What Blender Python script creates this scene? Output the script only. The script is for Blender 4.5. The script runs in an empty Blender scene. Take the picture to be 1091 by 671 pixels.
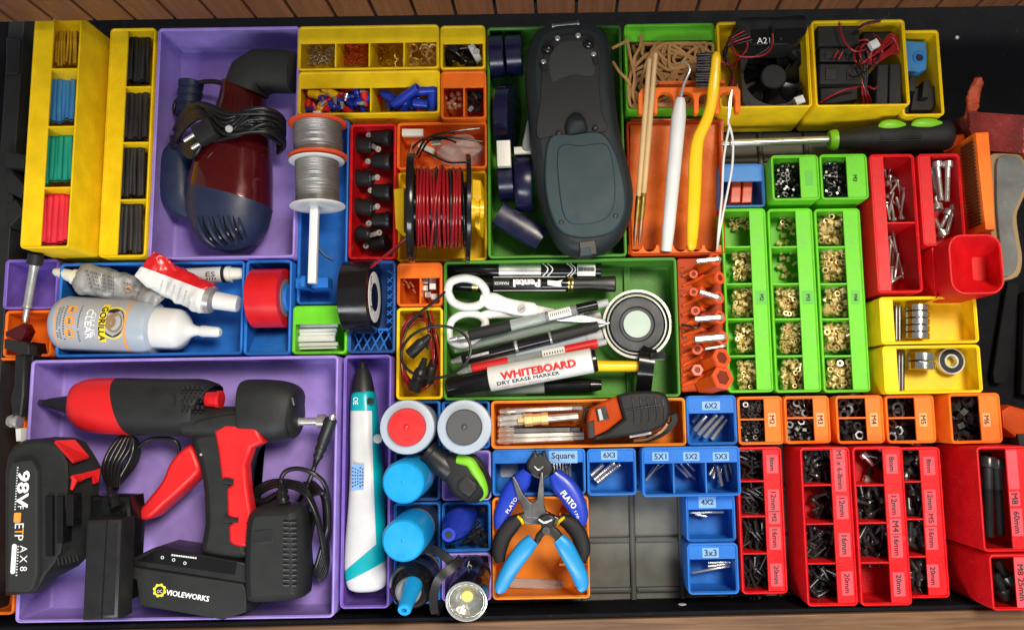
import bpy, bmesh, math, random
from mathutils.geometry import delaunay_2d_cdt
from mathutils import Vector, Matrix, noise
random.seed(7)
S = 0.001                                   # everything below is written in millimetres
scene = bpy.context.scene
col = scene.collection
# ---------------------------------------------------------------- camera model (photo pixels 1091 x 671)
PW, PH = 1091, 671
F, PX, PY, TH, PSI, CZ = 868.0, 605.0, 335.0, math.radians(6.9), -0.0165, 725.0
RC = Matrix.Rotation(PSI, 3, 'Z') @ Matrix.Rotation(TH, 3, 'X')
def at(px, py, z):
    d = RC @ Vector(((px - PX) / F, -(py - PY) / F, -1.0))
    t = (z - CZ) / d.z
    return Vector((d.x * t, d.y * t, z))
def PT(l): return [at(*p) for p in l]
def PO(pts, z): return [at(p[0], p[1], z).xy for p in pts]
def mmpx(z): return (CZ - z) / F           # millimetres per photo pixel at height z
# ---------------------------------------------------------------- materials
M = {}
def mat(name, c, rough=.45, metal=0., bump=0., bscale=900., layer=0., trans=0., spec=.5, var=.0, ior=1.45, emit=None, alpha=1., coat=0.):
    m = bpy.data.materials.new(name); m.use_nodes = True
    nt = m.node_tree; b = nt.nodes['Principled BSDF']
    b.inputs['Base Color'].default_value = (*c, 1); b.inputs['Roughness'].default_value = rough
    b.inputs['Metallic'].default_value = metal; b.inputs['IOR'].default_value = ior
    b.inputs['Transmission Weight'].default_value = trans; b.inputs['Specular IOR Level'].default_value = spec
    b.inputs['Coat Weight'].default_value = coat
    b.inputs['Alpha'].default_value = alpha
    if emit: b.inputs['Emission Color'].default_value = (*emit[0], 1); b.inputs['Emission Strength'].default_value = emit[1]
    tc = nt.nodes.new('ShaderNodeTexCoord')
    n1 = nt.nodes.new('ShaderNodeTexNoise'); n1.inputs['Scale'].default_value = 55.; n1.inputs['Detail'].default_value = 6.
    nt.links.new(tc.outputs['Object'], n1.inputs['Vector'])
    if var:
        hs = nt.nodes.new('ShaderNodeMixRGB'); hs.blend_type = 'MULTIPLY'; hs.inputs[0].default_value = 1.
        r = nt.nodes.new('ShaderNodeMapRange'); r.inputs[1].default_value = .3; r.inputs[2].default_value = .7
        r.inputs[3].default_value = 1 - var; r.inputs[4].default_value = 1 + var * .6
        nt.links.new(n1.outputs['Fac'], r.inputs[0]); hs.inputs[1].default_value = (*c, 1)
        n3 = nt.nodes.new('ShaderNodeTexNoise'); n3.inputs['Scale'].default_value = 240.; n3.inputs['Detail'].default_value = 9.; n3.inputs['Roughness'].default_value = .7
        nt.links.new(tc.outputs['Object'], n3.inputs['Vector']); r3 = nt.nodes.new('ShaderNodeMapRange'); r3.inputs[1].default_value = .58; r3.inputs[2].default_value = .74; r3.inputs[4].default_value = min(.3, var * 1.1)
        nt.links.new(n3.outputs['Fac'], r3.inputs[0]); mx = nt.nodes.new('ShaderNodeMixRGB'); mx.inputs[2].default_value = (*[min(1., .25 + x * .9) if max(c) > .1 else x + .05 for x in c], 1)   # dust and scuffs
        nt.links.new(r3.outputs[0], mx.inputs[0]); nt.links.new(hs.outputs[0], mx.inputs[1])
        nt.links.new(r.outputs[0], hs.inputs[2]); nt.links.new(mx.outputs[0], b.inputs['Base Color'])
    rr = nt.nodes.new('ShaderNodeMapRange'); rr.inputs[1].default_value = .3; rr.inputs[2].default_value = .7
    rr.inputs[3].default_value = max(.02, rough - .1); rr.inputs[4].default_value = min(1, rough + .1)
    nt.links.new(n1.outputs['Fac'], rr.inputs[0]); nt.links.new(rr.outputs[0], b.inputs['Roughness'])
    if bump or layer:
        n2 = nt.nodes.new('ShaderNodeTexNoise'); n2.inputs['Scale'].default_value = bscale; n2.inputs['Detail'].default_value = 4.
        nt.links.new(tc.outputs['Object'], n2.inputs['Vector'])
        bp = nt.nodes.new('ShaderNodeBump'); bp.inputs['Strength'].default_value = bump; bp.inputs['Distance'].default_value = .0006
        nt.links.new(n2.outputs['Fac'], bp.inputs['Height'])
        if layer:
            mp = nt.nodes.new('ShaderNodeMapping'); mp.inputs['Rotation'].default_value = (0, 0, .78)
            nt.links.new(tc.outputs['Object'], mp.inputs['Vector'])
            w = nt.nodes.new('ShaderNodeTexWave'); w.bands_direction = 'Z'; w.inputs['Scale'].default_value = 240.
            w.inputs['Distortion'].default_value = 1.5; w.inputs['Detail Scale'].default_value = 3.
            nt.links.new(tc.outputs['Object'], w.inputs['Vector'])
            w2 = nt.nodes.new('ShaderNodeTexWave'); w2.bands_direction = 'X'; w2.inputs['Scale'].default_value = 300.
            nt.links.new(mp.outputs[0], w2.inputs['Vector'])
            ad = nt.nodes.new('ShaderNodeMath'); ad.operation = 'MULTIPLY_ADD'; ad.inputs[1].default_value = .35
            nt.links.new(w2.outputs['Fac'], ad.inputs[0]); nt.links.new(w.outputs['Fac'], ad.inputs[2])
            b2 = nt.nodes.new('ShaderNodeBump'); b2.inputs['Strength'].default_value = layer; b2.inputs['Distance'].default_value = .00025
            nt.links.new(ad.outputs[0], b2.inputs['Height']); nt.links.new(bp.outputs[0], b2.inputs['Normal'])
            nt.links.new(b2.outputs[0], b.inputs['Normal'])
        else:
            nt.links.new(bp.outputs[0], b.inputs['Normal'])
    M[name] = m
    return m
def printed(name, c, rough=.42): return mat(name, c, rough, bump=.2, bscale=420, layer=.6, var=.15, spec=.28)
printed('yellow', (.88, .585, .006)); printed('purple', (.35, .245, .68)); printed('deep_purple', (.20, .115, .50)); printed('blue', (.018, .15, .54))
printed('pale_blue', (.06, .23, .60)); printed('red', (.58, .005, .009)); printed('orange', (.84, .155, .010)); printed('tan_orange', (.78, .22, .016))
printed('lime', (.13, .55, .02)); printed('green', (.075, .26, .03)); printed('navy_blue', (.03, .10, .34)); printed('hex_orange', (.40, .045, .004)); M['hex_orange'].node_tree.nodes['Principled BSDF'].inputs['Specular IOR Level'].default_value = .12; mat('orange_gloss', (.80, .15, .008), .28, bump=.15, bscale=260, var=.15)
mat('black', (.012, .012, .013), .4, bump=.1); mat('black_rubber', (.012, .012, .013), .6, bump=.35, bscale=1500, spec=.35, var=.15); mat('dark_plastic', (.016, .017, .0175), .5, bump=.3, bscale=2500, var=.15, spec=.35)
mat('soft_black', (.016, .017, .016), .75, bump=.2); mat('gloss_black', (.006, .006, .007), .18); mat('cable', (.010, .010, .011), .3)
mat('steel', (.56, .55, .53), .3, .72, var=.15); mat('bright_steel', (.66, .66, .65), .24, .72, var=.1); mat('dark_steel', (.16, .16, .165), .38, 1., var=.2); mat('screw_black', (.055, .055, .058), .28, .6, var=.2)
mat('chrome', (.62, .62, .61), .2, 1., var=.1); mat('brass', (.90, .69, .31), .34, .5, var=.15); mat('gold', (.62, .42, .12), .3, 1.); mat('copper', (.72, .36, .2), .3, 1.)
mat('white', (.66, .67, .66), .4, var=.05); mat('off_white', (.72, .70, .62), .45, var=.06); mat('white_gloss', (.70, .71, .71), .2)
mat('solder', (.36, .35, .335), .42, .75, var=.2); mat('grey', (.18, .185, .19), .5, var=.1); mat('tube_silver', (.30, .30, .30), .5, .35, bump=.3, bscale=300, var=.2); mat('light_grey', (.42, .43, .44), .45, var=.1)
mat('signal_red', (.62, .012, .014), .4, bump=.15, bscale=1800); mat('tape_red', (.58, .01, .014), .3, var=.06); mat('orange_red', (.70, .08, .02), .4, var=.08); mat('tube_red', (.75, .03, .06), .5, var=.06); mat('wire_red', (.25, .007, .011), .22)
mat('tube_blue', (.05, .25, .60), .5, var=.08); mat('tube_green', (.01, .33, .25), .5, var=.08); mat('tube_black', (.022, .022, .023), .45, var=.1); mat('tube_yellow', (.75, .48, .03), .4)
mat('cyan', (.008, .30, .66), .3, var=.08); mat('handle_cyan', (.014, .25, .55), .35, bump=.05, var=.06); mat('royal', (.012, .04, .42), .3); mat('teal', (.0, .34, .40), .32, var=.06); mat('navy', (.013, .021, .058), .45, bump=.2, bscale=1200, var=.1)
mat('tape_navy', (.006, .0065, .034), .25, var=.1); mat('meter', (.021, .043, .054), .5, bump=.25, bscale=2600, var=.1, spec=.35); mat('meter_dark', (.011, .017, .020), .52, bump=.3, bscale=2600, spec=.35, var=.12); mat('meter_lens', (.035, .040, .038), .4, spec=.35)
mat('maroon', (.075, .004, .006), .14, .25, var=.08, coat=.6); mat('band', (.40, .21, .07), .55, var=.15); mat('beech', (.62, .42, .20), .45, var=.15)
mat('clear', (.80, .84, .86), .18, trans=.75); mat('dark_grey', (.06, .063, .066), .5, var=.05); mat('frost', (.46, .54, .64), .38, trans=.25, var=.05); mat('film', (.75, .78, .78), .2, alpha=.35); mat('clear_orange', (.9, .55, .4), .2, trans=.5)
mat('bottle_grey', (.38, .40, .43), .35, var=.06); mat('paper', (.76, .76, .74), .6, var=.05); mat('ink', (.012, .012, .014), .6); mat('ink_red', (.62, .02, .02), .5); mat('ink_white', (.85, .85, .85), .5); mat('ink_orange', (.85, .33, .05), .5); mat('ink_yellow', (.85, .68, .03), .5); mat('ink_grey', (.33, .33, .34), .6)
mat('label_pink', (.64, .075, .095), .3); mat('label_orange', (.88, .34, .16), .25); mat('label_green', (.13, .46, .08), .6, spec=.2); mat('label_blue', (.20, .38, .70), .25)
mat('lime_accent', (.19, .52, .015), .4); mat('dark_matte', (.006, .006, .0065), .8, spec=.15); mat('tooth_dark', (.10, .03, .006), .6); mat('brush_yellow', (.85, .52, .005), .3); mat('bore_shade', (.16, .018, .003), .6, var=.1); mat('rack_orange', (.58, .075, .006), .4, bump=.2, var=.12, spec=.2); mat('grit_grey', (.14, .145, .14), .9, bump=1., bscale=1800, var=.3); mat('grit_red', (.20, .022, .020), .95, bump=1., bscale=900, var=.5); mat('foam_tan', (.27, .18, .09), .8, bump=.4)
mat('insert_blue', (.03, .22, .62), .4); mat('amber', (.55, .25, .03), .3); mat('rust_orange', (.40, .055, .012), .6, bump=.6, bscale=700, var=.3); mat('lens', (.42, .42, .38), .25, .8, bump=.9, bscale=260, var=.2); mat('pen_white', (.58, .58, .60), .35, var=.06); mat('ring_steel', (.24, .235, .22), .32, .9); mat('disc_black', (.028, .032, .040), .5, bump=.1); mat('plate_rib', (.055, .057, .055), .5); mat('led', (.60, .52, .12), .4); mat('pale_disc', (.40, .50, .44), .5); mat('drab', (.62, .60, .52), .5)
mat('plate_grey', (.095, .095, .085), .55, bump=.2, layer=.3, var=.25); mat('drawer_black', (.0035, .0038, .006), .7, bump=.2, var=.2, spec=.12)
def wood(name, c0, c1, axis, sc):
    m = mat(name, c0, .5)
    nt = m.node_tree; b = nt.nodes['Principled BSDF']; tc = nt.nodes['Texture Coordinate']
    mp = nt.nodes.new('ShaderNodeMapping'); s = [sc, sc, sc]; s[axis] = sc * .05; mp.inputs['Scale'].default_value = s
    n = nt.nodes.new('ShaderNodeTexNoise'); n.inputs['Scale'].default_value = 1.; n.inputs['Detail'].default_value = 8.; n.inputs['Distortion'].default_value = .6
    cr = nt.nodes.new('ShaderNodeValToRGB'); cr.color_ramp.elements[0].position = .33; cr.color_ramp.elements[1].position = .66
    cr.color_ramp.elements[0].color = (*c0, 1); cr.color_ramp.elements[1].color = (*c1, 1)
    nt.links.new(tc.outputs['Object'], mp.inputs[0]); nt.links.new(mp.outputs[0], n.inputs['Vector']); nt.links.new(n.outputs['Fac'], cr.inputs[0]); nt.links.new(cr.outputs[0], b.inputs['Base Color'])
    bp = nt.nodes.new('ShaderNodeBump'); bp.inputs['Strength'].default_value = .2; bp.inputs['Distance'].default_value = .0005
    nt.links.new(n.outputs['Fac'], bp.inputs['Height']); nt.links.new(bp.outputs[0], b.inputs['Normal'])
wood('slat_wood', (.15, .058, .025), (.21, .086, .038), 2, 260.); wood('oak', (.085, .040, .017), (.17, .086, .037), 0, 300.)
# ---------------------------------------------------------------- mesh builder
def catmull(pts, n=6, closed=False):
    pts = [Vector(p) for p in pts]; out = []; k = len(pts)
    for i in range(k if closed else k - 1):
        g = (lambda j: pts[j % k]) if closed else (lambda j: pts[min(max(j, 0), k - 1)])
        p0, p1, p2, p3 = g(i - 1), g(i), g(i + 1), g(i + 2)
        for j in range(n):
            t = j / n
            out.append(.5 * ((2 * p1) + (p2 - p0) * t + (2 * p0 - 5 * p1 + 4 * p2 - p3) * t * t + (3 * p1 - p0 - 3 * p2 + p3) * t ** 3))
    if not closed: out.append(pts[-1])
    return out
def rrect(x0, x1, y0, y1, r, n=4):
    r = min(r, (x1 - x0) / 2 - .01, (y1 - y0) / 2 - .01); o = []
    for cx, cy, a0 in ((x1 - r, y1 - r, 0), (x0 + r, y1 - r, 90), (x0 + r, y0 + r, 180), (x1 - r, y0 + r, 270)):
        for i in range(n + 1):
            a = math.radians(a0 + 90 * i / n); o.append(Vector((cx + r * math.cos(a), cy + r * math.sin(a))))
    return o
def area2(o): return sum(o[i].x * o[(i + 1) % len(o)].y - o[(i + 1) % len(o)].x * o[i].y for i in range(len(o)))
def inset(o, d):
    k = len(o); out = []
    for i in range(k):
        a, b, c = o[i - 1], o[i], o[(i + 1) % k]
        n1 = Vector((-(b - a).y, (b - a).x)); n2 = Vector((-(c - b).y, (c - b).x))
        if n1.length < 1e-6: n1 = n2
        if n2.length < 1e-6: n2 = n1
        if n1.length < 1e-6: out.append(b.copy()); continue
        n1.normalize(); n2.normalize(); m = n1 + n2
        if m.length < .3: m = n1
        m.normalize(); out.append(b + m * (d / max(.45, m.dot(n1))))
    return out
def frame(d):
    d = d.normalized(); up = Vector((0, 0, 1))
    if abs(d.z) > .98: up = Vector((0, 1, 0))
    u = up.cross(d).normalized(); return u, d.cross(u).normalized()
_txt = {}
def text_geo(s, bold=True):
    if s not in _txt:
        c = bpy.data.curves.new('t', 'FONT'); c.body = s; c.size = 1.; c.align_x = 'CENTER'; c.align_y = 'CENTER'; c.resolution_u = 2
        if bold: c.offset = .0
        o = bpy.data.objects.new('t', c); col.objects.link(o)
        me = bpy.data.meshes.new_from_object(o.evaluated_get(bpy.context.evaluated_depsgraph_get()))
        vs = [v.co.copy() for v in me.vertices]; fs = [tuple(p.vertices) for p in me.polygons]
        bpy.data.objects.remove(o); bpy.data.curves.remove(c); bpy.data.meshes.remove(me)
        if vs:
            xs = [v.x for v in vs]; ys = [v.y for v in vs]; cx, cy = (min(xs) + max(xs)) / 2, (min(ys) + max(ys)) / 2
            w, h = max(xs) - min(xs), max(ys) - min(ys); vs = [((v.x - cx), (v.y - cy)) for v in vs]
        else: w = h = 1
        _txt[s] = (vs, fs, w, h)
    return _txt[s]
class MB:
    def __init__(s): s.v = []; s.f = []; s.flat = set()
    def add(s, vs, fs):
        k = len(s.v); s.v += [Vector(v) for v in vs]; s.f += [tuple(i + k for i in f) for f in fs]; return s
    def rings(s, rs, c0=True, c1=True):
        n = len(rs[0]); vs = [v for r in rs for v in r]; fs = []
        for i in range(len(rs) - 1):
            for j in range(n):
                a, b = i * n + j, i * n + (j + 1) % n
                fs.append((a, b, b + n, a + n))
        if c0: fs.append(tuple(reversed(range(n))))
        if c1: fs.append(tuple(range((len(rs) - 1) * n, len(rs) * n)))
        return s.add(vs, fs)
    def prism(s, o, z0, z1, ch=.5, bot=0.):
        o = [Vector((p[0], p[1])) for p in o]
        o = [p for i, p in enumerate(o) if (p - o[i - 1]).length > .04]
        if area2(o) < 0: o.reverse()
        def lift(q, z): return [Vector((p.x, p.y, z)) for p in q]
        rs = []
        if bot: rs += [lift(inset(o, bot), z0), lift(o, z0 + bot)]
        else: rs.append(lift(o, z0))
        if ch: rs += [lift(o, z1 - ch), lift(inset(o, ch * .35), z1 - ch * .3), lift(inset(o, ch), z1)]
        else: rs.append(lift(o, z1))
        return s.rings(rs, c0=True, c1=False).cap([p.xy for p in rs[-1]], z1)
    def cap(s, q, z1):                              # flat triangulated lid on an outline
        k = len(q); v2, e2, f2 = delaunay_2d_cdt(q, [], [list(range(k))], 1, 1e-4)[:3]
        b0 = len(s.f); s.add([Vector((p.x, p.y, z1)) for p in v2], [f if area2([v2[i] for i in f]) > 0 else tuple(reversed(f)) for f in f2])
        s.flat.update(range(b0, len(s.f)))
        return s
    def box(s, x0, x1, y0, y1, z0, z1, r=.6, ch=.3):
        if x0 > x1: x0, x1 = x1, x0
        if y0 > y1: y0, y1 = y1, y0
        return s.prism(rrect(x0, x1, y0, y1, r, 2), z0, z1, ch)
    def obox(s, a, b, w, h, r=.5):                # a bar from a to b, w wide (horizontal), h high
        u, v = frame(b - a); o = rrect(-w / 2, w / 2, -h / 2, h / 2, r, 2)
        return s.rings([[p + u * q.x + v * q.y for q in o] for p in (a, b)])
    def lathe(s, a, b, prof, n=20, ax=None):
        d = b - a; u, v = frame(d); rs = []
        for f, r in prof:
            c = a + d * f
            rs.append([c + (u * math.cos(t) + v * math.sin(t)) * max(r, .01) for t in (2 * math.pi * i / n for i in range(n))])
        return s.rings(rs)
    def tube(s, pts, r, n=8, sm=5):
        pts = catmull(pts, sm) if sm and len(pts) > 2 else [Vector(p) for p in pts]
        rs = []; u = None
        for i, p in enumerate(pts):
            d = (pts[min(i + 1, len(pts) - 1)] - pts[max(i - 1, 0)])
            if d.length < 1e-6: continue
            d.normalize()
            if u is None: u, w = frame(d)
            u = (u - d * u.dot(d)); u = u.normalized() if u.length > 1e-4 else frame(d)[0]
            w = d.cross(u)
            rr = r(i / (len(pts) - 1)) if callable(r) else r
            rs.append([p + (u * math.cos(t) + w * math.sin(t)) * rr for t in (2 * math.pi * k / n for k in range(n))])
        return s.rings(rs)
    def strap(s, pts, w, h, sm=5, up=None):        # flat band along a path
        pts = catmull(pts, sm); rs = []
        for i, p in enumerate(pts):
            d = (pts[min(i + 1, len(pts) - 1)] - pts[max(i - 1, 0)]).normalized(); u, v = frame(d)
            if up is not None: u = up.cross(d).normalized(); v = d.cross(u)
            rs.append([p + u * x * w / 2 + v * y * h / 2 for x, y in ((-1, -1), (1, -1), (1, 1), (-1, 1))])
        return s.rings(rs)
    def loft(s, secs, e=2., n=24, sm=4, test=None, other=None):   # secs: (centre, half width, half height); section superellipse
        if sm > 1:
            c = catmull([q[0] for q in secs], sm); k = catmull([Vector((q[1], q[2], 0)) for q in secs], sm)
            secs = [(a, max(b.x, .05), max(b.y, .05)) for a, b in zip(c, k)]
        rs = []
        for i, (c, w, h) in enumerate(secs):
            d = (secs[min(i + 1, len(secs) - 1)][0] - secs[max(i - 1, 0)][0]); u, v = frame(d); r = []
            for k in range(n):
                t = 2 * math.pi * k / n; ct, st = math.cos(t), math.sin(t)
                r.append(c + u * w * math.copysign(abs(ct) ** (2 / e), ct) + v * h * math.copysign(abs(st) ** (2 / e), st))
            rs.append(r)
        if test is None: return s.rings(rs)
        t_ = MB().rings(rs)
        for f in t_.f:
            c = sum((t_.v[i] for i in f), Vector()) / len(f)
            (other if test(c) else s).add([t_.v[i] for i in f], [tuple(range(len(f)))])
        return s
    def ring(s, c, r0, r1, z0, z1, n=28, hexa=0):  # washer / nut / ring about a vertical axis
        def circ(r, z, k=0): return [Vector((c[0] + r * math.cos(2 * math.pi * i / n), c[1] + r * math.sin(2 * math.pi * i / n), z)) for i in range(n)]
        rs = [circ(r1, z0), circ(r1, z1 - .2), circ(r1 - .2, z1), circ(r0 + .2, z1), circ(r0, z1 - .2), circ(r0, z0)]
        return s.rings(rs + [rs[0]], False, False)
    def text(s, t, c, xd, w=None, h=None, nrm=None, wrap=None, lift=0., bold=0.):
        if bold:
            for i, (dx, dy) in enumerate(((-1, .5), (-.35, -.5), (.35, .5), (1, -.5))):
                x_ = xd.normalized(); n_ = (nrm or Vector((0, 0, 1))).normalized(); s.text(t, c + x_ * dx * bold + n_.cross(x_) * dy * bold, xd, w, h, nrm, wrap, lift + .015 * i)
            return s
        vs, fs, tw, th = text_geo(t)
        if wrap: lift += ((h or w * th / tw) ** 2) / (8 * wrap)
        xd = xd.normalized(); nrm = (nrm or Vector((0, 0, 1))).normalized(); yd = nrm.cross(xd).normalized()
        kx = w / tw if w else h / th; ky = h / th if h else kx
        out = []
        for x, y in vs:
            x *= kx; y *= ky
            if wrap: a = y / wrap; out.append(c + xd * x + yd * (wrap * math.sin(a)) + nrm * (wrap * (math.cos(a) - 1) + lift))
            else: out.append(c + xd * x + yd * y + nrm * lift)
        return s.add(out, fs)
    def xf(s, m): s.v = [m @ v for v in s.v]; return s
    def build(s, name, m, parent=None, ang=35, origin=None, kind=None):
        if origin is None: origin = Vector(parent['om']) if parent is not None else s.base()
        me = bpy.data.meshes.new(name)
        me.from_pydata([(v - origin) * S for v in s.v], [], s.f); me.update()
        if ang:
            me.shade_smooth()
            for i in s.flat: me.polygons[i].use_smooth = False
            me.set_sharp_from_angle(angle=math.radians(ang))
        me.materials.append(M[m]); o = bpy.data.objects.new(name, me); col.objects.link(o)
        o['om'] = list(origin)
        if parent is not None: o.parent = parent
        else: o.location = origin * S
        if kind: o['kind'] = kind
        return o
    def base(s):
        xs = [v.x for v in s.v]; ys = [v.y for v in s.v]
        return Vector(((min(xs) + max(xs)) / 2, (min(ys) + max(ys)) / 2, min(v.z for v in s.v)))
    def solo(s, name, m, label, cat, group=None, ang=35):
        o = s.build(name, m, None, ang); tag(o, label, cat, group); return o
    def cut(s, p, n):
        """keep the side of the plane the normal points away from; return the other side"""
        out = []
        for sg in (1, -1):
            bm = bmesh.new(); vs = [bm.verts.new(v) for v in s.v]
            for f in s.f:
                try: bm.faces.new([vs[i] for i in f])
                except ValueError: pass
            bmesh.ops.bisect_plane(bm, geom=bm.verts[:] + bm.edges[:] + bm.faces[:], plane_co=p, plane_no=n * sg, clear_outer=True)
            bm.verts.index_update(); q = MB(); q.v = [v.co.copy() for v in bm.verts]; q.f = [tuple(v.index for v in f.verts) for f in bm.faces]; bm.free(); out.append(q)
        s.v, s.f, s.flat = out[0].v, out[0].f, set()
        return out[1]
    def crumple(s, amp, sc, seed=0.):               # dents and folds: vertices moved along a noise field
        o = Vector((seed, seed * 2, 0)); s.v = [v + noise.noise_vector(v * sc + o) * amp + noise.noise_vector(v * sc * 2.7 + o) * amp * .45 for v in s.v]; return s
    def grid(s, c, nu, nv, amp, sc, t=3.):          # rough sheet between four pixel corners (px, py, z), with depth t
        a, b, d, e = PT(c); vs = []; fs = []
        for j in range(nv + 1):
            for i in range(nu + 1):
                u, v = i / nu, j / nv; p = (a * (1 - u) + b * u) * (1 - v) + (e * (1 - u) + d * u) * v; q = noise.noise(p * sc) + .6 * noise.noise(p * sc * 3.1)
                vs.append(p + Vector((q * amp * .5 * (1 if 0 < i < nu else 2), -q * amp * .5, q * amp)))
        k = len(vs); vs += [p - Vector((0, 0, t)) for p in vs]; w = nu + 1
        for j in range(nv):
            for i in range(nu): f = (j * w + i, (j + 1) * w + i, (j + 1) * w + i + 1, j * w + i + 1); fs += [f, tuple(x + k for x in reversed(f))]
        rim = [i for i in range(nu)] + [nu + j * w for j in range(nv)] + [nv * w + i for i in range(nu, 0, -1)] + [j * w for j in range(nv, 0, -1)]
        for x, y in zip(rim, rim[1:] + rim[:1]): fs.append((x, y, y + k, x + k))
        return s.add(vs, fs)
    def slab(s, pts, t):                            # thin plate whose corners each have their own height (px, py, z)
        a = PT(pts); n = (a[1] - a[0]).cross(a[-1] - a[0]).normalized(); n = n if n.z > 0 else -n
        return s.rings([[p - n * t for p in a], a])
    def weld(s, tol=.001):
        seen = {}; mp = []; nv = []
        for v in s.v:
            k = (round(v.x / tol), round(v.y / tol), round(v.z / tol))
            if k not in seen: seen[k] = len(nv); nv.append(v)
            mp.append(seen[k])
        s.v = nv; s.f = [tuple(mp[i] for i in f) for f in s.f]; return s
def tag(o, label, cat, group=None):
    o['label'] = label; o['category'] = cat
    if group: o['group'] = group
    return o
def T(name, label, cat, origin, group=None):
    o = bpy.data.objects.new(name, None); col.objects.link(o); o.empty_display_size = .005
    origin = Vector(origin); o.location = origin * S; o['om'] = list(origin); return tag(o, label, cat, group)
X, Y, Z = Vector((1, 0, 0)), Vector((0, 1, 0)), Vector((0, 0, 1))
# ---------------------------------------------------------------- storage bins
BINS = []
def bin_(label, c, rect, zr, ledge=None, dy=(), dx=(), labels=(), floor=8., name='storage_bin', group=None, z0=5.2, lip=2.4, dyr=None, lm=None, ctx=None, r=3.6, cat='bin'):
    l, t, rr, b = rect; xm, ym = (l + rr) / 2, (t + b) / 2
    x0, x1 = at(l, ym, zr).x, at(rr, ym, zr).x; y1, y0 = at(xm, t, zr).y, at(xm, b, zr).y
    th = T(name, label, cat, ((x0 + x1) / 2, (y0 + y1) / 2, z0), group)
    o = rrect(x0, x1, y0, y1, r)
    def L(d, z): return [Vector((p.x, p.y, z)) for p in (inset(o, d) if d else o)]
    m = MB(); w = 1.5
    m.rings([L(1.4, z0), L(.0, z0 + 1.6), L(0, zr - .7), L(.25, zr - .2), L(.8, zr), L(1.3, zr), L(lip, zr - 1.3), L(w, zr - 3.2), L(w, floor + 2.6), L(w + .9, floor + .8), L(w + 2.6, floor)], True, False); m.cap(inset(o, w + 2.6), floor)
    m.build('body', c, th, ang=40)
    xi0, xi1, yi0, yi1 = x0 + w - .3, x1 - w + .3, y0 + w - .3, y1 - w + .3
    ed = None
    if ledge:
        side, p = ledge
        if side == 'l': ed = at(p, ym, zr).x; q = (xi0, ed, yi0, yi1)
        elif side == 'r': ed = at(p, ym, zr).x; q = (ed, xi1, yi0, yi1)
        else: ed = at(xm, p, zr).y; q = (xi0, xi1, ed, yi1)
        sh = MB().box(*q, zr - 2.6, zr - 1., r=1.5, ch=.25); sh.build('label_shelf', c, th)
        # gusset below the shelf
    for p in dy:
        yy = at(xm, p, zr).y; MB().box(xi0, xi1, yy - .65, yy + .65, floor - .5, zr - 1.75, r=.3, ch=.2).build('divider', c, th)
    for p in dx:
        xx = at(p, ym, zr).x; MB().box(xx - .65, xx + .65, yi0, yi1, floor - .5, zr - 1.75, r=.3, ch=.2).build('divider', c, th)
    for lb in labels:
        s, (cx, cy), wd, vert, plate = lb[:5]; ink = lb[5] if len(lb) > 5 else 'ink'
        cz = zr - 1.; ce = at(cx, cy, cz); k = mmpx(cz)
        xd = -Y if vert else X
        if plate:
            hw, hh = plate[0] * k / 2, plate[1] * k / 2
            pl = MB().box(ce.x - hw, ce.x + hw, ce.y - hh, ce.y + hh, cz + .02, cz + .22, r=.3, ch=0).build('label', plate[2], th)
        else: pl = th
        if s: MB().text(s, Vector((ce.x, ce.y, cz)), xd, w=wd * k, lift=.32, bold=.16).build('lettering', ink, pl, ang=0)
    BINS.append((label, x0, x1, y0, y1, zr))
    return dict(o=th, x0=x0, x1=x1, y0=y0, y1=y1, z=zr, floor=floor)
# ---------------------------------------------------------------- heaps of small pieces
STUFF = {}
PROTO = {}
def proto_screw(L, d, hr, hh, n=8, sock=True):
    m = MB(); a, b = Vector((-L / 2, 0, 0)), Vector((L / 2, 0, 0)); k = hh / L
    if sock:
        m.lathe(a, b, [(k * .55, hr * .5), (-.0, hr * .55), (0, hr * .92), (k * .12, hr), (k, hr), (k + .001, d / 2), (.97, d / 2), (1, d / 2 * .7)], n)
    else: m.lathe(a, b, [(0, hr * .92), (k * .12, hr), (k, hr), (k + .001, d / 2), (.97, d / 2), (1, d / 2 * .7)], n)
    return m
def proto_ring(r0, r1, h, n=10):
    return MB().ring((0, 0), r0, r1, -h / 2, h / 2, n)
def proto_nut(r0, r1, h):
    m = MB(); n = 12
    def hx(r, z): return [Vector((r * math.cos(math.pi * i / 6) * (1 if i % 2 == 0 else .866), r * math.sin(math.pi * i / 6) * (1 if i % 2 == 0 else .866), z)) for i in range(n)]
    def ci(r, z): return [Vector((r * math.cos(math.pi * i / 6), r * math.sin(math.pi * i / 6), z)) for i in range(n)]
    rs = [hx(r1, -h / 2), hx(r1, h / 2), ci(r0 * 1.15, h / 2), ci(r0, h / 2 - .3), ci(r0, -h / 2), hx(r1, -h / 2)]
    return m.rings(rs, False, False)
def proto_insert(r, L):
    m = MB(); n = 12
    def ci(q, z): return [Vector((q * math.cos(math.pi * i / 6), q * math.sin(math.pi * i / 6), z)) for i in range(n)]
    h = L / 2; i = r * .58
    rs = [ci(i, -h), ci(r * .9, -h), ci(r, -h * .85), ci(r, -h * .2), ci(r * .8, -h * .15), ci(r * .8, h * .2), ci(r, h * .25), ci(r, h * .9), ci(r * .92, h), ci(i, h), ci(i, -h)]
    return m.rings(rs, False, False)
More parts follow.
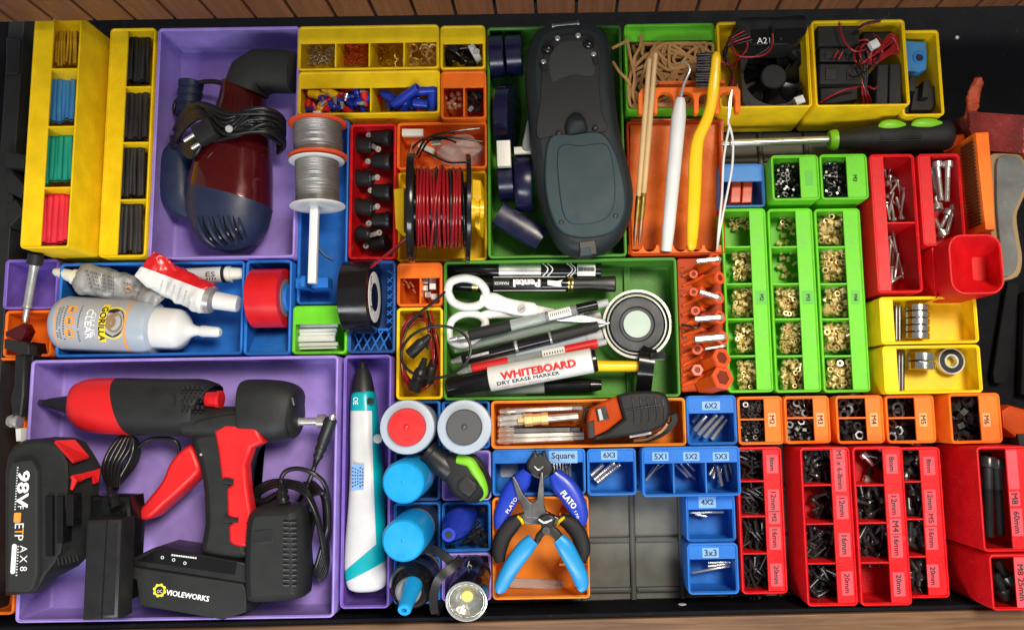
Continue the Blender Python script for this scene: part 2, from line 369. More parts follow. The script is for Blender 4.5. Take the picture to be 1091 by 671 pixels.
def heap(key, name, m, proto, rect, zc, z0, z1, n, under, label, cat, group, seed=0, lie='flat', stuff=None, yaw=None, ang=30):
    """n separate pieces on top of a heap in a pixel rectangle (read at height zc); `under` more, lower down, go to the one stuff object of that kind"""
    rnd = random.Random(seed * 77 + 5)
    l, t, r, b = rect
    if key not in PROTO: PROTO[key] = proto
    pr = PROTO[key]
    ext = max(v.length for v in pr.v); mg = min(ext * .3 / mmpx(z1), (r - l) / 3.4, (b - t) / 3.4)
    pts = []
    for i in range(n + under):
        best, bd = None, -1
        for _ in range(8):
            q = Vector((rnd.uniform(l + mg, r - mg), rnd.uniform(t + mg, b - mg)))
            ref = pts[:n] if i < n else pts[n:]
            d = min([(q - p).length for p in ref] or [9e9])
            if d > bd: best, bd = q, d
        pts.append(best)
    first = None
    for i, p in enumerate(pts):
        top = i < n
        z = rnd.uniform(z0 + (z1 - z0) * .45, z1) if (top and under) else rnd.uniform(z0, z1 if top else z0 + (z1 - z0) * .5)
        p = at(p.x, p.y, z)
        if lie == 'flat': rot = Matrix.Rotation(rnd.uniform(0, 6.28) if yaw is None else rnd.gauss(yaw, .45) + (math.pi if rnd.random() < .4 else 0), 3, 'Z') @ Matrix.Rotation(rnd.gauss(0, .22), 3, 'Y')
        elif lie == 'ring': rot = Matrix.Rotation(rnd.uniform(0, 6.28), 3, 'Z') @ Matrix.Rotation(rnd.gauss(0, .5), 3, 'X')
        else: rot = Matrix.Rotation(rnd.uniform(0, 6.28), 3, 'Z') @ Matrix.Rotation(rnd.choice((0, 1.5, 1.5, .8)) + rnd.gauss(0, .3), 3, 'X')
        if top:
            if first is None:
                first = MB().add(pr.v, pr.f).build(name, m, None, ang, origin=Vector()); o = first
            else:
                o = first.copy(); col.objects.link(o)
            o.location = Vector((p.x, p.y, z)) * S; o.rotation_euler = rot.to_euler(); tag(o, label, cat, group)
        else:
            STUFF.setdefault(stuff or key, (MB(), name, 'black' if m in ('screw_black', 'dark_steel') else m))[0].add([rot @ v + Vector((p.x, p.y, z)) for v in pr.v], pr.f)  # deeper dark pieces turn plain black: heap shade put into their colour
def ngon_path(c, r, n, a0=0., a1=6.2832): return [Vector((c[0] + r * math.cos(a0 + (a1 - a0) * i / n), c[1] + r * math.sin(a0 + (a1 - a0) * i / n), 0)) for i in range(n + 1)]
# ================================================================ the drawer and the cabinet above it
org = at(605, 400, 0)
dr = T('drawer', 'black drawer with a brown wooden front edge that holds all the bins', 'drawer', (org.x, org.y, -3))
MB().box(-560, 560, -300, 620, -3, 0, 2, 0).build('bottom_panel', 'drawer_black', dr)
xl = at(5, 335, 38).x
MB().box(xl - 14, xl, -262, 600, 0.01, 38, 1.5, .8).build('side_panel', 'dark_plastic', dr)
MB().box(548, 560, -262, 600, 0.01, 60, 1.5, .8).build('side_panel', 'drawer_black', dr)
e = PO([(-120, 677), (1210, 646), (1210, 740), (-120, 771)], 52)
MB().prism(e, -3, 52, 1.2).build('front_panel', 'oak', dr)
q = [Vector((e[0].x, e[0].y + .3)), Vector((e[1].x, e[1].y + .3)), Vector((e[1].x, e[1].y + 4)), Vector((e[0].x, e[0].y + 4))]
MB().prism(q, .02, 49.5, .4).build('inner_wall', 'drawer_black', dr)
p = at(727, 647, 26); wy = e[0].y + (p.x - e[0].x) / (e[1].x - e[0].x) * (e[1].y - e[0].y) + 4
MB().lathe(Vector((p.x, wy - .5, 26)), Vector((p.x, wy + .6, 26)), [(0, 3.6), (.7, 3.4), (1, 2.4)], 16).build('plug', 'white', dr)
p = at(1020, 40, 1); MB().lathe(Vector((p.x, p.y, 0)), Vector((p.x, p.y, 1)), [(0, 2), (1, 1.6)], 10).build('screw_head', 'steel', dr)
# slatted cabinet face above the far edge
yb = at(605, 14, 92).y
cf = MB()
x0 = at(16, 20, 92).x
pitch = 45 * mmpx(92)
for i in range(-4, 29):
    cf.box(x0 + i * pitch + 1.3, x0 + (i + 1) * pitch - 1.3, yb, yb + 9, 92, 640, .5, .3)
cab = T('cabinet_front', 'brown vertical wooden slats of the cabinet face above the drawer', 'cabinet', (0, yb, 92))
cf.build('slatted_face', 'slat_wood', cab)
MB().box(x0 - 4 * pitch, x0 + 29 * pitch, yb + 9.2, yb + 24, 92.4, 640, .5, .3).build('backing_board', 'drawer_black', cab)
# grid base plate under the bins
g0 = at(674, 575, 5); gp = 42.
m = MB(); gx0, gy1 = g0.x - 15 * gp, g0.y + 8.62 * gp
m.box(gx0 + 3 * gp, gx0 + 21 * gp, g0.y - 1.22 * gp, gy1, .02, 1.4, 2, .2)
mr = MB()
for i in range(3, 22): mr.box(gx0 + i * gp - 2.6, gx0 + i * gp + 2.6, g0.y - 1.22 * gp, gy1, 1.2, 4.9, .3, 1.9)
for j in range(-1, 9):
    for i in range(3, 21): mr.box(gx0 + i * gp + 2.2, gx0 + (i + 1) * gp - 2.2, g0.y + j * gp - 2.6, g0.y + j * gp + 2.6, 1.2, 4.6, .3, 1.8)
mr.box(gx0 + 3 * gp, gx0 + 21 * gp, g0.y - 1.22 * gp - 1.5, g0.y - 1.22 * gp + 1.5, 1.25, 4.8, .3, .9)
bpo = m.build('base_plate', 'plate_grey'); mr.build('grid_rib', 'plate_rib', bpo); tag(bpo, 'grey grid base plate under the bins, bare beside the pliers tray', 'base plate')
# ================================================================ the bins
B1 = bin_('tall yellow bin of yellow, blue, green and red sleeves at the far left', 'yellow', (29, 16, 80.5, 264.5), 77, ('l', 49.5), dy=(73, 134.5, 199.5), floor=14)
B2 = bin_('yellow bin with four compartments of black sleeves', 'yellow', (111, 30, 160.5, 274), 49, ('l', 130), dy=(92, 151.5, 212.5))
B3 = bin_('large purple tray under the dark red hair dryer', 'purple', (162.8, 29, 316.5, 275), 49, name='storage_tray', cat='tray')
GS = 'small yellow bins of crimp parts by the top edge'
B4 = bin_('wide yellow bin with four compartments of small rings', 'yellow', (317.3, 27, 467.5, 74), 50, ('t', 45), dx=(357, 393, 430), group=GS)
B5 = bin_('wide yellow bin with two compartments of blue, red and yellow crimps', 'yellow', (317.3, 75.2, 468.5, 122), 50, ('t', 93), dx=(394.5,), group=GS)
B6 = bin_('small square yellow bin of black and white plugs', 'yellow', (469, 27, 517, 73.6), 50, ('t', 46), group=GS)
B7 = bin_('small orange bin with clear beads and black bits', 'orange', (469.5, 75.3, 518, 127), 50, ('t', 93), dx=(494,))
B8 = bin_('narrow red bin of black power jacks', 'red', (372, 131.5, 421.5, 276), 46)
B9 = bin_('orange bin of loose wires and a bag, behind the red wire spool', 'orange', (422.8, 130, 519, 180), 42)
B10 = bin_('yellow bin under the spool of red wire', 'yellow', (423, 182, 519, 278), 34)
BS = bin_('narrow blue bin under the white solder spool rod', 'blue', (318, 128, 370.5, 324), 42)
BG = bin_('blue tray under the glue bottle and glue tubes', 'blue', (61, 279, 259, 379), 42, name='storage_tray', cat='tray')
BT = bin_('blue bin cradling the roll of red tape', 'blue', (260.5, 277, 310, 378), 46)
BL = bin_('small lime bin of white strips', 'lime', (311.5, 325.5, 369.5, 377), 46, ('t', 345))
BK = bin_('blue lattice bin holding the roll of black tape', 'navy_blue', (371, 277.5, 421, 376), 44)
B15 = bin_('small orange bin with copper pins and silver blocks', 'orange', (423, 279.5, 471, 326), 46, ('t', 296), dx=(447.5,))
B16 = bin_('yellow bin of red and black power leads', 'yellow', (422.3, 327.5, 471.5, 425.5), 46)
B17 = bin_('wide green tray of pens, markers and white scissors', 'green', (472.8, 276, 723, 424.5), 46, name='storage_tray', cat='tray')
B18 = bin_('tall green bin under the multimeter and navy tape rolls', 'green', (519.5, 28, 665, 274), 46, name='storage_tray', cat='tray')
B19 = bin_('bright green bin filled with brown rubber bands', 'lime', (666, 25, 763, 117), 57, ('t', 43))
B20 = bin_('orange rack tray for the white pick and yellow brush', 'hex_orange', (669, 128, 770.5, 272), 46, name='storage_tray', cat='tray')
B21 = bin_('yellow bin with one big black fan', 'yellow', (765, 22.5, 863.5, 115), 66, floor=12)
B22 = bin_('yellow bin crammed with small black fans and red wires', 'yellow', (866.5, 21, 967, 113.5), 66, floor=12)
B23 = bin_('small yellow bin with a blue block and black clips', 'yellow', (959, 32, 1003.5, 123.5), 50)
B24 = bin_('small blue bin with two orange blocks', 'pale_blue', (766, 175, 815, 221), 40, ('t', 193))
GN = 'small bright green bins of black nuts'
B25 = bin_('bright green bin of black nuts beside the blue bin of orange blocks', 'lime', (822, 165, 873, 213.5), 57, ('r', 853), group=GN, labels=[('', (862, 190), 5, False, (8, 16, 'label_green'))])
B26 = bin_('bright green bin of black nuts beside the red screw bin', 'lime', (874, 164, 924.8, 212.7), 57, ('r', 903), group=GN, labels=[('M3', (911, 190), 7, True, None)])
GB = 'long bright green bins of brass inserts'
rows = (262.5, 302, 339.5, 379)
B27 = bin_('long green bin of brass inserts beside the orange hex key holder', 'lime', (772, 222, 820, 418), 46, ('r', 802.5), dy=rows, group=GB, floor=13, labels=[('M2', (811.5, 317), 7, True, (13, 15, 'label_green'))])
B28 = bin_('long green bin of brass inserts in the middle of its three', 'lime', (822, 222, 870.5, 418), 46, ('r', 852.5), dy=rows, group=GB, floor=13, labels=[('M3', (861, 317), 7, True, (13, 15, 'label_green'))])
B29 = bin_('long green bin of large brass inserts beside the yellow bearing bins', 'lime', (872.5, 222, 922, 418), 46, ('r', 904), dy=rows, group=GB, floor=13, labels=[('M4', (911.5, 317), 7, True, (9, 15, 'label_green'))])
B30 = bin_('red bin of long thin silver screws in two compartments', 'red', (930.5, 164, 979, 312), 58, ('l', 946), dy=(237,))
B31 = bin_('red bin of big silver bolts behind the red funnel cup', 'red', (980.5, 163.5, 1026.5, 262), 58, ('l', 995), floor=26)
GBE = 'yellow bins of ball bearings'
B33 = bin_('yellow bin of ball bearings with a stack of six', 'yellow', (937.5, 315.5, 1042, 366), 57, ('l', 953), group=GBE, floor=32)
B34 = bin_('yellow bin of ball bearings with one lying flat', 'yellow', (941, 367.6, 1046, 419), 57, ('l', 957), group=GBE, floor=32)
GO = 'row of orange bins of washers and nuts'
def ob(n, rect, z, led, lx, dy, ly=447): return bin_('orange bin of black nuts and washers marked ' + n, 'orange', rect, z, ('r', led), dy=dy, group=GO, labels=[(n, (lx, ly), 9, True, (8, 14, 'label_orange'))])
OB2 = ob('M2', (786, 422, 834.5, 473.5), 44, 815, 822.5, (446.5,)); OB3 = ob('M3', (836, 421.5, 884.5, 472.5), 49, 867.5, 874, (445,))
OB4 = ob('M4', (891, 421, 941.8, 472.5), 50, 923.5, 931, (445,)); OB5 = ob('M5', (944, 420.5, 996.5, 472), 50, 976, 983.5, (445,)); OB6 = ob('M6', (1012, 418.5, 1067, 472.3), 58, 1045, 1051, ())
GR = 'red bins of black screws'
def rl(lst, x0, x1, yy0, yy1, w=12):
    o = []
    for s, y, wd in lst:
        x = x0 + (x1 - x0) * (y - yy0) / (yy1 - yy0); o.append((s, (x, y), wd, True, (w, wd + 5, 'label_pink')))
    return o
R1 = bin_('low red bin of the finest black screws marked M2', 'red', (787.5, 476, 836, 632.5), 44, ('r', 816), dy=(512.5, 550, 589.7), group=GR, labels=rl([('8mm', 494, 14), ('12mm', 533, 18), ('M2', 551, 8), ('16mm', 573, 18), ('20mm', 612, 18)], 822, 828, 477, 632))
R2 = bin_('tall red bin of black screws marked M3', 'red', (856, 476, 910, 645.5), 57, ('r', 889), floor=20, dy=(516.6, 558, 600.3), group=GR, labels=rl([('M3 x 6-8mm', 500, 40), ('12mm', 540, 19), ('16mm', 580, 19), ('20mm', 621, 19)], 893, 904, 477, 640))
R3 = bin_('tall red bin of black screws marked M4 with its last compartment empty', 'red', (912.5, 475.5, 967, 645), 58, ('r', 945.5), floor=20, dy=(516.8, 557, 599.5), group=GR, labels=rl([('8mm', 494, 15), ('12mm', 538, 19), ('M4', 560.5, 11), ('16mm', 581, 19), ('20mm', 622, 19)], 949, 959, 477, 640))
R4 = bin_('low red bin of thick black screws marked M5', 'red', (962.5, 476, 1007, 637), 44, ('r', 985), dy=(513, 553, 593), group=GR, labels=rl([('8mm', 496, 14), ('12mm', 533, 18), ('M5', 552, 9), ('16mm', 573, 18), ('20mm', 613, 18)], 989, 995, 477, 637))
R5 = bin_('tall red bin of long black bolts marked M8 60mm', 'red', (1044, 475, 1099, 587.5), 78, ('r', 1076), group=GR, floor=14, labels=[('M8', (1081, 531), 11, True, (11, 15, 'label_pink')), ('60mm', (1083.5, 556), 22, True, (12, 28, 'label_pink')), ('', (1079, 500), 5, True, (11, 40, 'label_pink'))])
R6 = bin_('tall red bin of black bolts marked M8 25mm', 'red', (1055.5, 590, 1111, 650), 78, ('r', 1083), group=GR, floor=14, labels=[('M8 25mm', (1088, 620), 36, True, (12, 50, 'label_pink'))])
GU = 'small blue bins of grub screws and pins'
def ub(n, rect, z, lab, **k): return bin_('blue bin of silver pins marked ' + n, 'blue', rect, z, group=GU, labels=lab, **k)
U62 = ub('6X2', (731.5, 421, 785, 474), 46, [('6X2', (757.5, 432), 13, False, (19, 9, 'label_blue'))], ledge=('t', 440))
U63 = ub('6X3', (625.5, 477.5, 678, 527.5), 42, [('6X3', (649, 484.5), 12, False, (17, 10, 'label_blue'))], ledge=('t', 492))
U5 = ub('5X1, 5X2 and 5X3', (684, 475.5, 789, 528.6), 54, [('5X1', (703.5, 486), 12.5, False, (17, 9, 'label_blue')), ('5X2', (736.5, 486), 12.5, False, (17, 9, 'label_blue')), ('5X3', (768, 486), 12.5, False, (17, 9, 'label_blue'))], ledge=('t', 493), dx=(718, 752.5))
U42 = ub('4X2', (731, 526.5, 783.8, 577), 40, [('4X2', (753.5, 534.5), 12.5, False, (18, 12, 'label_blue'))], ledge=('t', 542.5))
U33 = ub('3x3', (732.5, 578.3, 787, 633), 44, [('3x3', (757, 588.5), 12.5, False, (17, 10, 'label_blue'))], ledge=('t', 595.5))
USQ = bin_('blue two compartment bin of square silver pins under the pliers', 'blue', (524.5, 478, 624, 527.5), 42, ('t', 493), dx=(576,), group=GU, labels=[('Square', (600, 486), 24, False, (30, 14, 'label_blue'))])
OT = bin_('orange tray of driver bits and the tape measure', 'tan_orange', (523, 425, 731, 476.5), 44, name='storage_tray', cat='tray')
OP = bin_('orange tray under the three pairs of pliers', 'tan_orange', (524.5, 529, 628, 638), 44, dy=(), name='storage_tray', cat='tray')
for px0, px1, py in ((596, 626, 547), (527, 545, 596), (590, 626, 560), (596, 626, 600)):
    a, b = at(px0, py, 30), at(px1, py, 30); MB().box(a.x, b.x, a.y - 1, a.y + 1, 7.6, 34, .3, .3).build('rib', 'tan_orange', OP['o'])
PB = bin_('big purple tray under the glue gun', 'purple', (24.5, 381, 358, 660.5), 50, name='storage_tray', cat='tray', r=4)
PP = bin_('long purple tray holding the drawing pen', 'deep_purple', (364, 378, 416, 648), 48, name='storage_tray', cat='tray', r=4)
GQ = 'square bottle bins in blue and purple'
for lb, c, rc in (('blue square bin under the red capped bottle', 'blue', (419, 426.5, 469, 478)), ('blue square bin under the dark grey capped bottle', 'blue', (470.5, 426.5, 522, 478)),
                  ('blue square bin under the cyan capped bottle nearest the red cap', 'navy_blue', (419, 480, 469, 533.5)), ('purple square bin under the lime and black tool head', 'purple', (470.5, 480, 523, 533)),
                  ('blue square bin under the cyan capped bottle above the blue dropper bottle', 'blue', (419, 535, 469, 591.5)), ('blue square bin of black cable ends around a blue bottle', 'blue', (470.5, 534.5, 523, 587.5)),
                  ('blue square bin under the bottle with a blue nozzle', 'blue', (419, 593, 469, 643)), ('purple square bin under the round flashlight', 'purple', (470.5, 589, 523.5, 640))):
    bin_(lb, c, rc, 40, group=GQ)
PL = bin_('dark purple bin under the soldering iron at the far left', 'deep_purple', (4, 276, 61, 329), 40)
OL = bin_('orange bin with black tools left of the glue bottle', 'orange', (4, 330.5, 55, 380), 38)
OLL = bin_('narrow orange tray under the red and black battery', 'orange', (-30, 381, 22.5, 655), 38, name='storage_tray', cat='tray')
# lattice of the tape bin (its near face slopes up to the rim)
k = BK; lat = MB()
for i in range(6):
    xa = k['x0'] + 3 + i * 7.2
    for s in (-1, 1):
        a, b = Vector((xa, k['y0'] + 2, 36)), Vector((xa + s * 9, k['y0'] + 20, 30))
        if k['x0'] + 1 < b.x < k['x1'] - 1: lat.obox(a, b, 1.3, 2.2, .3)
for i in range(7):
    ya = k['y0'] + 24 + i * 7
    for s in (-1, 1):
        a, b = Vector((k['x1'] - 1.6, ya, 40)), Vector((k['x1'] - 8, ya + s * 5, 36)); lat.obox(a, b, 1.1, 2, .3)
lat.build('lattice', 'blue', k['o'])
MB().box(k['x0'] + 1.5, k['x1'] - 8, k['y0'] + 20, k['y0'] + 22, 7.6, 33, .3, .3).build('divider', 'blue', k['o'])
# sloping front plate of the red tape bin
k = BT
MB().rings([[Vector((k['x0'] + 1.3, k['y0'] + 1.4, 20)), Vector((k['x1'] - 1.3, k['y0'] + 1.4, 20)), Vector((k['x1'] - 1.3, k['y0'] + 1.4, 40)), Vector((k['x0'] + 1.3, k['y0'] + 1.4, 40))],
           [Vector((k['x0'] + 1.3, k['y0'] + 22, 7.6)), Vector((k['x1'] - 1.3, k['y0'] + 22, 7.6)), Vector((k['x1'] - 1.3, k['y0'] + 22, 20)), Vector((k['x0'] + 1.3, k['y0'] + 22, 20))]]).build('ramp', 'blue', k['o'])
# funnel shaped red cup
a, b = at(1011, 281, 84), at(1069.5, 281, 84); t_, b_ = at(1040, 249, 84), at(1040, 314, 84)
cu = T('funnel_cup', 'red funnel cup with sloping inside walls at the end of the red bins', 'cup', ((a.x + b.x) / 2, (t_.y + b_.y) / 2, 5.2))
fo = rrect(a.x, b.x, b_.y, t_.y, 12, 5); i0, i1, j0, j1 = at(1014, 0, 58).x, at(1033, 0, 58).x, at(1023, 299, 58).y, at(1023, 274, 58).y
fi = rrect(i0, i1, j0, j1, 2.5, 5)
def lf(o, z): return [Vector((p.x, p.y, z)) for p in o]
MB().rings([lf(inset(fo, 1.5), 5.2), lf(inset(fo, .2), 30), lf(fo, 82), lf(inset(fo, .7), 84), lf(inset(fo, 1.8), 84), lf(inset(fo, 2.6), 82.6), lf(fi, 58)], True, False).cap(fi, 58).build('body', 'red', cu)
a0 = at(995, 262, 57); MB().box(a0.x, a.x - .6, b_.y + 1, t_.y - 5, 5.2, 57, 1.5, .6).build('side_pocket', 'red', cu)
# ================================================================ sleeves in the two yellow bins
def sleeves(n, xs, yt, yb, zt, zb, r, m, label, group, seed):
    rnd = random.Random(seed); base = None
    for i in range(n):
        f = (i + .5) / n
        xa = xs[0] + (xs[1] - xs[0]) * f; xb = xs[2] + (xs[3] - xs[2]) * f + rnd.uniform(-1.2, 1.2)
        za = zt + rnd.uniform(-2, 2); zz = zb + rnd.uniform(-3, 2); A = at(xa + rnd.uniform(-1, 1), yt + rnd.uniform(0, 2.5), za); Bq = at(xb, yb - rnd.uniform(0, 5), zz)
        mb = MB(); d = (Bq - A); u, v = frame(d)
        mid = (A + Bq) / 2 + u * rnd.uniform(-.7, .7); pts = catmull([A, mid, Bq], 5); rs = []
        for q in pts: rs.append([q + (u * math.cos(t) + v * math.sin(t) * .86) * r for t in (6.2832 * k / 12 for k in range(12))])
        e1 = [q * .0 + Bq + (p_ - Bq) * .72 for q, p_ in zip(rs[-1], rs[-1])]; e2 = [p_ - d.normalized() * 4 for p_ in e1]
        mb.rings(rs + [e1, e2]); mb.solo('heat_shrink_sleeve', m, label, 'sleeve', group)
k = 'heat shrink sleeves standing in the yellow bins'
x = B1
sleeves(9, (58, 82, 54, 83), 24, 71, 50, 58, 1.0, 'tube_yellow', 'thin yellow sleeve in the tall yellow bin', k, 1)
sleeves(6, (54, 80, 51, 79), 77, 132, 52, 64, 2.15, 'tube_blue', 'blue sleeve in the tall yellow bin', k, 2)
sleeves(6, (50, 78, 47, 76), 136, 197, 52, 66, 2.2, 'tube_green', 'green sleeve in the tall yellow bin', k, 3)
sleeves(5, (46, 75, 43, 73), 201, 261, 56, 70, 2.7, 'tube_red', 'red sleeve in the tall yellow bin', k, 4)
for i, (n, ya, ybq, xa) in enumerate(((6, 36, 90, 135), (5, 93, 150, 133), (6, 150, 211, 130), (5, 211, 272, 127))):
    w = ('farthest', 'second farthest', 'second nearest', 'nearest')[i]
    sleeves(n, (xa + 1, xa + 25, xa - 2, xa + 24), ya, ybq, 33, 43, 2.1 if n == 6 else 2.6, 'tube_black', f'black sleeve in the {w} compartment of the low yellow bin', k, 10 + i)
    sleeves(n - 1, (xa + 2, xa + 25, xa - 1, xa + 24), ya + 1, ybq - 1, 20, 34, 2.2, 'tube_black', f'black sleeve in the {w} compartment of the low yellow bin', k, 20 + i)
# ================================================================ small parts
SC = 'loose black screws'
for R, rr, cells, pk, nm in (
    (R1, 'low red bin marked M2', ((790, 477, 814, 511, 26, 70), (789, 514, 815, 549, 26, 70), (789, 552, 817, 589, 24, 60), (789, 591, 819, 631, 22, 50)), ('s2', 12, 1.9, 3., 1.6), 'fine'),
    (R2, 'tall red bin marked M3', ((854, 479, 886, 515, 20, 40), (868, 522, 890, 553, 8, 12), (857, 561, 891, 599, 16, 34), (860, 603, 893, 643, 13, 30)), ('s3', 15, 3.1, 5.4, 3.2), 'black'),
    (R3, 'tall red bin marked M4', ((924, 477, 943, 502, 4, 3), (910, 519, 946, 556, 12, 22), (913, 560, 948, 598, 12, 22)), ('s4', 17, 3.8, 6.6, 4.), 'black'),
    (R4, 'low red bin marked M5', ((962, 477, 981, 512, 7, 8), (963, 515, 984, 552, 7, 8), (964, 555, 987, 588, 6, 3), (966, 596, 989, 635, 6, 8)), ('s5', 17, 5.2, 8.6, 5), 'thick black')):
    lens = (.62, .8, 1., 1.25)
    for i, (l, t, r, b, n, un) in enumerate(cells):
        key = f'{pk[0]}_{i}'; L = pk[1] * lens[i]
        if pk[0] == 's2': L = 8 + 3.4 * i
        wh = ('first', 'second', 'third', 'fourth')[i]
        heap(key, 'cap_screw', 'screw_black', proto_screw(L, pk[2], pk[3] / 2 * 1.0, pk[4], 8 if pk[0] in ('s2',) else 12), (l, t, r, b), 30, 12 if R in (R1, R4) else 23, 30 if R in (R1, R4) else 37, n, un, f'{nm} screw in the {wh} compartment of the {rr}', 'screw', f'black screws in the {rr}', 40 + i + 7 * n, stuff='screws', yaw=1.5 if (pk[0] == 's2' and i > 1) or pk[0] == 's5' else None)
for i, (q, cx) in enumerate((((R3), 0),)):
    heap('s4s', 'cap_screw', 'bright_steel', proto_screw(14, 3.6, 3.6, 4, 14), (908, 478, 934, 500), 26, 34, 34, 1, 0, 'shiny silver screw among black ones at the top of the red bin marked M4', 'screw', None, 3, yaw=2.4)
    heap('s4t', 'cap_screw', 'bright_steel', proto_screw(12, 3.6, 3.6, 4, 14), (910, 501, 942, 515), 26, 28, 28, 1, 0, 'shiny silver screw lying alone near a divider in the red bin marked M4', 'screw', None, 4, yaw=3.1)
BN = 'black nuts in the small green bins'
heap('nut_s', 'hex_nut', 'dark_steel', proto_nut(1.1, 2.2, 1.8), (826, 172, 853, 211), 42, 26, 42, 66, 90, 'small black nut in the green bin beside the blue bin', 'nut', BN, 1, 'any', stuff='nuts', ang=20)
heap('nut_s', 'hex_nut', 'dark_steel', proto_nut(1.1, 2.2, 1.8), (878, 172, 904, 211), 42, 26, 42, 66, 90, 'small black nut in the green bin beside the red bin', 'nut', BN, 2, 'any', stuff='nuts', ang=20)
ON = 'nuts and washers in the orange bins'
heap('nut2', 'hex_nut', 'screw_black', proto_nut(1.1, 2.2, 1.7), (787, 448, 815, 470), 38, 20, 36, 30, 60, 'tiny nut in the orange bin marked M2', 'nut', ON, 3, 'any', stuff='nuts')
heap('was2', 'washer', 'screw_black', proto_ring(1.2, 2.6, .6), (787, 425, 814, 445), 38, 20, 36, 26, 60, 'tiny washer in the orange bin marked M2', 'washer', ON, 4, 'ring', stuff='washers')
heap('nut3', 'hex_nut', 'dark_steel', proto_nut(1.6, 3.2, 2.5), (836, 446, 867, 469), 40, 22, 40, 18, 34, 'nut in the orange bin marked M3', 'nut', ON, 5, 'any', stuff='nuts')
heap('was3', 'washer', 'dark_steel', proto_ring(1.8, 3.7, .7), (836, 423, 867, 444), 40, 22, 40, 14, 34, 'washer in the orange bin marked M3', 'washer', ON, 6, 'ring', stuff='washers')
heap('nut4', 'hex_nut', 'screw_black', proto_nut(2., 3.9, 3), (893, 447, 924, 469), 40, 20, 39, 14, 26, 'nut in the orange bin marked M4', 'nut', ON, 7, 'any', stuff='nuts')
heap('was4', 'washer', 'screw_black', proto_ring(2.2, 4.6, .8), (893, 423, 924, 444), 40, 20, 38, 10, 26, 'washer in the orange bin marked M4', 'washer', ON, 8, 'ring', stuff='washers')
heap('nut5', 'hex_nut', 'screw_black', proto_nut(2.5, 4.5, 3.5), (946, 447, 977, 469), 40, 18, 36, 9, 20, 'nut in the orange bin marked M5', 'nut', ON, 9, 'any', stuff='nuts')
heap('was5s', 'washer', 'dark_steel', proto_ring(2.7, 4.6, .9), (946, 448, 962, 469), 40, 38, 39, 2, 0, 'grey washer on the nuts in the orange bin marked M5', 'washer', ON, 12, 'ring')
heap('was5', 'washer', 'screw_black', proto_ring(2.7, 5., .9), (946, 423, 976, 444), 40, 18, 36, 9, 20, 'washer in the far compartment of the orange bin marked M5', 'washer', ON, 10, 'ring', stuff='washers')
heap('nut6', 'hex_nut', 'screw_black', proto_nut(3., 5.4, 4.4), (1014, 423, 1041, 469), 44, 20, 44, 15, 26, 'big black nut in the orange bin marked M6', 'nut', ON, 11, 'any', stuff='nuts')
BI = 'brass inserts in the long green bins'
for ci, (bx, cells, r, L, nm) in enumerate((
    (B27, ((778, 229, 799, 246, 13), (781, 266, 803, 298, 18), (781, 306, 806, 337, 26), (784, 344, 806, 374, 24), (787, 383, 809, 414, 26)), 1.95, 4.4, 'beside the hex key holder'),
    (B28, ((829, 229, 849, 262, 12), (828, 266, 850, 288, 7), (827, 304, 852, 336, 24), (832, 343, 855, 375, 20), (833, 382, 859, 414, 22)), 2.3, 4.9, 'in the middle of the three'),
    (B29, ((873, 227, 898, 260, 18), (876, 265, 901, 298, 20), (878, 304, 903, 336, 18), (879, 342, 906, 374, 20), (882, 383, 909, 414, 20)), 2.8, 4.9, 'beside the yellow bearing bins'))):
    for i, (l, t, rr, b, n) in enumerate(cells):
        wh = ('first', 'second', 'third', 'fourth', 'nearest')[i]
        heap(f'ins{ci}', 'threaded_insert', 'brass', proto_insert(r, L), (l, t, rr, b), 22, 16, 33 if n > 16 else 19, n, int(n * 2.4) if n > 13 else 0, f'brass insert in the {wh} compartment of the green bin {nm}', 'insert', BI, 11 * ci + i, 'any', stuff='inserts', ang=25)
heap('ins1', 'threaded_insert', 'brass', proto_insert(2.3, 4.9), (829, 288, 850, 301), 18, 16, 17, 3, 0, 'brass insert at the near end of the second compartment in the middle green bin', 'insert', BI, 99, 'any', ang=25)
# long screws
def bolt(a, b, d, hr, hh, m, label, group, name='cap_screw', thread=.6, csk=False):
    L = (b - a).length; th = T(name, label, 'screw' if d < 6 else 'bolt', a, group)
    k = hh / L
    if csk: MB().lathe(a, b, [(0, hr * .6), (0.001, hr), (k * .3, hr), (k, d / 2)], 16).build('head', m, th)
    else: MB().lathe(a, b, [(k * .6, hr * .5), (0, hr * .55), (0, hr * .9), (k * .12, hr), (k, hr), (k + .001, d / 2)], 18).build('head', m, th)
    prof = []; n = int(L * thread / .9)
    prof.append((k * .9, d / 2)); f0 = 1 - thread
    for i in range(n): f = max(f0, k) + (1 - max(f0, k)) * i / n; prof += [(f, d / 2), (f + .45 * (1 - f0) / n, d / 2 * .84)]
    prof += [(.995, d / 2 * .9), (1, d / 2 * .6)]
    MB().lathe(a, b, prof, 12).build('shank', m, th)
g = 'thin silver screws in the red bin'
rnd = random.Random(5)
for i, (x0_, y0_, x1_, y1_) in enumerate(((942, 176, 944, 190), (950, 172, 946, 192), (948, 187, 952, 228), (962, 188, 945, 191), (944, 208, 957, 220), (944, 196, 964, 188), (958, 192, 948, 207), (956, 192, 966, 233), (961, 198, 957, 222), (946, 232, 952, 205), (953, 236, 949, 212), (962, 234, 955, 210), (944, 216, 948, 234), (964, 200, 959, 234))):
    z = 18 + 1.4 * i; bolt(at(x0_, y0_, z), at(x1_, y1_, z - rnd.uniform(-3, 5)), 2.4, 2.5, 2.2, 'steel', 'thin silver screw heaped in the far compartment of the red bin', g, csk=i % 3 == 0)
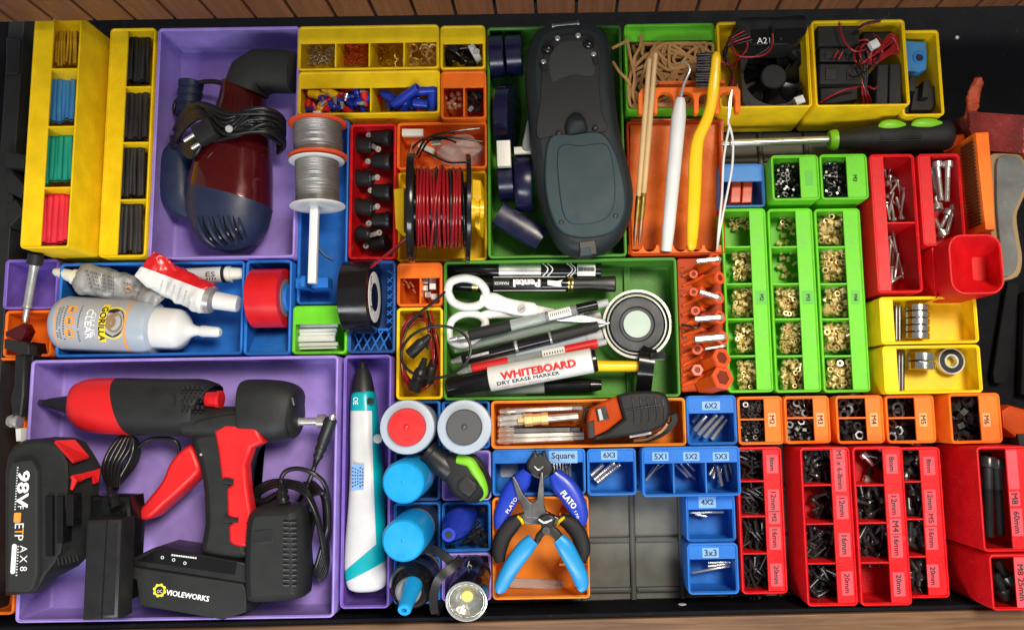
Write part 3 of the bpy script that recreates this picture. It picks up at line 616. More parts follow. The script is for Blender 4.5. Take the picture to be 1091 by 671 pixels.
for i, (x0_, y0_, x1_, y1_) in enumerate(((953, 244, 951, 290), (951, 246, 960, 296), (949, 258, 947, 286), (947, 252, 956, 270), (963, 297, 954, 262), (953, 298, 957, 270), (948, 302, 960, 294), (950, 284, 950, 300))):
    z = 16 + 1.6 * i; bolt(at(x0_, y0_, z), at(x1_, y1_, z + rnd.uniform(-3, 3)), 2.4, 2.5, 2.2, 'steel', 'thin silver screw in the near compartment of the red bin', g, csk=True)
g = 'big silver bolts in the red bin'
for i, (x0_, y0_, x1_, y1_, z) in enumerate(((998, 172, 1003, 214, 30), (1010, 172, 1009, 215, 32), (992, 180, 998, 212, 20), (999, 224, 997, 210, 26), (1012, 224, 1001, 245, 22), (1018, 219, 1008, 250, 26), (1006, 252, 996, 234, 28))):
    z += 14; bolt(at(x0_, y0_, z), at(x1_, y1_, z - 2), 4.6 if i < 4 else 4.2, 4.6, 5, 'steel', ('silver bolt lying head up at the far end of the red bin' if i < 2 else 'silver bolt jumbled in the middle of the red bin' if i < 4 else 'silver bolt slanting at the near end of the red bin'), g)
g = 'long black bolts in the tall red bins'
for i, (x0_, y0_, x1_, y1_, z) in enumerate(((1052, 486, 1054, 572, 60), (1062, 488, 1066, 570, 60), (1048, 482, 1050, 566, 40))):
    bolt(at(x0_, y0_, z), at(x1_, y1_, z), 7.4, 6.2, 8, 'screw_black', 'long black bolt in the tall red bin marked 60mm', g)
for i, (x0_, y0_, x1_, y1_, z) in enumerate(((1077, 622, 1062, 597, 58), (1073, 637, 1060, 611, 60), (1066, 640, 1064, 604, 40))):
    bolt(at(x0_, y0_, z), at(x1_, y1_, z), 7.4, 6.2, 8, 'screw_black', 'black bolt in the tall red bin marked 25mm', g)
# grub screws and pins
def rod(a, b, r, m, name, label, cat, group, n=12, grooves=0):
    prof = [(0, r * .7), (.02, r)]
    if grooves:
        for i in range(grooves): f = .04 + .92 * i / grooves; prof += [(f, r), (f + .5 * .92 / grooves, r * .82)]
    prof += [(.98, r), (1, r * .7)]
    MB().lathe(a, b, prof, n).solo(name, m, label, cat, group)
g = 'silver pins in the blue bins'
for a, b in (((740, 458, 22), (753, 442, 28)), ((744, 463, 20), (764, 441, 26)), ((750, 466, 18), (771, 442, 24)), ((738, 449, 14), (745, 440, 18)), ((758, 468, 14), (775, 446, 18))): rod(at(*a), at(*b), 2.1, 'bright_steel', 'steel_pin', 'smooth silver pin in the blue bin marked 6X2', 'pin', g)
for a, b in (((630, 506, 18), (643, 494, 22)), ((633, 511, 17), (655, 492, 20)), ((636, 514, 16), (661, 494, 18))): rod(at(*a), at(*b), 2.1, 'bright_steel', 'grooved_pin', 'grooved silver pin in the blue bin marked 6X3', 'pin', g, grooves=12)
for a, b in (((688, 512, 22), (702, 494, 26)), ((690, 508, 18), (697, 496, 20)), ((692, 505, 15), (708, 494, 16))): rod(at(*a), at(*b), 1.2, 'bright_steel', 'steel_pin', 'thin silver pin in the 5X1 compartment', 'pin', g)
for a, b in (((733, 508, 20), (719, 494, 26)), ((736, 507, 22), (725, 493, 26)), ((740, 501, 24), (732, 493, 26)), ((741, 510, 14), (722, 497, 16))): rod(at(*a), at(*b), 1.25, 'bright_steel', 'steel_pin', 'thin silver pin in the 5X2 compartment', 'pin', g)
for i, (a, b) in enumerate((((756, 505, 22), (762, 494, 26)), ((760, 509, 22), (763, 494, 24)), ((769, 517, 24), (764, 495, 30)), ((776, 512, 20), (772, 494, 26)), ((781, 510, 20), (777, 493, 24)), ((766, 514, 16), (769, 496, 20)))): rod(at(*a), at(*b), 1.7, 'steel', 'grooved_pin', 'grooved pin in the 5X3 compartment', 'pin', g, grooves=9)
rod(at(734, 545.5, 22), at(771, 545, 22), 1.2, 'bright_steel', 'steel_pin', 'long thin pin in the blue bin marked 4X2', 'pin', g); rod(at(740, 547, 18), at(753, 550, 18), 1.3, 'bright_steel', 'steel_pin', 'short pin behind the long one in the blue bin marked 4X2', 'pin', g)
for a, b, w in (((754, 599, 22), (778, 598, 22), 'far'), ((754, 603, 20), (778, 600, 20), 'near')): rod(at(*a), at(*b), 1.25, 'bright_steel', 'grooved_pin', f'{w} one of two short grooved pins in the blue bin marked 3x3', 'pin', g, grooves=10)
rod(at(737, 610, 20), at(778, 602.5, 22), 1.1, 'bright_steel', 'steel_pin', 'long slanting pin in the blue bin marked 3x3', 'pin', g)
for i in range(6): MB().obox(at(590.5 + i * 3.3, 489, 20), at(591 + i * 3.3, 514, 14), 2, 2, .2).solo('square_pin', 'bright_steel', 'square silver pin under the word Square', 'pin', g)
MB().prism(rrect(*[f(v) for f, v in ((float, at(533, 493, 9).x), (float, at(552, 493, 9).x))], at(540, 508, 9).y, at(540, 492, 9).y, 2), 8.1, 9.4, .2).solo('plastic_bag', 'film', 'crumpled clear bag in the left compartment of the blue pin bin', 'bag')
# ================================================================ bearings
def bearing_stack(x0, x1, y0, y1, n, z, label):
    for i in range(n):
        a, b = at((x0 + x1) / 2, y0 + (y1 - y0) * i / n, z), at((x0 + x1) / 2, y0 + (y1 - y0) * (i + .9) / n, z); r = (x1 - x0) / 2 * mmpx(z + 6)
        th = T('ball_bearing', label, 'bearing', a, 'steel bearings in the yellow bins')
        MB().lathe(a, b, [(0, r * .55), (0, r * .93), (.08, r), (.92, r), (1, r * .93), (1, r * .55)], 28).build('outer_race', 'chrome', th)
bearing_stack(965, 990, 325, 362, 5, 42, 'steel bearing standing on edge in the stack of the far yellow bin')
bearing_stack(968, 996, 376, 395, 2, 43, 'steel bearing standing on edge in the pair of the near yellow bin')
c = at(1013.5, 384.5, 40); k = mmpx(40); r = 14.3 * k
th = T('ball_bearing', 'black sealed bearing lying flat in the near yellow bin', 'bearing', (c.x, c.y, 32.2), 'steel bearings in the yellow bins')
MB().ring(c, r * .88, r, 32.2, 41, 36).build('outer_race', 'bright_steel', th); MB().ring(c, r * .54, r * .87, 33, 40.4, 36).build('seal', 'black_rubber', th); MB().ring(c, r * .38, r * .53, 32.3, 41, 36).build('inner_race', 'bright_steel', th)
for (x, ya, yb, w) in ((956, 326, 362, 'far'), (959, 373, 416, 'near')):
    for j in range(2): MB().lathe(at(x + j * 3.4 - 1.5, ya, 36), at(x + j * 3.4 - 1.5, yb, 36), [(0, 2.2), (1, 2.2)], 12).solo('steel_rod', 'dark_steel', f'dark steel rod under the shelf of the {w} yellow bearing bin', 'rod', 'steel rods in the bearing bins')
# ================================================================ hair dryer
def dome(px, py, z, w): pass
c = at(245, 190, 8)
hd = T('hair_dryer', 'dark red and navy hair dryer wrapped in its own cord', 'hair dryer', (c.x, c.y, 8))
z = 37; k = mmpx(50)
secs = [(at(260, 90, z + 2), 23 * k, 20), (at(259, 110, z), 25 * k, 22), (at(256, 140, z), 33 * k, 25), (at(250, 170, z), 41 * k, 27), (at(246, 200, z), 45 * k, 28), (at(245, 225, z), 45 * k, 28), (at(246, 248, z), 38 * k, 25), (at(247, 262, z), 25 * k, 18), (at(247, 269, z), 6 * k, 6)]
l0, l1 = at(203, 198, 50), at(287, 219, 50)
bod = MB().loft(secs, 2.2, 40, 6); nrm = Vector((-(l1 - l0).y, (l1 - l0).x, 0)) * -1
nav = bod.cut(l0, nrm)
bod.build('barrel', 'maroon', hd, ang=60)
nv = nav.build('rear_cover', 'navy', hd, ang=60)
slots = MB()
for i in range(5):
    x = 210 + i * 11
    def gz(px, py):
        p = at(px, py, 60); best = 36
        q = [v for v in nav.v if (v.xy - p.xy).length < 4.5]
        return max([v.z for v in q] or [best])
    pts = [(x, 231 + (2 - abs(i - 2)) * -1), (x + 3, 243), (x + 9, 254), (x + 19, 263)]
    slots.tube([at(a, b, gz(a, b) + .1) for a, b in pts], lambda t: .5 + 1.5 * math.sin(math.pi * t), 6, 6)
slots.build('rib', 'navy', nv)
gv = MB()
for i in range(4):
    x = 215.5 + i * 11; pts = [(x, 230), (x + 3, 243), (x + 9, 254), (x + 17, 262)]; gv.tube([at(a, b, gz(a, b) - .2) for a, b in pts], lambda t: .3 + .9 * math.sin(math.pi * t), 6, 6)
gv.build('groove', 'gloss_black', nv)
nz = MB().loft([(at(263, 96, 42), 22 * k, 19), (at(268, 82, 44), 22 * k, 19), (at(278, 77, 46), 24 * k, 18), (at(290, 76, 46), 23 * k, 17.5), (at(307, 77, 46), 22.5 * k, 17), (at(313, 77.5, 46), 22 * k, 16.5), (at(312.5, 77.5, 46), 20 * k, 14.5), (at(300, 77, 46), 18 * k, 13)], 2.6, 36, 1)
nz.build('nozzle', 'soft_black', hd, ang=40)
h = MB().loft([(at(196, 158, 26), 14 * k, 12), (at(190, 175, 24), 18 * k, 14), (at(189, 198, 24), 19 * k, 14), (at(192, 214, 24), 17 * k, 13), (at(203, 226, 24), 11 * k, 10), (at(212, 230, 24), 6 * k, 6)], 3, 24, 5); h.build('folding_handle', 'navy', hd, ang=50)
g_ = MB().lathe(at(204, 87, 34), at(200, 122, 34), [(0, 8), (.04, 10.5), (.2, 10.2), (.22, 9.4), (.28, 9.4), (.3, 10.4), (.45, 10.2), (.47, 9.2), (.53, 9.2), (.55, 10.2), (.7, 10), (.72, 9), (.78, 9), (.8, 9.8), (1, 9.6)], 22); g_.build('cord_guard', 'navy', hd)
cb = MB(); rnd = random.Random(3)
for i in range(17):
    o1, o2 = rnd.uniform(-15, 12), rnd.uniform(-13, 13); zt = 68 + rnd.uniform(-3, 4)
    cb.tube(PT([(186 + rnd.uniform(-5, 5), 146 + o1, 38), (197, 126 + o1, 55), (215, 117 + o1 * .8, zt), (240, 124 + o1 * .6 + i, zt + 3), (268, 128 + o2, zt + 3), (290, 130 + o2, zt - 4), (303, 142 + o2, 48), (296, 157 + o2 * .5, 34)]), 1.75, 8, 6)
for i in range(7): cb.tube(PT([(183, 158 - i * 2, 36), (205, 150 + i * 3, 60), (230, 140 - i * 2, 70), (262, 117 + i * 3, 72), (285, 121 + i * 4, 62), (299, 135 + i * 3, 48)]), 1.75, 8, 6)
cb.tube(PT([(210, 89, 38), (222, 87, 42), (236, 89, 46), (246, 100, 50)]), 2.2, 8, 6); cb.tube(PT([(190, 105, 30), (186, 112, 26), (187, 122, 26), (196, 124, 30)]), 1.6, 8, 5)
cb.tube(PT([(229, 150, 64), (255, 143, 74), (285, 132, 70), (300, 145, 52)]), 2.2, 8, 6)
cb.build('power_cord', 'cable', hd, ang=60)
pl = MB().obox(at(229, 135, 74), at(211, 146, 71), 17, 11, 2).build('mains_plug', 'dark_plastic', hd)
for a, b in (((211, 141, 72), (196, 150.5, 70)), ((219, 149, 72), (204, 158.5, 70))): MB().lathe(at(*a), at(*b), [(0, 2.1), (.35, 2.1), (.36, 1.7), (.96, 1.7), (1, 1.1)], 12).build('pin', 'bright_steel', pl)
MB().lathe(at(244, 137, 73), at(244, 137.5, 78), [(0, 3), (.9, 3), (1, 2.2)], 14).build('button', 'light_grey', hd)
# ================================================================ crimp pieces, rings, plugs
def scatter(n, rect, z0, z1, make, name, m, label, cat, group, seed):
    rnd = random.Random(seed); l, t, r, b = rect; pts = []; base = None
    for i in range(n):
        best = max(((rnd.uniform(l, r), rnd.uniform(t, b)) for _ in range(8)), key=lambda q: min([(q[0] - p[0]) ** 2 + (q[1] - p[1]) ** 2 for p in pts] or [1e9])); pts.append(best)
        p = at(best[0], best[1], rnd.uniform(z0, z1)); R_ = Matrix.Rotation(rnd.uniform(0, 6.28), 3, 'Z') @ Matrix.Rotation(rnd.gauss(0, .3), 3, 'Y') @ Matrix.Rotation(rnd.gauss(0, .5), 3, 'X')
        if base is None: base = MB().add(make.v, make.f).build(name, m, None, 35, origin=Vector()); o = base
        else: o = base.copy(); col.objects.link(o)
        o.location = p * S; o.rotation_euler = R_.to_euler(); tag(o, label, cat, group)
def tubep(L, r, ri): a, b = Vector((-L / 2, 0, 0)), Vector((L / 2, 0, 0)); return MB().lathe(a, b, [(.25, ri * .9), (0, ri), (0, r), (.6, r), (.68, r * .7), (1, r * .65)], 12)
g = 'small rings in the wide yellow bin'
scatter(26, (327, 51, 355, 69), 20, 28, proto_ring(1.6, 2.6, 1.2, 12), 'small_ring', 'clear', 'small clear ring in the first compartment of the wide yellow bin', 'ring', g, 1)
scatter(46, (360, 47, 391, 69), 20, 30, proto_ring(1.3, 2.2, 1., 10), 'small_ring', 'orange_red', 'small red ring in the second compartment of the wide yellow bin', 'ring', g, 2)
scatter(9, (397, 52, 428, 69), 14, 22, proto_ring(2.2, 3.6, 1.6, 14), 'small_ring', 'gold', 'amber ring in the third compartment of the wide yellow bin', 'ring', g, 3)
scatter(16, (433, 49, 463, 68), 18, 30, proto_ring(2.6, 4.4, 1., 16), 'small_ring', 'brass', 'brass washer in the fourth compartment of the wide yellow bin', 'washer', g, 4)
g = 'crimp connectors in the wide yellow bin'
for n, mm_, cn, sd in ((22, 'tube_blue', 'blue', 5), (13, 'signal_red', 'red', 6)):
    scatter(n, (327, 97, 391, 118), 30, 43, tubep(12, 3.1, 1.8), 'crimp_sleeve', 'royal' if cn == 'blue' else mm_, f'small {cn} crimp in the left compartment of the wide yellow bin', 'crimp', g, sd)
scatter(3, (331, 98, 352, 118), 40, 45, tubep(14, 4, 2.6), 'crimp_sleeve', 'brush_yellow', 'thick yellow crimp in the left compartment of the wide yellow bin', 'crimp', g, 7)
scatter(8, (338, 98, 390, 119), 42, 47, tubep(6.5, 1.8, 1), 'crimp_tip', 'bright_steel', 'small bare metal crimp tip in the left compartment of the wide yellow bin', 'crimp', g, 8)
scatter(6, (400, 99, 462, 118), 16, 24, tubep(13, 3.4, 2.2), 'crimp_sleeve', 'signal_red', 'red crimp low in the right compartment of the wide yellow bin', 'crimp', g, 9)
for a, b in (((409, 99, 32), (428, 113, 36)), ((420, 112, 40), (445, 93, 54)), ((430, 117, 34), (436, 98, 44)), ((442, 97, 44), (464, 96, 46)), ((441, 110, 44), (456, 112, 44)), ((460, 117, 38), (461, 94, 46)), ((412, 104, 30), (424, 116, 30)), ((446, 104, 36), (438, 117, 36)), ((425, 104, 34), (414, 116, 32))):
    MB().lathe(at(*a), at(*b), [(.3, 3), (0, 3.2), (0, 4.4), (.5, 4.5), (.62, 4.), (1, 3.9), (1, 2.6), (.7, 2.4)], 16).solo('crimp_sleeve', 'royal', 'large blue crimp in the right compartment of the wide yellow bin', 'crimp', g)
def plugp(): return MB().box(-5, 2, -3, 3, -2.4, 2.4, .6, .4).box(2, 5.5, -1.6, 1.6, -1.4, 1.4, .3, .3)
g = 'black and white plugs in the small yellow bin'
scatter(13, (475, 51, 505, 69), 26, 36, plugp(), 'small_plug', 'black', 'small black plug in the square yellow bin', 'plug', g, 12)
for i, q in enumerate((((476, 60, 36), (484, 66, 36)), ((490, 52, 37), (498, 51, 36)), ((486, 56, 36), (497, 66, 35)))): MB().obox(at(*q[0]), at(*q[1]), 1.2, .6, .2).solo('metal_pin', 'bright_steel', 'thin metal contact among the black plugs in the square yellow bin', 'contact', g)
a = at(506, 52, 38); wp = T('white_plug', 'white plug with a round hole at the right of the square yellow bin', 'plug', a)
MB().obox(at(502, 49, 38), at(511, 66, 38), 6, 5, .6).build('body', 'white', wp); q = at(507.5, 55, 41.4); MB().ring(q, 1.2, 3, 40, 41.8, 16).build('socket', 'light_grey', wp)
scatter(12, (474, 98, 491, 117), 24, 36, MB().loft([(Vector((-2.4, 0, 0)), .4, .4), (Vector((-1.4, 0, 0)), 1.9, 1.9), (Vector((0, 0, 0)), 2.4, 2.4), (Vector((1.4, 0, 0)), 1.9, 1.9), (Vector((2.4, 0, 0)), .4, .4)], 2, 12, 2), 'clear_bead', 'clear_orange', 'clear bead in the small orange bin', 'bead', 'clear beads in the small orange bin', 13)
scatter(12, (498, 97, 512, 118), 26, 36, MB().box(-3, 3, -2, 2, -1.6, 1.6, .4, .3), 'plastic_chip', 'black', 'black chip in the small orange bin', 'chip', 'black chips in the small orange bin', 14)
# ================================================================ solder spools on a white rod
def spool(y0, y1, x, zc, rf, rc, tf, fl_a, fl_b, label, m_f2=None):
    a, b = at(x, y0, zc), at(x + (y1 - y0) * .02, y1, zc); L = (b - a).length; d = (b - a) / L
    th = T('solder_spool', label, 'spool', (a.x, a.y, zc - rf), 'solder spools on the white rod')
    def disc(p, q, m): return MB().lathe(p, q, [(0, 5.5), (0, rf * .96), (.3, rf), (.7, rf), (1, rf * .96), (1, rf * .55), (.6, rf * .5), (.6, 5.5)], 40).build('flange', m, th)
    disc(a, a + d * tf, fl_a); disc(b - d * tf, b, fl_b)
    prof = []; n = int((L - 2 * tf) / 1.15)
    for i in range(n): f = i / n; prof += [(f, rc - .28 + .3 * math.sin(i * 3.7) * .5), (f + .5 / n, rc + .25 + .15 * math.sin(i * 2.3))]
    MB().lathe(a + d * tf, b - d * tf, prof + [(1, rc - .3)], 36).build('wound_wire', 'solder', th, ang=60)
    return th
zc = 62
spool(131, 169, 338.5, zc, 24, 19.5, 2.2, 'orange_red', 'orange_red', 'upper solder spool with orange red flanges')
sp = spool(171, 221, 337.5, zc, 22.5, 17.5, 1.8, 'white', 'white', 'lower solder spool with white flanges')
rdd = MB().obox(at(338.5, 120, zc + 3), at(333, 302, zc), 7, 7, 1.6); rdd.solo('spool_rod', 'white_gloss', 'white plastic rod carrying the two solder spools over the blue bin', 'rod')
MB().obox(at(318, 303, 38), at(352, 302, 38), 9, 14, 1).obox(at(326, 302, 50), at(330, 302, 50), 9, 26, 1).solo('rod_bracket', 'blue', 'blue bracket in the blue bin under the end of the white rod', 'bracket')
MB().tube(PT([(328, 240, 14), (330, 252, 12), (338, 262, 11), (345, 271, 10), (355, 277, 10)]), .6, 6).solo('solder_offcut', 'solder', 'thin curl of loose solder lying in the blue bin under the white rod', 'wire')
# ================================================================ power jacks
g = 'black power jacks in the narrow red bin'
js = [((399, 145, 24), (417, 147, 30), (393, 144), 'the far end, lug to the left'), ((379, 154, 26), (396, 155, 28), (403, 159), 'the far end, lug to the right'), ((399, 172, 22), (417, 172, 26), (392, 172), 'the second row, lug to the left'),
      ((379, 190, 26), (396, 190, 28), (402, 189), 'the middle, lug to the right'), ((399, 205, 20), (417, 205, 24), (395, 203), 'the middle, lug hidden'), ((379, 220, 26), (397, 222, 28), (402, 220), 'the near half, lug to the right'), ((399, 236, 22), (416, 235, 24), (393, 238), 'the near half, lug to the left'),
      ((382, 249, 28), (394, 251, 30), (404, 248), 'the near end, lug to the right'), ((396, 262, 18), (412, 258, 22), (390, 262), 'the near end, lying lowest')]
for a, b, lg, wh in js:
    A, Bq = at(*a), at(*b); th = T('power_jack', 'black power jack in the red bin at ' + wh, 'power jack', A, g)
    if lg[0] < a[0]: A, Bq = Bq, A
    MB().lathe(A, Bq, [(-.04, 3.2), (-.04, 7), (.1, 8), (.2, 8), (.22, 7.2), (.96, 7.2), (.98, 6), (1.06, 5.6)], 20).build('body', 'black', th)
    p = at(lg[0], lg[1], a[2] + 6); d = (p - Bq).normalized(); th2 = MB().obox(Bq, p, 4, 1.2, .3)
    th2.ring((p.x, p.y), 1.1, 2.6, p.z - .6, p.z + .6, 14); th2.build('lug', 'bright_steel', th)
# ================================================================ orange bin of wires
ww = MB()
for q in ([(444, 165, 34), (452, 150, 46), (465, 144, 52), (485, 140, 52), (511, 137, 48)], [(446, 168, 34), (456, 151, 44), (470, 146, 49), (492, 148, 48), (514, 151, 44)], [(436, 162, 30), (448, 150, 42), (470, 142, 47), (484, 142, 44)], [(450, 160, 34), (462, 166, 38), (478, 173, 36), (496, 173, 32)], [(455, 150, 36), (474, 148, 40), (486, 152, 36)]): ww.tube(PT(q), .95, 7)
ww.solo('black_lead', 'cable', 'thin black wires arching over the orange bin behind the red wire spool', 'wire')
MB().obox(at(429, 142, 40), at(451, 142, 40), 6.5, 5, .8).solo('white_tag', 'off_white', 'long white plastic tag at the far left of the orange wire bin', 'tag')
for i, q in enumerate((((447, 155, 36), (462, 162, 38)), ((460, 153, 35), (470, 152, 36)))): MB().obox(at(*q[0]), at(*q[1]), 5, 4, .8).solo('white_connector', 'off_white', ('larger white connector amid the wires of the orange bin' if i == 0 else 'smaller white connector amid the wires of the orange bin'), 'connector')
for i, q in enumerate((((432, 172, 26), (440, 152, 34)), ((436, 172, 28), (447, 155, 34)), ((451, 160, 32), (466, 171, 30)))): MB().tube([at(*q[0]), at((q[0][0] + q[1][0]) / 2 + 1, (q[0][1] + q[1][1]) / 2, 34), at(*q[1])], .7, 6).solo('silver_lead', 'steel', 'bare silver wire in the orange bin behind the wire spool', 'wire', 'bare silver wires in the orange bin')
rnd = random.Random(8); bg = MB(); c0 = at(490, 160, 20); rs = []
for j, (f, zz) in enumerate(((1., 10), (1., 20), (.9, 27), (.62, 31), (.25, 32))): rs.append([Vector((c0.x + math.cos(t) * 22 * f * (1 + .12 * math.sin(5 * t + j)), c0.y + math.sin(t) * 13 * f * (1 + .12 * math.cos(4 * t + j)), zz + 2.2 * math.sin(3 * t + j * 1.3))) for t in (6.2832 * i / 28 for i in range(28))])
bg.rings(rs).solo('clear_bag', 'film', 'crumpled clear bag at the right of the orange wire bin', 'bag', ang=12)
# ================================================================ red wire spool
zc = 80
ws = T('wire_spool', 'black spool wound with red and black wire over the yellow bin', 'spool', at(470, 222, 36))
k = mmpx(zc)
xa, xb = at(440, 222, zc).x, at(498, 222, zc).x; yc = at(470, 222, zc).y
TL = Matrix.Translation(Vector(((xa + xb) / 2, yc, zc))) @ Matrix.Rotation(math.radians(8.5), 4, 'Y') @ Matrix.Translation(-Vector(((xa + xb) / 2, yc, zc)))
def xl_(x0, x1, prof, n=56): return MB().lathe(Vector((x0, yc, zc)), Vector((x1, yc, zc)), prof, n).xf(TL)
xl_(xa - 3.6, xa + 2.2, [(0, 9), (0, 43.6), (.1, 44), (.9, 44), (1, 43.6), (1, 9)]).build('flange', 'gloss_black', ws); xl_(xb - 1.8, xb + 1.8, [(0, 9), (0, 43.6), (.15, 44), (.85, 44), (1, 43.6), (1, 9)]).build('flange', 'gloss_black', ws)
xl_(xa, xb, [(0, 22), (1, 22)]).build('core', 'gloss_black', ws)
wr, wb = MB(), MB(); n = 18; L = xb - xa - 6
for i in range(n):
    x = xa + 3 + L * (i + .5 + .25 * math.sin(i * 5.3)) / n; rr = 31 + 1.3 * math.sin(i * 2.1)
    tgt = wb if i % 5 in (2,) and i > 2 else wr
    ring = [Vector((x + (.7 + .9 * (i % 4 == 1)) * math.sin(t + i), yc + rr * math.cos(t), zc + rr * math.sin(t))) for t in (6.2832 * j / 56 for j in range(57))]
    tgt.tube(ring, 1.25, 8, 1)
wr.tube([Vector((xa + 14 + 10 * (t / 12), yc - 34.5 * math.cos(.1 + 2.9 * t / 12), zc + 32.6 * math.sin(.1 + 2.9 * t / 12))) for t in range(13)], 1.25, 8, 2)
wr.xf(TL); wb.xf(TL)
wr.tube([Vector((xa + 9, yc - 32.5, zc + 6))] + PT([(441, 247, 84), (428, 258, 80), (412, 271, 70), (395, 285, 62)]), 1.25, 8, 5)
wb.tube([Vector((xa + 7, yc - 32, zc + 4))] + PT([(439, 249, 82), (424, 263, 76), (415, 271, 68)]), 1.2, 8, 5)
wr.build('red_wire', 'wire_red', ws, ang=60); wb.build('black_wire', 'cable', ws, ang=60)
ax_ = T('spool_axle', 'yellow axle ends sticking out beside the red wire spool', 'axle', at(470, 222, 36)); cl = MB()
cl.lathe(Vector((xb + 2, yc, zc - 4)), Vector((xb + 12, yc, zc - 6)), [(0, 9), (.3, 9), (.31, 6), (.7, 6), (.71, 8), (1, 8)], 24); cl.prism(PO([(505, 196), (514, 197), (515, 224), (513, 250), (508, 246), (505, 224)], 50), 34, 64, .8)
cl.build('axle_end', 'brush_yellow', ax_); MB().prism(PO([(422, 205), (433, 203), (433, 250), (424, 246)], 50), 34, 60, .8).build('axle_end', 'brush_yellow', ax_)
# ================================================================ red tape, black tape
c = at(282, 318, 40); k = mmpx(60)
rt = T('tape_roll', 'roll of glossy red tape in a blue cradle', 'tape', (c.x, c.y, 14), 'tape rolls')
a, b = Vector((at(270, 317, 44).x, c.y, 41)), Vector((at(304, 317, 44).x, c.y, 41)); r = 24.8
MB().lathe(a, b, [(0, 16), (0, r - .3), (.01, r), (.99, r), (1, r - .3), (1, 16)], 64).build('tape', 'tape_red', rt)
MB().lathe(a + X * .4, b + X * .5, [(0, 13.5), (0, 16), (1, 16), (1, 13.5)], 48).build('core', 'grey', rt)
MB().lathe(a - X * 3, b + X * 3.5, [(0, 12), (1, 12)], 30).solo('tape_hub', 'blue', 'blue printed hub inside the red tape roll', 'hub')
c = at(388, 318, 40)
bt = T('tape_roll', 'roll of black tape with a white oval label in a blue lattice bin', 'tape', (c.x, c.y, 14), 'tape rolls')
a, b = Vector((at(368.5, 318, 50).x, c.y, 47)), Vector((at(398, 318, 50).x, c.y, 47)); r = 30.5
MB().lathe(a, b, [(0, 14), (0, r - .3), (.012, r), (.988, r), (1, r - .4), (1, 14)], 64).build('tape', 'gloss_black', bt)
lb = MB().lathe(b - X * .3, b + X * .25, [(0, 1), (0, 21.5), (1, 21.3), (1, 1)], 48).build('label', 'paper', bt)
MB().lathe(b - X * .2, b + X * .35, [(0, .5), (0, 12), (1, 12), (1, .5)], 40).build('core', 'gloss_black', lb)
tx = MB(); tx.text('VAV', b + X * .45 + Y * 9.5 + Z * 13.5, Y * -1, w=13, nrm=X); tx.text('F.', b + X * .45 - Y * 12 + Z * 11.5, Y * -1, w=6, nrm=X); tx.build('lettering', 'ink', lb, ang=0)
# ================================================================ white strips, copper pins, silver blocks
for i, (y, za) in enumerate(((347, 30), (352, 31), (356, 32), (361, 33), (367, 31), (370, 29))):
    MB().obox(at(318 + (i * 37) % 3, y + .4, za), at(360 - (i * 53) % 4, y - .6, za + 1), 3.2 if i != 3 else 5, 3, .4).solo('white_strip', 'white', 'white plastic strip in the small lime bin', 'strip', 'white strips in the lime bin')
for i, q in enumerate((((428, 300), (431, 304)), ((433, 299), (436, 307)), ((437, 300), (441, 306)), ((440, 308), (443, 312)), ((430, 298), (434, 301)))): MB().lathe(at(*q[0], 28 + i), at(*q[1], 27 + i), [(0, 1.7), (.3, 1.7), (.31, 1.2), (1, 1.2)], 10).solo('copper_pin', 'copper', 'copper pin in the left compartment of the small orange bin', 'pin', 'copper pins in the small orange bin')
for i, (x, y, z) in enumerate(((453, 299, 32), (461, 298, 30), (453, 307, 30), (461, 305, 36), (456, 314, 31), (463, 316, 28))):
    p = at(x, y, z); MB().box(p.x - 2.6, p.x + 2.6, p.y - 2.6, p.y + 2.4, z - 3, z + 1.5, .4, .4).solo('connector_block', 'bright_steel' if i % 2 == 0 else 'white', 'silver connector block in the right compartment of the small orange bin' if i % 2 == 0 else 'white connector block in the right compartment of the small orange bin', 'connector', 'connector blocks in the small orange bin')
# ================================================================ red and black leads in the yellow bin
rl_ = T('power_lead', 'coiled red and black leads with plugs in the yellow bin', 'cable', at(447, 378, 10))
q = MB(); kb = MB(); rnd = random.Random(4)
for i in range(6):
    dx, dy = rnd.uniform(-3, 3), rnd.uniform(-3, 3); zz = 24 + 3.4 * i
    cx, cy, rx, ry = 446 + dx, 376 + dy, 18.5 + rnd.uniform(-1.5, 1.5), 39 + rnd.uniform(-3, 2)
    pts = [(cx + rx * math.cos(t) * (1 + .08 * math.sin(2 * t + i)), cy + ry * math.sin(t), zz + 3 * math.sin(t * 2 + i)) for t in (6.2832 * j / 14 + i for j in range(14 if i % 2 else 12))]
    (q if i != 2 else kb).tube(PT(pts), 1.05, 7, 5)
q.tube(PT([(452, 333, 46), (456, 350, 50), (460, 372, 48), (463, 400, 42)]), 1.05, 7); q.tube(PT([(459, 331, 44), (465, 360, 48), (468, 392, 42), (463, 412, 38)]), 1.05, 7)
kb.tube(PT([(455, 331, 44), (458, 348, 49), (455, 372, 48)]), 1., 7)
q.build('red_wire', 'wire_red', rl_, ang=60); kb.build('black_wire', 'cable', rl_, ang=60)
for a, b, r0 in (((458, 357, 52), (436, 378, 50), 5), ((453, 381, 50), (441, 417, 48), 5.4), ((462, 382, 44), (456, 408, 40), 4.6)):
    A, Bq = at(*a), at(*b); MB().lathe(A, Bq, [(0, 1.6), (.05, 2.6), (.12, 2.4), (.14, 3), (.2, 2.8), (.22, 3.4), (.3, 3.2), (.32, 4), (.42, r0), (.96, r0), (1, r0 - .6), (1, 2.6), (.8, 2.4)], 18).build('plug', 'black', rl_)
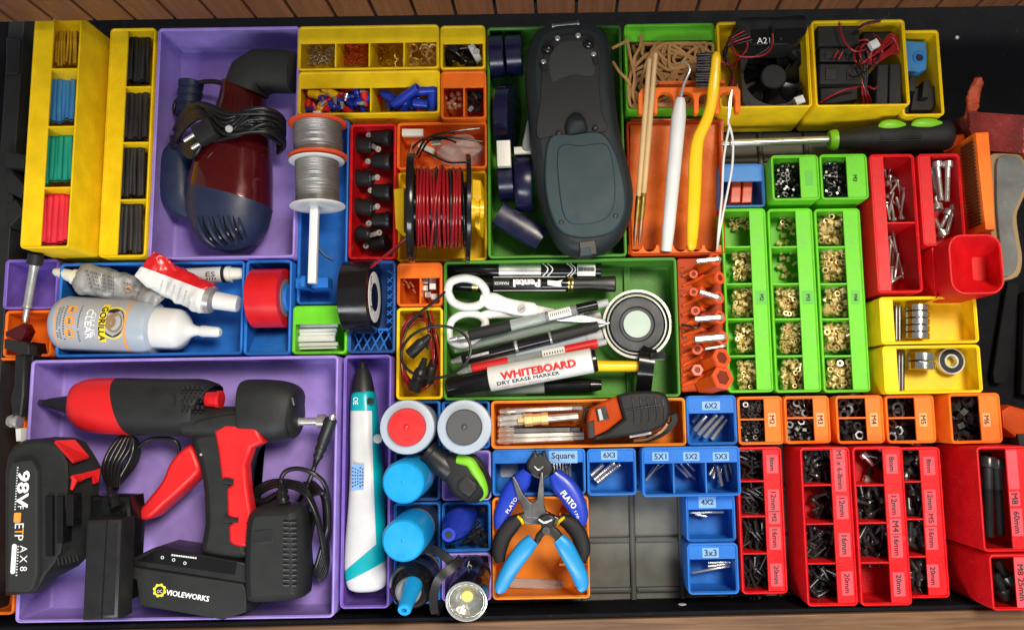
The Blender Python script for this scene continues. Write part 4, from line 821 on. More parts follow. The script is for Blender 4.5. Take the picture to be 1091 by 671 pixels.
lc = MB(); lc.tube(PT([(474, 311, 60), (462, 322, 60), (446, 334, 62), (433, 348, 64)]), 1.25, 8); lc.tube(PT([(464.5 + 37 * math.cos(t), 375 + 27.5 * math.sin(t) - 3 * math.cos(t), 64 + 2 * math.sin(t)) for t in (6.2832 * j / 20 + 3.6 for j in range(21))]), 1.2, 8, 4)
lc.solo('cable_loop', 'cable', 'thin black cable looping from the yellow bin over the pens', 'cable')
# ================================================================ multimeter
mm = T('multimeter', 'dark blue grey multimeter lying face down on the green bin', 'multimeter', at(616, 150, 47))
ol = catmull([Vector((x, y, 0)) for x, y in ((571, 34), (588, 26), (610, 23), (632, 26), (647, 38), (652, 62), (655, 92), (658, 122), (663, 150), (671, 180), (675, 208), (671, 235), (658, 257), (640, 269), (618, 273), (600, 267), (588, 252), (578, 228), (570, 195), (565, 160), (562, 120), (559, 85), (561, 55))], 5, True)
def cen(o): return sum(o, Vector((0, 0))) / len(o)
o1 = [v for v in PO([(v.x, v.y) for v in ol], 68)]
if area2(o1) < 0: o1.reverse()
rs = []
for d, z in ((6, 47), (1.4, 50), (0, 56), (0, 64), (1, 69), (3.2, 73), (6.5, 75.2), (10, 76)): rs.append([Vector((p.x, p.y, z)) for p in (inset(o1, d) if d else o1)])
MB().rings(rs, True, False).cap([p.xy for p in rs[-1]], 76).build('body', 'meter_dark', mm, ang=60)
o2 = PO([(v.x, v.y) for v in catmull([Vector((x, y, 0)) for x, y in ((578, 62), (583, 48), (597, 39), (612, 37), (628, 39), (638, 48), (640, 64), (638, 84), (641, 120), (645, 140), (590, 145), (572, 145), (575, 110), (577, 80))], 4, True)], 77)
MB().prism(o2, 75.6, 77.4, .6).build('upper_panel', 'dark_plastic', mm)
o3 = PO([(v.x, v.y) for v in catmull([Vector((x, y, 0)) for x, y in ((585, 62), (596, 46), (612, 43), (628, 46), (634, 62), (632, 80), (612, 79), (598, 83), (588, 86))], 4, True)], 78)
MB().prism(o3, 76.5, 77.9, .5).build('lens_panel', 'meter_lens', mm)
o4 = PO([(v.x, v.y) for v in catmull([Vector((x, y, 0)) for x, y in ((586, 146), (612, 142), (640, 141), (655, 160), (665, 195), (666, 225), (655, 245), (635, 252), (612, 252), (594, 243), (583, 215), (580, 180))], 5, True)], 79)
MB().prism(o4, 75.2, 79, 1.6).build('battery_cover', 'meter', mm, ang=50)
o5 = PO([(v.x, v.y) for v in catmull([Vector((x, y, 0)) for x, y in ((595, 158), (620, 155), (646, 154), (654, 180), (655, 215), (645, 233), (622, 239), (603, 234), (596, 205))], 5, True)], 80)
MB().prism(o5, 78.6, 80, .9).build('cover_panel', 'meter', mm, ang=50)
k = mmpx(78)
for x, y, r, m_ in ((595, 118 + 24, 3, 'black'), (634, 136, 3, 'black'), (598, 237, 2.6, 'black'), (656, 230, 2.6, 'black')):
    p = at(x, y, 79); MB().lathe(Vector((p.x, p.y, 77)), Vector((p.x, p.y, 79.8)), [(0, r * k + .5), (.8, r * k), (1, r * k * .6), (1, .3)], 16).build('screw', m_, mm)
for x, y, r in ((583.5, 52, 7), (627, 47, 7)): p = at(x, y, 78); MB().loft([(Vector((p.x, p.y, 76)), r * k, r * k), (Vector((p.x, p.y, 79)), r * k * .9, r * k * .9), (Vector((p.x, p.y, 81)), r * k * .5, r * k * .5), (Vector((p.x, p.y, 81.6)), .4, .4)], 2, 20, 3).build('foot', 'gloss_black', mm, ang=60)
for x, y in ((594, 41), (616, 38), (579, 66), (632.5, 58)): p = at(x, y, 78); MB().lathe(Vector((p.x, p.y, 76)), Vector((p.x, p.y, 79)), [(0, 2.4), (.8, 2.2), (1, 1.4)], 14).build('terminal', 'steel', mm)
for a, b in (((578, 66), (580, 76)), ((632, 58), (635, 69))): MB().obox(at(*a, 77.4), at(*b, 77.4), 4.5, 2.4, 1).build('slot', 'black', mm)
MB().lathe(at(588, 28, 74), at(617, 25, 74), [(0, 2.6), (.08, 2.6), (.09, 1.7), (.91, 1.7), (.92, 2.6), (1, 2.6)], 14).build('hinge_pin', 'dark_steel', mm)
MB().loft([(at(615, 121, 77), 3, 1), (at(614, 127, 80), 7, 4), (at(614, 134, 81), 8.6, 5), (at(615, 141, 78.5), 9, 3.4)], 2.4, 20, 4).build('latch', 'meter_dark', mm, ang=60)
MB().prism(PO([(617, 258), (634, 256), (636, 271), (618, 273)], 75), 72, 76.6, .6).build('foot_clip', 'black', mm); MB().prism(PO([(618, 265), (629, 263), (630, 272), (618, 273)], 77), 76, 77.4, .4).build('tab', 'meter', mm)
# navy tape rolls and clips beside it
g = 'navy tape rolls beside the multimeter'
def roll(a, b, r, label, core=.55, n=40):
    A, Bq = at(*a), at(*b); th = T('tape_roll', label, 'tape', (A.x, A.y, A.z - r), g)
    MB().lathe(A, Bq, [(0, r * core), (0, r - .6), (.06, r), (.94, r), (1, r - .6), (1, r * core)], n).build('tape', 'tape_navy', th)
    MB().lathe(A, Bq, [(.05, r * core * .8), (.05, r * core), (.95, r * core), (.95, r * core * .8)], n).build('core', 'grey', th)
roll((522, 62, 34), (537.5, 61, 34), 19, 'navy tape roll at the far left of the green bin'); roll((539.5, 60, 34), (556.5, 59, 34), 18, 'navy tape roll between the far left roll and the multimeter')
roll((533, 124, 32), (548, 124, 34), 27, 'navy tape roll standing alone below the far pair of rolls')
roll((531.5, 192, 32), (548, 191, 32), 20, 'navy tape roll at the left of the near pair, with a white clip'); roll((550, 196, 38), (568, 196, 38), 24.5, 'navy tape roll at the right of the near pair')
A, Bq = at(536, 243, 34), at(568, 246, 34)
th = T('tape_roll', 'navy tape roll lying slanted at the near end of the green bin', 'tape', at(552, 246, 16), g)
MB().obox(at(531, 228, 40), at(577, 256, 36), 21, 14, 3).build('tape', 'tape_navy', th)
MB().obox(at(536.5, 151, 60), at(537.5, 178, 58), 11.5, 8, .8).solo('white_clip', 'off_white', 'white plastic clip across the near pair of navy tape rolls', 'clip')
MB().prism(PO([(v.x, v.y) for v in catmull([Vector((x, y, 0)) for x, y in ((562, 127), (571, 125), (571, 140), (569, 156), (562, 160), (556, 156), (559, 140))], 3, True)], 60), 54, 59, 1.2).solo('grey_clip', 'grey', 'rounded grey plastic tab poking out left of the multimeter', 'tab')
MB().obox(at(548, 161, 55), at(568, 160, 55), 6, 4, .6).solo('beige_strip', 'drab', 'short beige strip under the grey tab beside the multimeter', 'strip')
# ================================================================ rubber bands
g = 'brown rubber bands in the bright green bin'; rnd = random.Random(11)
A, Bq = at(673, 45, 50), at(757, 112, 50)
for i in range(64):
    cx, cy = rnd.uniform(684, 744), rnd.uniform(55, 104); rx, ry = rnd.uniform(16, 38), rnd.uniform(12, 28); an = rnd.uniform(0, 3.14); zz = 28 + 30 * (i / 70) ** .8
    p3 = rnd.uniform(.1, .35); pts = []
    top_ = i > 40
    for j in range(14):
        t = 6.2832 * j / 14; u, v = rx * math.cos(t) * (1 + .2 * math.sin(3 * t + i * 2)), ry * math.sin(t) * (1 - p3 * math.cos(2 * t + i))
        x = min(max(cx + u * math.cos(an) - v * math.sin(an), 670), 759); y = min(max(cy + u * math.sin(an) + v * math.cos(an), 47), 113)
        pts.append((x, y, (56 + (i - 40) * .26 + .5 * math.sin(2 * t + i)) if top_ else zz + 2.5 * math.sin(2 * t + i)))
    MB().strap(PT(pts + pts[:1]), 2.5, 2.6, 5).solo('rubber_band', 'band', 'brown rubber band tangled in the bright green bin', 'rubber band', g, ang=60)
for q, lb in (([(668, 42, 60), (672, 62, 61), (676, 82, 62), (674, 98, 61), (677, 112, 60)], 'standing along the left wall'), ([(683, 37, 60), (682, 50, 62), (676, 62, 62), (674, 78, 60)], 'slanting at the far left corner'), ([(653, 66, 60), (660, 77, 62), (668, 85, 62), (672, 92, 58)], 'stretched over the left rim'), ([(652, 52, 60), (660, 48, 61), (668, 44, 60)], 'poking out of the far left corner')):
    MB().strap(PT(q), 2.2, 1.6, 5).solo('rubber_band', 'band', 'brown rubber band ' + lb + ' of the bright green bin', 'rubber band', g, ang=60)
# ================================================================ orange comb rack and its tools
k = B20; zc = 78
cm = T('comb_rack', 'orange comb with hooked slots holding the brush, pick and sticks', 'rack', at(735, 107, 46))
def arc(cx, cy, r, a0, a1, n): return [(cx + r * math.cos(a0 + (a1 - a0) * i / n), cy + r * math.sin(a0 + (a1 - a0) * i / n)) for i in range(n + 1)]
pts = [(680, 119), (680, 100), (684, 94), (690, 93)] + [(712, 93), (752, 92.5), (780, 92)] + arc(783, 98, 6, -1.4, 0, 4) + [(789, 117)] + arc(786, 117, 3, 0, 3.14, 5)
x = 783
for cx in (775, 753, 731, 709, 691):
    w = 8.2 if cx != 691 else 5.5
    pts += [(cx + w, 106)] + arc(cx, 106, w, 0, -3.14, 6)
    if cx != 691:
        nx = cx - 22 if cx != 709 else 691; e0, e1 = cx - w, (nx + 8.2 if nx != 691 else nx + 5.5)
        m_ = (e0 + e1) / 2; rr = abs(e0 - e1) / 2; pts += [(e0, 119)] + arc(m_, 119, rr, 0, 3.14, 4)
pts += [(685.5, 119)] + arc(682.7, 119.5, 2.7, 0, 3.14, 4)
MB().prism(PO(pts, zc), 72, zc, .6).build('comb', 'orange', cm)
a, b = at(700, 100, 60), at(770, 100, 60); MB().box(a.x, b.x, a.y + 3, a.y + 6, 40, 72.4, .8, .3).build('upright', 'orange', cm)
ld = MB(); sc = []
for cx in (677, 692, 709, 725, 741, 758): sc += arc(cx, 261, 7.2, 3.14, 0, 6)
MB().prism(PO([(770, 270), (669.5, 270.5)] + [(669.5, 261)] + sc + [(770, 261)], 43), 38, 43.4, .5).build('scalloped_ledge', 'orange', k['o'])
ri = PO([(671, 131), (769, 131), (769, 262), (671, 262)], 30)
MB().rings([[Vector((ri[3].x, ri[3].y, 9)), Vector((ri[2].x, ri[2].y, 9)), Vector((ri[2].x, ri[2].y, 14)), Vector((ri[3].x, ri[3].y, 14))], [Vector((ri[0].x, ri[0].y, 9)), Vector((ri[1].x, ri[1].y, 9)), Vector((ri[1].x, ri[1].y, 40)), Vector((ri[0].x, ri[0].y, 40))]]).build('sloping_floor', 'orange_gloss', k['o'])
def sticks(a, b, lb):
    A, Bq = at(*a), at(*b); th = T('paint_brush', lb, 'brush', Bq, 'thin wooden brushes')
    MB().lathe(A, Bq, [(0, 1.6), (.01, 2.), (.4, 2.5), (.72, 2.3)], 14).build('handle', 'beech', th); MB().lathe(A, Bq, [(.72, 2.45), (.73, 2.5), (.735, 2.3), (.745, 2.5), (.84, 2.3), (.86, 2.)], 14).build('ferrule', 'gold', th); MB().lathe(A, Bq, [(.85, 1.9), (.93, 2.2), (1, .5)], 10).build('bristles', 'copper', th)
sticks((692, 63, 88), (676, 264, 50), 'wooden handled thin brush at the far left of the orange comb'); sticks((698.5, 57, 90), (681, 262, 52), 'longer wooden handled thin brush beside the leftmost one on the orange comb')
pk = T('dental_pick', 'white handled pick with a curved steel hook', 'pick', at(712, 266, 44))
A, Bq = at(725, 104, 86), at(710, 267, 46); MB().lathe(A, Bq, [(0, 3.2), (.03, 4.6), (.12, 6.1), (.5, 5.8), (.85, 5.4), (1, 4.6)], 22).build('handle', 'white', pk)
MB().tube(PT([(725, 106, 86), (728, 92, 90), (733, 80, 93), (735, 74, 94), (732, 68, 94), (726, 66, 92)]), lambda t: 1.5 - 1.0 * t, 10).build('hook', 'steel', pk)
br = T('wire_brush', 'yellow plastic brush with steel bristles', 'brush', at(738, 262, 46))
MB().loft([(at(763.5, 57, 92), 2.6, 2.6), (at(763, 62, 92), 3.8, 3), (at(762, 75, 90), 4, 3), (at(760, 95, 87), 4.8, 3.2), (at(758, 110, 84), 4.4, 3.4), (at(753, 128, 80), 4.6, 3.6), (at(744, 148, 75), 5, 4), (at(741, 170, 70), 5.6, 4.2), (at(740, 200, 62), 5.6, 4.2), (at(738, 240, 52), 5.2, 4), (at(737, 262, 46), 4, 3.4), (at(737, 264.5, 45), 2, 2)], 2.6, 20, 4).build('handle', 'brush_yellow', br, ang=60)
bs = MB(); rnd = random.Random(2)
for i in range(13):
    for j in range(5):
        y = 57 + i * 2.9; y_ = y + rnd.uniform(-.6, .6); bs.tube([at(760 - j * .3, y, 89 - j * 2), at(751, y_ + .5, 88 - j * 2), at(742 + rnd.uniform(-1, 1), y_ + 1 + rnd.uniform(-.8, .8), 88 - j * 2.2)], .75, 5, 2)
bs.build('bristles', 'dark_steel', br)
tw = T('wire_loop', 'bent white wire threader with a twisted steel end', 'wire', at(768, 266, 44))
MB().tube(PT([(764, 266, 50), (766, 240, 56), (769, 210, 64), (770, 190, 68), (771, 170, 72), (774, 150, 76), (777, 135, 80), (776, 132, 82), (776, 126, 84)]), 1., 8).tube(PT([(764, 266, 48), (767, 245, 54), (772, 220, 60), (776, 200, 64), (780, 178, 68), (781, 155, 74), (779, 140, 78), (776, 131, 82)]), 1., 8).build('loop', 'white', tw, ang=60)
MB().tube(PT([(776, 131, 82), (776, 120, 84), (777, 108, 86), (780, 96, 88)]), .8, 6).tube(PT([(776, 131, 82), (778, 120, 84), (779, 108, 86), (780, 96, 88)]), .7, 6).build('twisted_end', 'steel', tw)
# ================================================================ fans
def fan(c, s, h, rz, label, group, tilt=0., cable=None):
    """square fan: housing frame, hub, blades; s side mm, c centre mm at its base"""
    th = T('cooling_fan', label, 'fan', c, group)
    Mx = Matrix.Translation(c) @ Matrix.Rotation(rz, 4, 'Z') @ Matrix.Rotation(tilt, 4, 'X')
    o = rrect(-s / 2, s / 2, -s / 2, s / 2, 3, 4); n = len(o) * 2; m = MB()
    oo = []
    for i in range(n):
        t = 6.2832 * i / n; dx, dy = math.cos(t), math.sin(t); f = (s / 2) / max(abs(dx), abs(dy)); f = min(f, s / 2 * 1.33); oo.append((dx * f, dy * f))
    ri = s / 2 * .93
    m.rings([[Vector((x, y, z)) for x, y in oo] for z in (0, h)] + [[Vector((ri * math.cos(6.2832 * i / n), ri * math.sin(6.2832 * i / n), z)) for i in range(n)] for z in (h, 1)] , True, False)
    for sx in (-1, 1):
        for sy in (-1, 1): m.ring((sx * s * .43, sy * s * .43), 1.6, 2.6, h - .2, h + .3, 12)
    m.xf(Mx).build('housing', 'black', th)
    MB().lathe(Vector((0, 0, 2)), Vector((0, 0, h - .6)), [(0, s * .2), (.9, s * .2), (1, s * .18)], 32).xf(Mx).build('hub', 'dark_plastic', th)
    bl = MB()
    for i in range(7):
        a0 = 6.2832 * i / 7; rs = []
        for f in (0, .5, 1):
            r_ = s * .2 + (s * .25) * f; sw = .25 * f; aa = a0 + sw; wd = .36
            p1 = Vector((r_ * math.cos(aa - wd), r_ * math.sin(aa - wd), 3)); p2 = Vector((r_ * math.cos(aa + wd), r_ * math.sin(aa + wd), h - 2)); e = Vector((0, 0, .8)); rs.append([p1, p2, p2 + e, p1 + e])
        bl.rings(rs)
    bl.xf(Mx).build('blade', 'gloss_black', th, ang=30)
    return th
c = at(823, 84, 40); fan(Vector((c.x, c.y, 32)), 57, 14, .02, 'large black fan lying face up in the yellow bin', 'black fans')
f2 = T('cooling_fan', 'black blower lying across the far end of the large fan', 'fan', at(820, 35, 40), 'black fans')
MB().prism(PO([(v.x, v.y) for v in catmull([Vector((x, y, 0)) for x, y in ((786, 20), (800, 17), (830, 17), (856, 15), (861, 24), (859, 34), (846, 46), (822, 48), (802, 47), (787, 34))], 3, True)], 72), 46, 72, 1.2).build('housing', 'black', f2)
MB().prism(PO([(800, 32), (858, 30), (859, 35), (847, 46), (802, 46)], 73), 70, 73.4, .5).build('cover', 'dark_matte', f2); w_ = at(813, 45, 73.6); MB().text('A21', at(813.5, 43.5, 73.6), X, w=11).build('lettering', 'ink_white', f2, ang=0)
p = at(832, 42, 73.2); MB().lathe(Vector((p.x, p.y, 72.5)), Vector((p.x, p.y, 74)), [(0, 1.6), (1, 1.2)], 12).build('screw', 'black', f2)
MB().tube(PT([(781, 38, 66), (779, 48, 72), (784, 58, 75), (798, 61, 76), (815, 58, 76), (823, 48, 76), (823, 36, 78)]), .9, 7).tube(PT([(790, 34, 66), (795, 42, 70), (796, 52, 68), (788, 62, 60), (781, 70, 50)]), .9, 7).tube(PT([(764, 63, 66), (774, 68, 64), (783, 71, 56)]), .9, 7).build('red_wire', 'wire_red', f2, ang=60)
for i_ in range(5): MB().tube(PT([(790 + i_ * 3, 30 + i_ * 3, 74), (777 - i_ * 1.5, 42 + i_ * 3, 70 - i_ * 2), (772 + i_ * 2, 62 + i_ * 4, 64 - i_ * 3), (780 + i_ * 2, 78 + i_ * 5, 58 - i_ * 3), (774 + i_ * 3, 100 + i_, 50)]), .95, 7).build('red_wire' if i_ % 2 else 'black_wire', 'wire_red' if i_ % 2 else 'cable', f2, ang=60)
MB().tube(PT([(777, 40, 64), (774, 60, 66), (778, 74, 60)]), .9, 7).tube(PT([(824, 24, 78), (823, 40, 77), (818, 52, 76), (800, 62, 74)]), .9, 7).build('black_wire', 'cable', f2, ang=60)
MB().obox(at(847, 109, 60), at(856, 106, 60), 7, 5, .6).solo('white_connector', 'white', 'white wire connector at the near right corner of the big fan bin', 'connector')
g = 'small black fans in the crammed yellow bin'
def blower(pts, z0, z1, label, ribs=0):
    th = T('cooling_fan', label, 'fan', at(*pts[0], z0), g); MB().prism(PO(pts, z1), z0, z1, 1.).build('housing', 'dark_plastic', th)
    A, Bq = Vector(pts[0]), Vector(pts[2])
    for i in range(ribs):
        x = A.x + (Bq.x - A.x) * (.14 + .5 * i); x2 = x + (Bq.x - A.x) * .26; y0_, y1_ = A.y + (Bq.y - A.y) * .25, A.y + (Bq.y - A.y) * .8
        MB().prism(PO([(x, y0_), (x2, y0_), (x2, y1_), (x, y1_)], z1), z1 - .2, z1 + .9, .4).build('louvre', 'black', th)
blower([(871, 26), (916, 26), (916, 49), (871, 49)], 20, 58, 'small black fan in the far left corner of the crammed bin'); blower([(919, 27), (960, 27), (960, 46), (919, 46)], 16, 46, 'small black fan in the far right corner of the crammed bin')
blower([(873, 51), (916, 51), (916, 66), (873, 66)], 18, 56, 'small black fan second from the far left, under red wires', 2); blower([(873, 68), (918, 68), (918, 90), (873, 90)], 20, 58, 'small louvred black fan at the middle left of the crammed bin', 2)
blower([(874, 94), (914, 92), (914, 106), (890, 110), (874, 111)], 18, 52, 'small black fan in the near left corner of the crammed bin'); blower([(935, 69), (947, 68), (946, 111), (933, 111)], 20, 60, 'small black fan standing on edge at the near right, left of its twin'); blower([(948, 68), (960, 68), (961, 111), (947, 111)], 20, 59, 'small black fan standing on edge at the near right corner')
rnd = random.Random(6); rw, bw = MB(), MB()
for q in ([(894, 25, 66), (898, 40, 66), (904, 50, 66), (912, 55, 66), (922, 53, 66)], [(888, 62, 60), (893, 54, 62)], [(893, 64, 60), (898, 55, 62)], [(873, 110, 58), (890, 100, 62), (903, 95, 63), (914, 93, 62)], [(914, 44, 68), (924, 43, 68), (930, 52, 68), (925, 62, 66)], [(925, 112, 50), (922, 100, 56), (918, 86, 58)], [(920, 111, 50), (919, 100, 56), (918, 92, 58)], [(929, 111, 50), (924, 98, 56), (920, 86, 58)], [(925, 92, 58), (932, 95, 60), (935, 90, 58)]): rw.tube(PT(q), .95, 7)
for i in range(7): rw.tube(PT([(915 + i, 70 - i, 60), (926 + i * 2, 62 - i * 1.5, 66), (944 + i, 48 - i * 2 + rnd.uniform(-3, 3), 66), (957, 38 + i * 3, 62), (948, 52 + i, 64), (930, 64 + i, 64)]), .95, 7)
for i in range(3): bw.tube(PT([(913 + i * 2, 52, 62), (921 + i, 66, 62), (920 + i * 2, 80, 60), (922, 100, 56)]), .95, 7)
for i in range(6):
    a0 = rnd.uniform(0, 6.28); (rw if i % 2 else bw).tube(PT([(916 + 9 * math.cos(a0 + t) + 3 * i, 60 + 13 * math.sin(a0 + t) - 2 * i + t * 2, 64 + 2 * math.sin(2 * t + i)) for t in (j * .6 for j in range(8))]), .95, 7)
bw.tube(PT([(914, 31, 68), (922, 25, 74), (935, 22, 76), (945, 18, 78), (947, 13, 80)]), .9, 7); rw.tube(PT([(915, 32, 68), (925, 26, 73), (938, 23, 74)]), .9, 7)
wt = T('fan_wires', 'tangle of red and black fan wires in the crammed yellow bin', 'wires', at(920, 66, 50)); rw.build('red_wire', 'wire_red', wt, ang=60); bw.build('black_wire', 'cable', wt, ang=60)
MB().obox(at(927, 50, 71), at(935, 46, 71), 7, 5, .6).solo('white_connector', 'white', 'white wire connector on the red wires of the crammed fan bin', 'connector')
# small yellow bin: blue block and clips
bb = T('blue_block', 'bright blue plastic block with a round socket', 'block', at(978, 60, 10)); MB().prism(PO([(964, 43), (987, 45), (988, 62), (987, 74), (980, 77), (964, 76)], 38), 10, 38, 1).build('body', 'tube_blue', bb)
p = at(979, 62, 38); MB().ring(p, 3.4, 5.4, 37.8, 39.4, 22).build('socket_rim', 'insert_blue', bb); MB().lathe(Vector((p.x, p.y, 37.9)), Vector((p.x, p.y, 38.3)), [(0, 3.4), (1, 3.4)], 18).build('socket', 'navy', bb)
for i, (pts, z) in enumerate(((((970, 80), (978, 81), (976, 98), (968, 96)), 44), (((984, 86), (991, 86), (990, 104), (982, 104)), 46), (((974, 94), (997, 92), (999, 108), (992, 118), (970, 118)), 38), (((962, 104), (976, 100), (982, 120), (964, 120)), 34))):
    MB().prism(PO(pts, z), 9, z, .8).solo('black_clip', 'black', ('upright black clip nearest the blue block', 'second upright black clip beside the yellow wall', 'broad black clip body at the near right', 'low black clip at the near left of the blue block')[i] + ' in the small yellow bin', 'clip')
# orange blocks
for i, (x0_, x1_) in enumerate(((778, 789), (790, 801))): MB().prism(PO([(x0_ + 2, 193.5), (x1_ + 1, 193.5), (x1_, 216), (x0_, 216.5)], 26), 8.2, 26, .8).solo('orange_block', 'orange_red', ('left' if i == 0 else 'right') + ' one of two orange blocks in the small blue bin', 'block', 'orange blocks in the blue bin')
# ================================================================ screwdriver
sd = T('screwdriver', 'big screwdriver with a black and lime handle', 'screwdriver', at(900, 148, 10)); z = 34
A, Bq = at(763, 153.5, z), at(884, 149, z); MB().lathe(A, Bq, [(0, .8), (.03, 2.6), (.12, 2.9), (.125, 3.3), (1, 3.3)], 16).build('shaft', 'steel', sd); MB().lathe(A, Bq, [(-.01, .6), (0, 1.6), (.12, 3.05), (.125, 2.4)], 12).build('tip', 'dark_steel', sd)
A, Bq = at(883, 149.5, z), at(1013, 144.5, z); L = 1
MB().lathe(A, Bq, [(0, 7.5), (.03, 9), (.06, 9)], 24).build('collar', 'lime_accent', sd); hn = MB().lathe(A, Bq, [(.055, 7.5), (.08, 7.8), (.2, 9), (.35, 12), (.5, 13.4), (.65, 12.4), (.8, 13), (.92, 13.6), (.975, 13), (1, 10)], 32).build('handle', 'black_rubber', sd, ang=60)
for x, y, w in ((950, 133, 14), (987, 131.5, 16)):
    MB().loft([(at(x - w, y + 2, z + 9.5), 1, 1), (at(x - w * .6, y, z + 11), 3.6, 2.5), (at(x + w * .3, y - .5, z + 11.4), 4, 2.6), (at(x + w, y, z + 10), 1.4, 1.4)], 2.2, 16, 4).build('grip_inlay', 'lime_accent', sd, ang=60)
gr = MB()
for i in range(5): gr.tube(PT([(938, 141 + i * 2.4, z + 12.6 - abs(i - 1.5) * .3), (960, 140 + i * 2.4, z + 13.2 - abs(i - 1.5) * .3), (982, 139.5 + i * 2.4, z + 12.5 - abs(i - 1.5) * .3)]), .5, 5, 3)
gr.build('grip_ridges', 'black', hn)
# ================================================================ right edge: sanding blocks, orange bar, dark tools
sb = T('sanding_block', 'red sanding block at the right edge', 'sanding block', at(1060, 140, 2)); MB().prism(PO([(1032, 119), (1091, 122), (1120, 126), (1120, 165), (1060, 162), (1036, 158)], 52), 12, 52, 2).build('block', 'grit_red', sb); MB().grid([(1032, 119, 54), (1092, 123, 54), (1090, 164, 54), (1036, 159, 54)], 40, 28, .9, .35).build('grit_face', 'grit_red', sb, ang=0)
MB().prism(PO([(1084, 123), (1100, 124), (1098, 164), (1085, 163)], 52.6), 12.5, 53, 1).build('folded_edge', 'orange_red', sb)
g2 = T('sanding_block', 'grey sanding block with a wavy tan edge', 'sanding block', at(1072, 230, 2))
wv = [(1053, 166), (1080, 163), (1091, 167), (1100, 190), (1090, 215), (1085, 230), (1088, 255), (1091, 275), (1086, 294), (1064, 297), (1059, 280), (1057, 240), (1055, 200)]
MB().prism(PO([(v.x, v.y) for v in catmull([Vector((x, y, 0)) for x, y in wv], 3, True)], 64), 6, 62, 1).build('foam', 'foam_tan', g2)
w2 = [(1064, 168), (1080, 166), (1088, 170), (1094, 190), (1085, 215), (1079, 232), (1082, 256), (1085, 276), (1080, 291), (1066, 292), (1066, 262), (1063, 230), (1062, 195)]
MB().prism(PO([(v.x, v.y) for v in catmull([Vector((x, y, 0)) for x, y in w2], 3, True)], 66), 61, 66, .8).build('grit_face', 'grit_grey', g2)
ob_ = T('orange_bar', 'smooth orange plastic bar leaning beside the grey sanding block', 'bar', at(1040, 200, 6)); MB().prism(PO([(1039, 141), (1054, 140), (1058, 190), (1061, 245), (1050, 245), (1044.5, 195)], 74), 8, 74, 1.5).build('body', 'orange', ob_)
rk = MB()
for i in range(24):
    f = i / 23; py = 152 + 86 * f; xf = at(1039 + 11 * (py - 141) / 104, py, 74).x; yy = at(1040, py, 66).y
    rk.box(xf - 1.6, xf + 1.2, yy - .9, yy + .9, 50, 71, .2, .2)
rk.build('teeth', 'tooth_dark', ob_)
MB().loft([(at(1043, 82, 66), 2, 2), (at(1041, 90, 62), 4, 3), (at(1037, 104, 56), 5, 3), (at(1035, 116, 50), 5.4, 3), (at(1036, 130, 44), 5, 3)], 2.6, 20, 8).crumple(2., .13, 3.).solo('broken_orange_piece', 'rust_orange', 'rough broken orange piece standing behind the red sanding block', 'piece', ang=20)
MB().loft([(at(1004, 158, 30), 5, 5), (at(1016, 152, 36), 6, 6), (at(1028, 148, 44), 4, 4)], 3, 10, 3).solo('orange_offcut', 'hex_orange', 'small orange offcut between the screwdriver and the orange bar', 'piece', ang=20)
MB().prism(PO([(1074, 300), (1086, 302), (1074, 402), (1069, 408), (1060, 408), (1058, 398)], 10), 6, 10, .6).solo('metal_bar', 'dark_matte', 'dark flat metal bar with a hole at the right edge', 'bar')
MB().prism(PO([(1092, 310), (1130, 310), (1130, 426), (1088, 420)], 12), 4, 12, 1).solo('black_case', 'dark_matte', 'black case at the very right edge', 'case')
oh = T('orange_tool', 'orange tool handle poking in at the right edge', 'handle', at(1085, 455, 6)); MB().prism(PO([(1067, 437), (1076, 431), (1110, 440), (1120, 470), (1082, 466), (1068, 455)], 56), 8, 56, 3).build('body', 'hex_orange', oh)
MB().prism(PO([(1084, 462), (1120, 462), (1120, 478), (1086, 474)], 58), 20, 58, 1).build('knob', 'black_rubber', oh)
# ================================================================ hex key holder
hx = T('hex_key_holder', 'orange holder of hex keys with sockets numbered 1.27 to 10', 'holder', at(748, 346, 6))
x0_, x1_ = at(724, 346, 40).x, at(772, 346, 46).x
MB().box(at(723.5, 346, 40).x, at(771, 346, 40).x, at(745, 417, 40).y, at(745, 275, 40).y, 5.2, 40, 2, .8).build('base', 'hex_orange', hx)
def hexsock(a, b, r, hole, nm='socket', n=6):
    A, Bq = at(*a), at(*b); MB().lathe(A, Bq, [(0, r), (1, r), (1, hole), (.55, hole)], n).build(nm, 'rack_orange', hx, ang=25); d_ = (Bq - A).normalized(); MB().lathe(Bq - d_ * 2.2, Bq + d_ * .25, [(0, r * 1.02), (0, r * 1.1), (1, r * 1.1), (1, hole), (.2, hole)], n).build('rim', 'orange_red', hx, ang=25); MB().lathe(Bq - d_ * 1.2, Bq - d_ * .9, [(0, hole * .99), (1, hole * .99)], n).build('bore_shade_disc', 'bore_shade', hx, ang=25)  # last disc closes the socket, its dark colour painting the shade inside the hole
for (ax, ay), (bx, by), r, h in (((742, 289), (762, 276), 5, 3.2), ((742, 304), (767, 296), 4.8, 2.6), ((742, 325), (766, 317), 4.8, 3), ((745, 345), (767, 338), 5, 3.4), ((745, 366), (770, 360), 5.4, 3.8)):
    hexsock((ax, ay, 38), (bx, by, 62), r, h, n=20)
for (ax, ay), (bx, by), r, h in (((738, 293), (739, 292), 3.2, 1.8), ((738, 312), (739, 311), 3.2, 1.8), ((740, 333), (741, 331), 3.4, 2), ((742, 374), (743, 372), 4, 2.4)): hexsock((ax, ay, 36), (bx, by, 50), r, h, n=16)
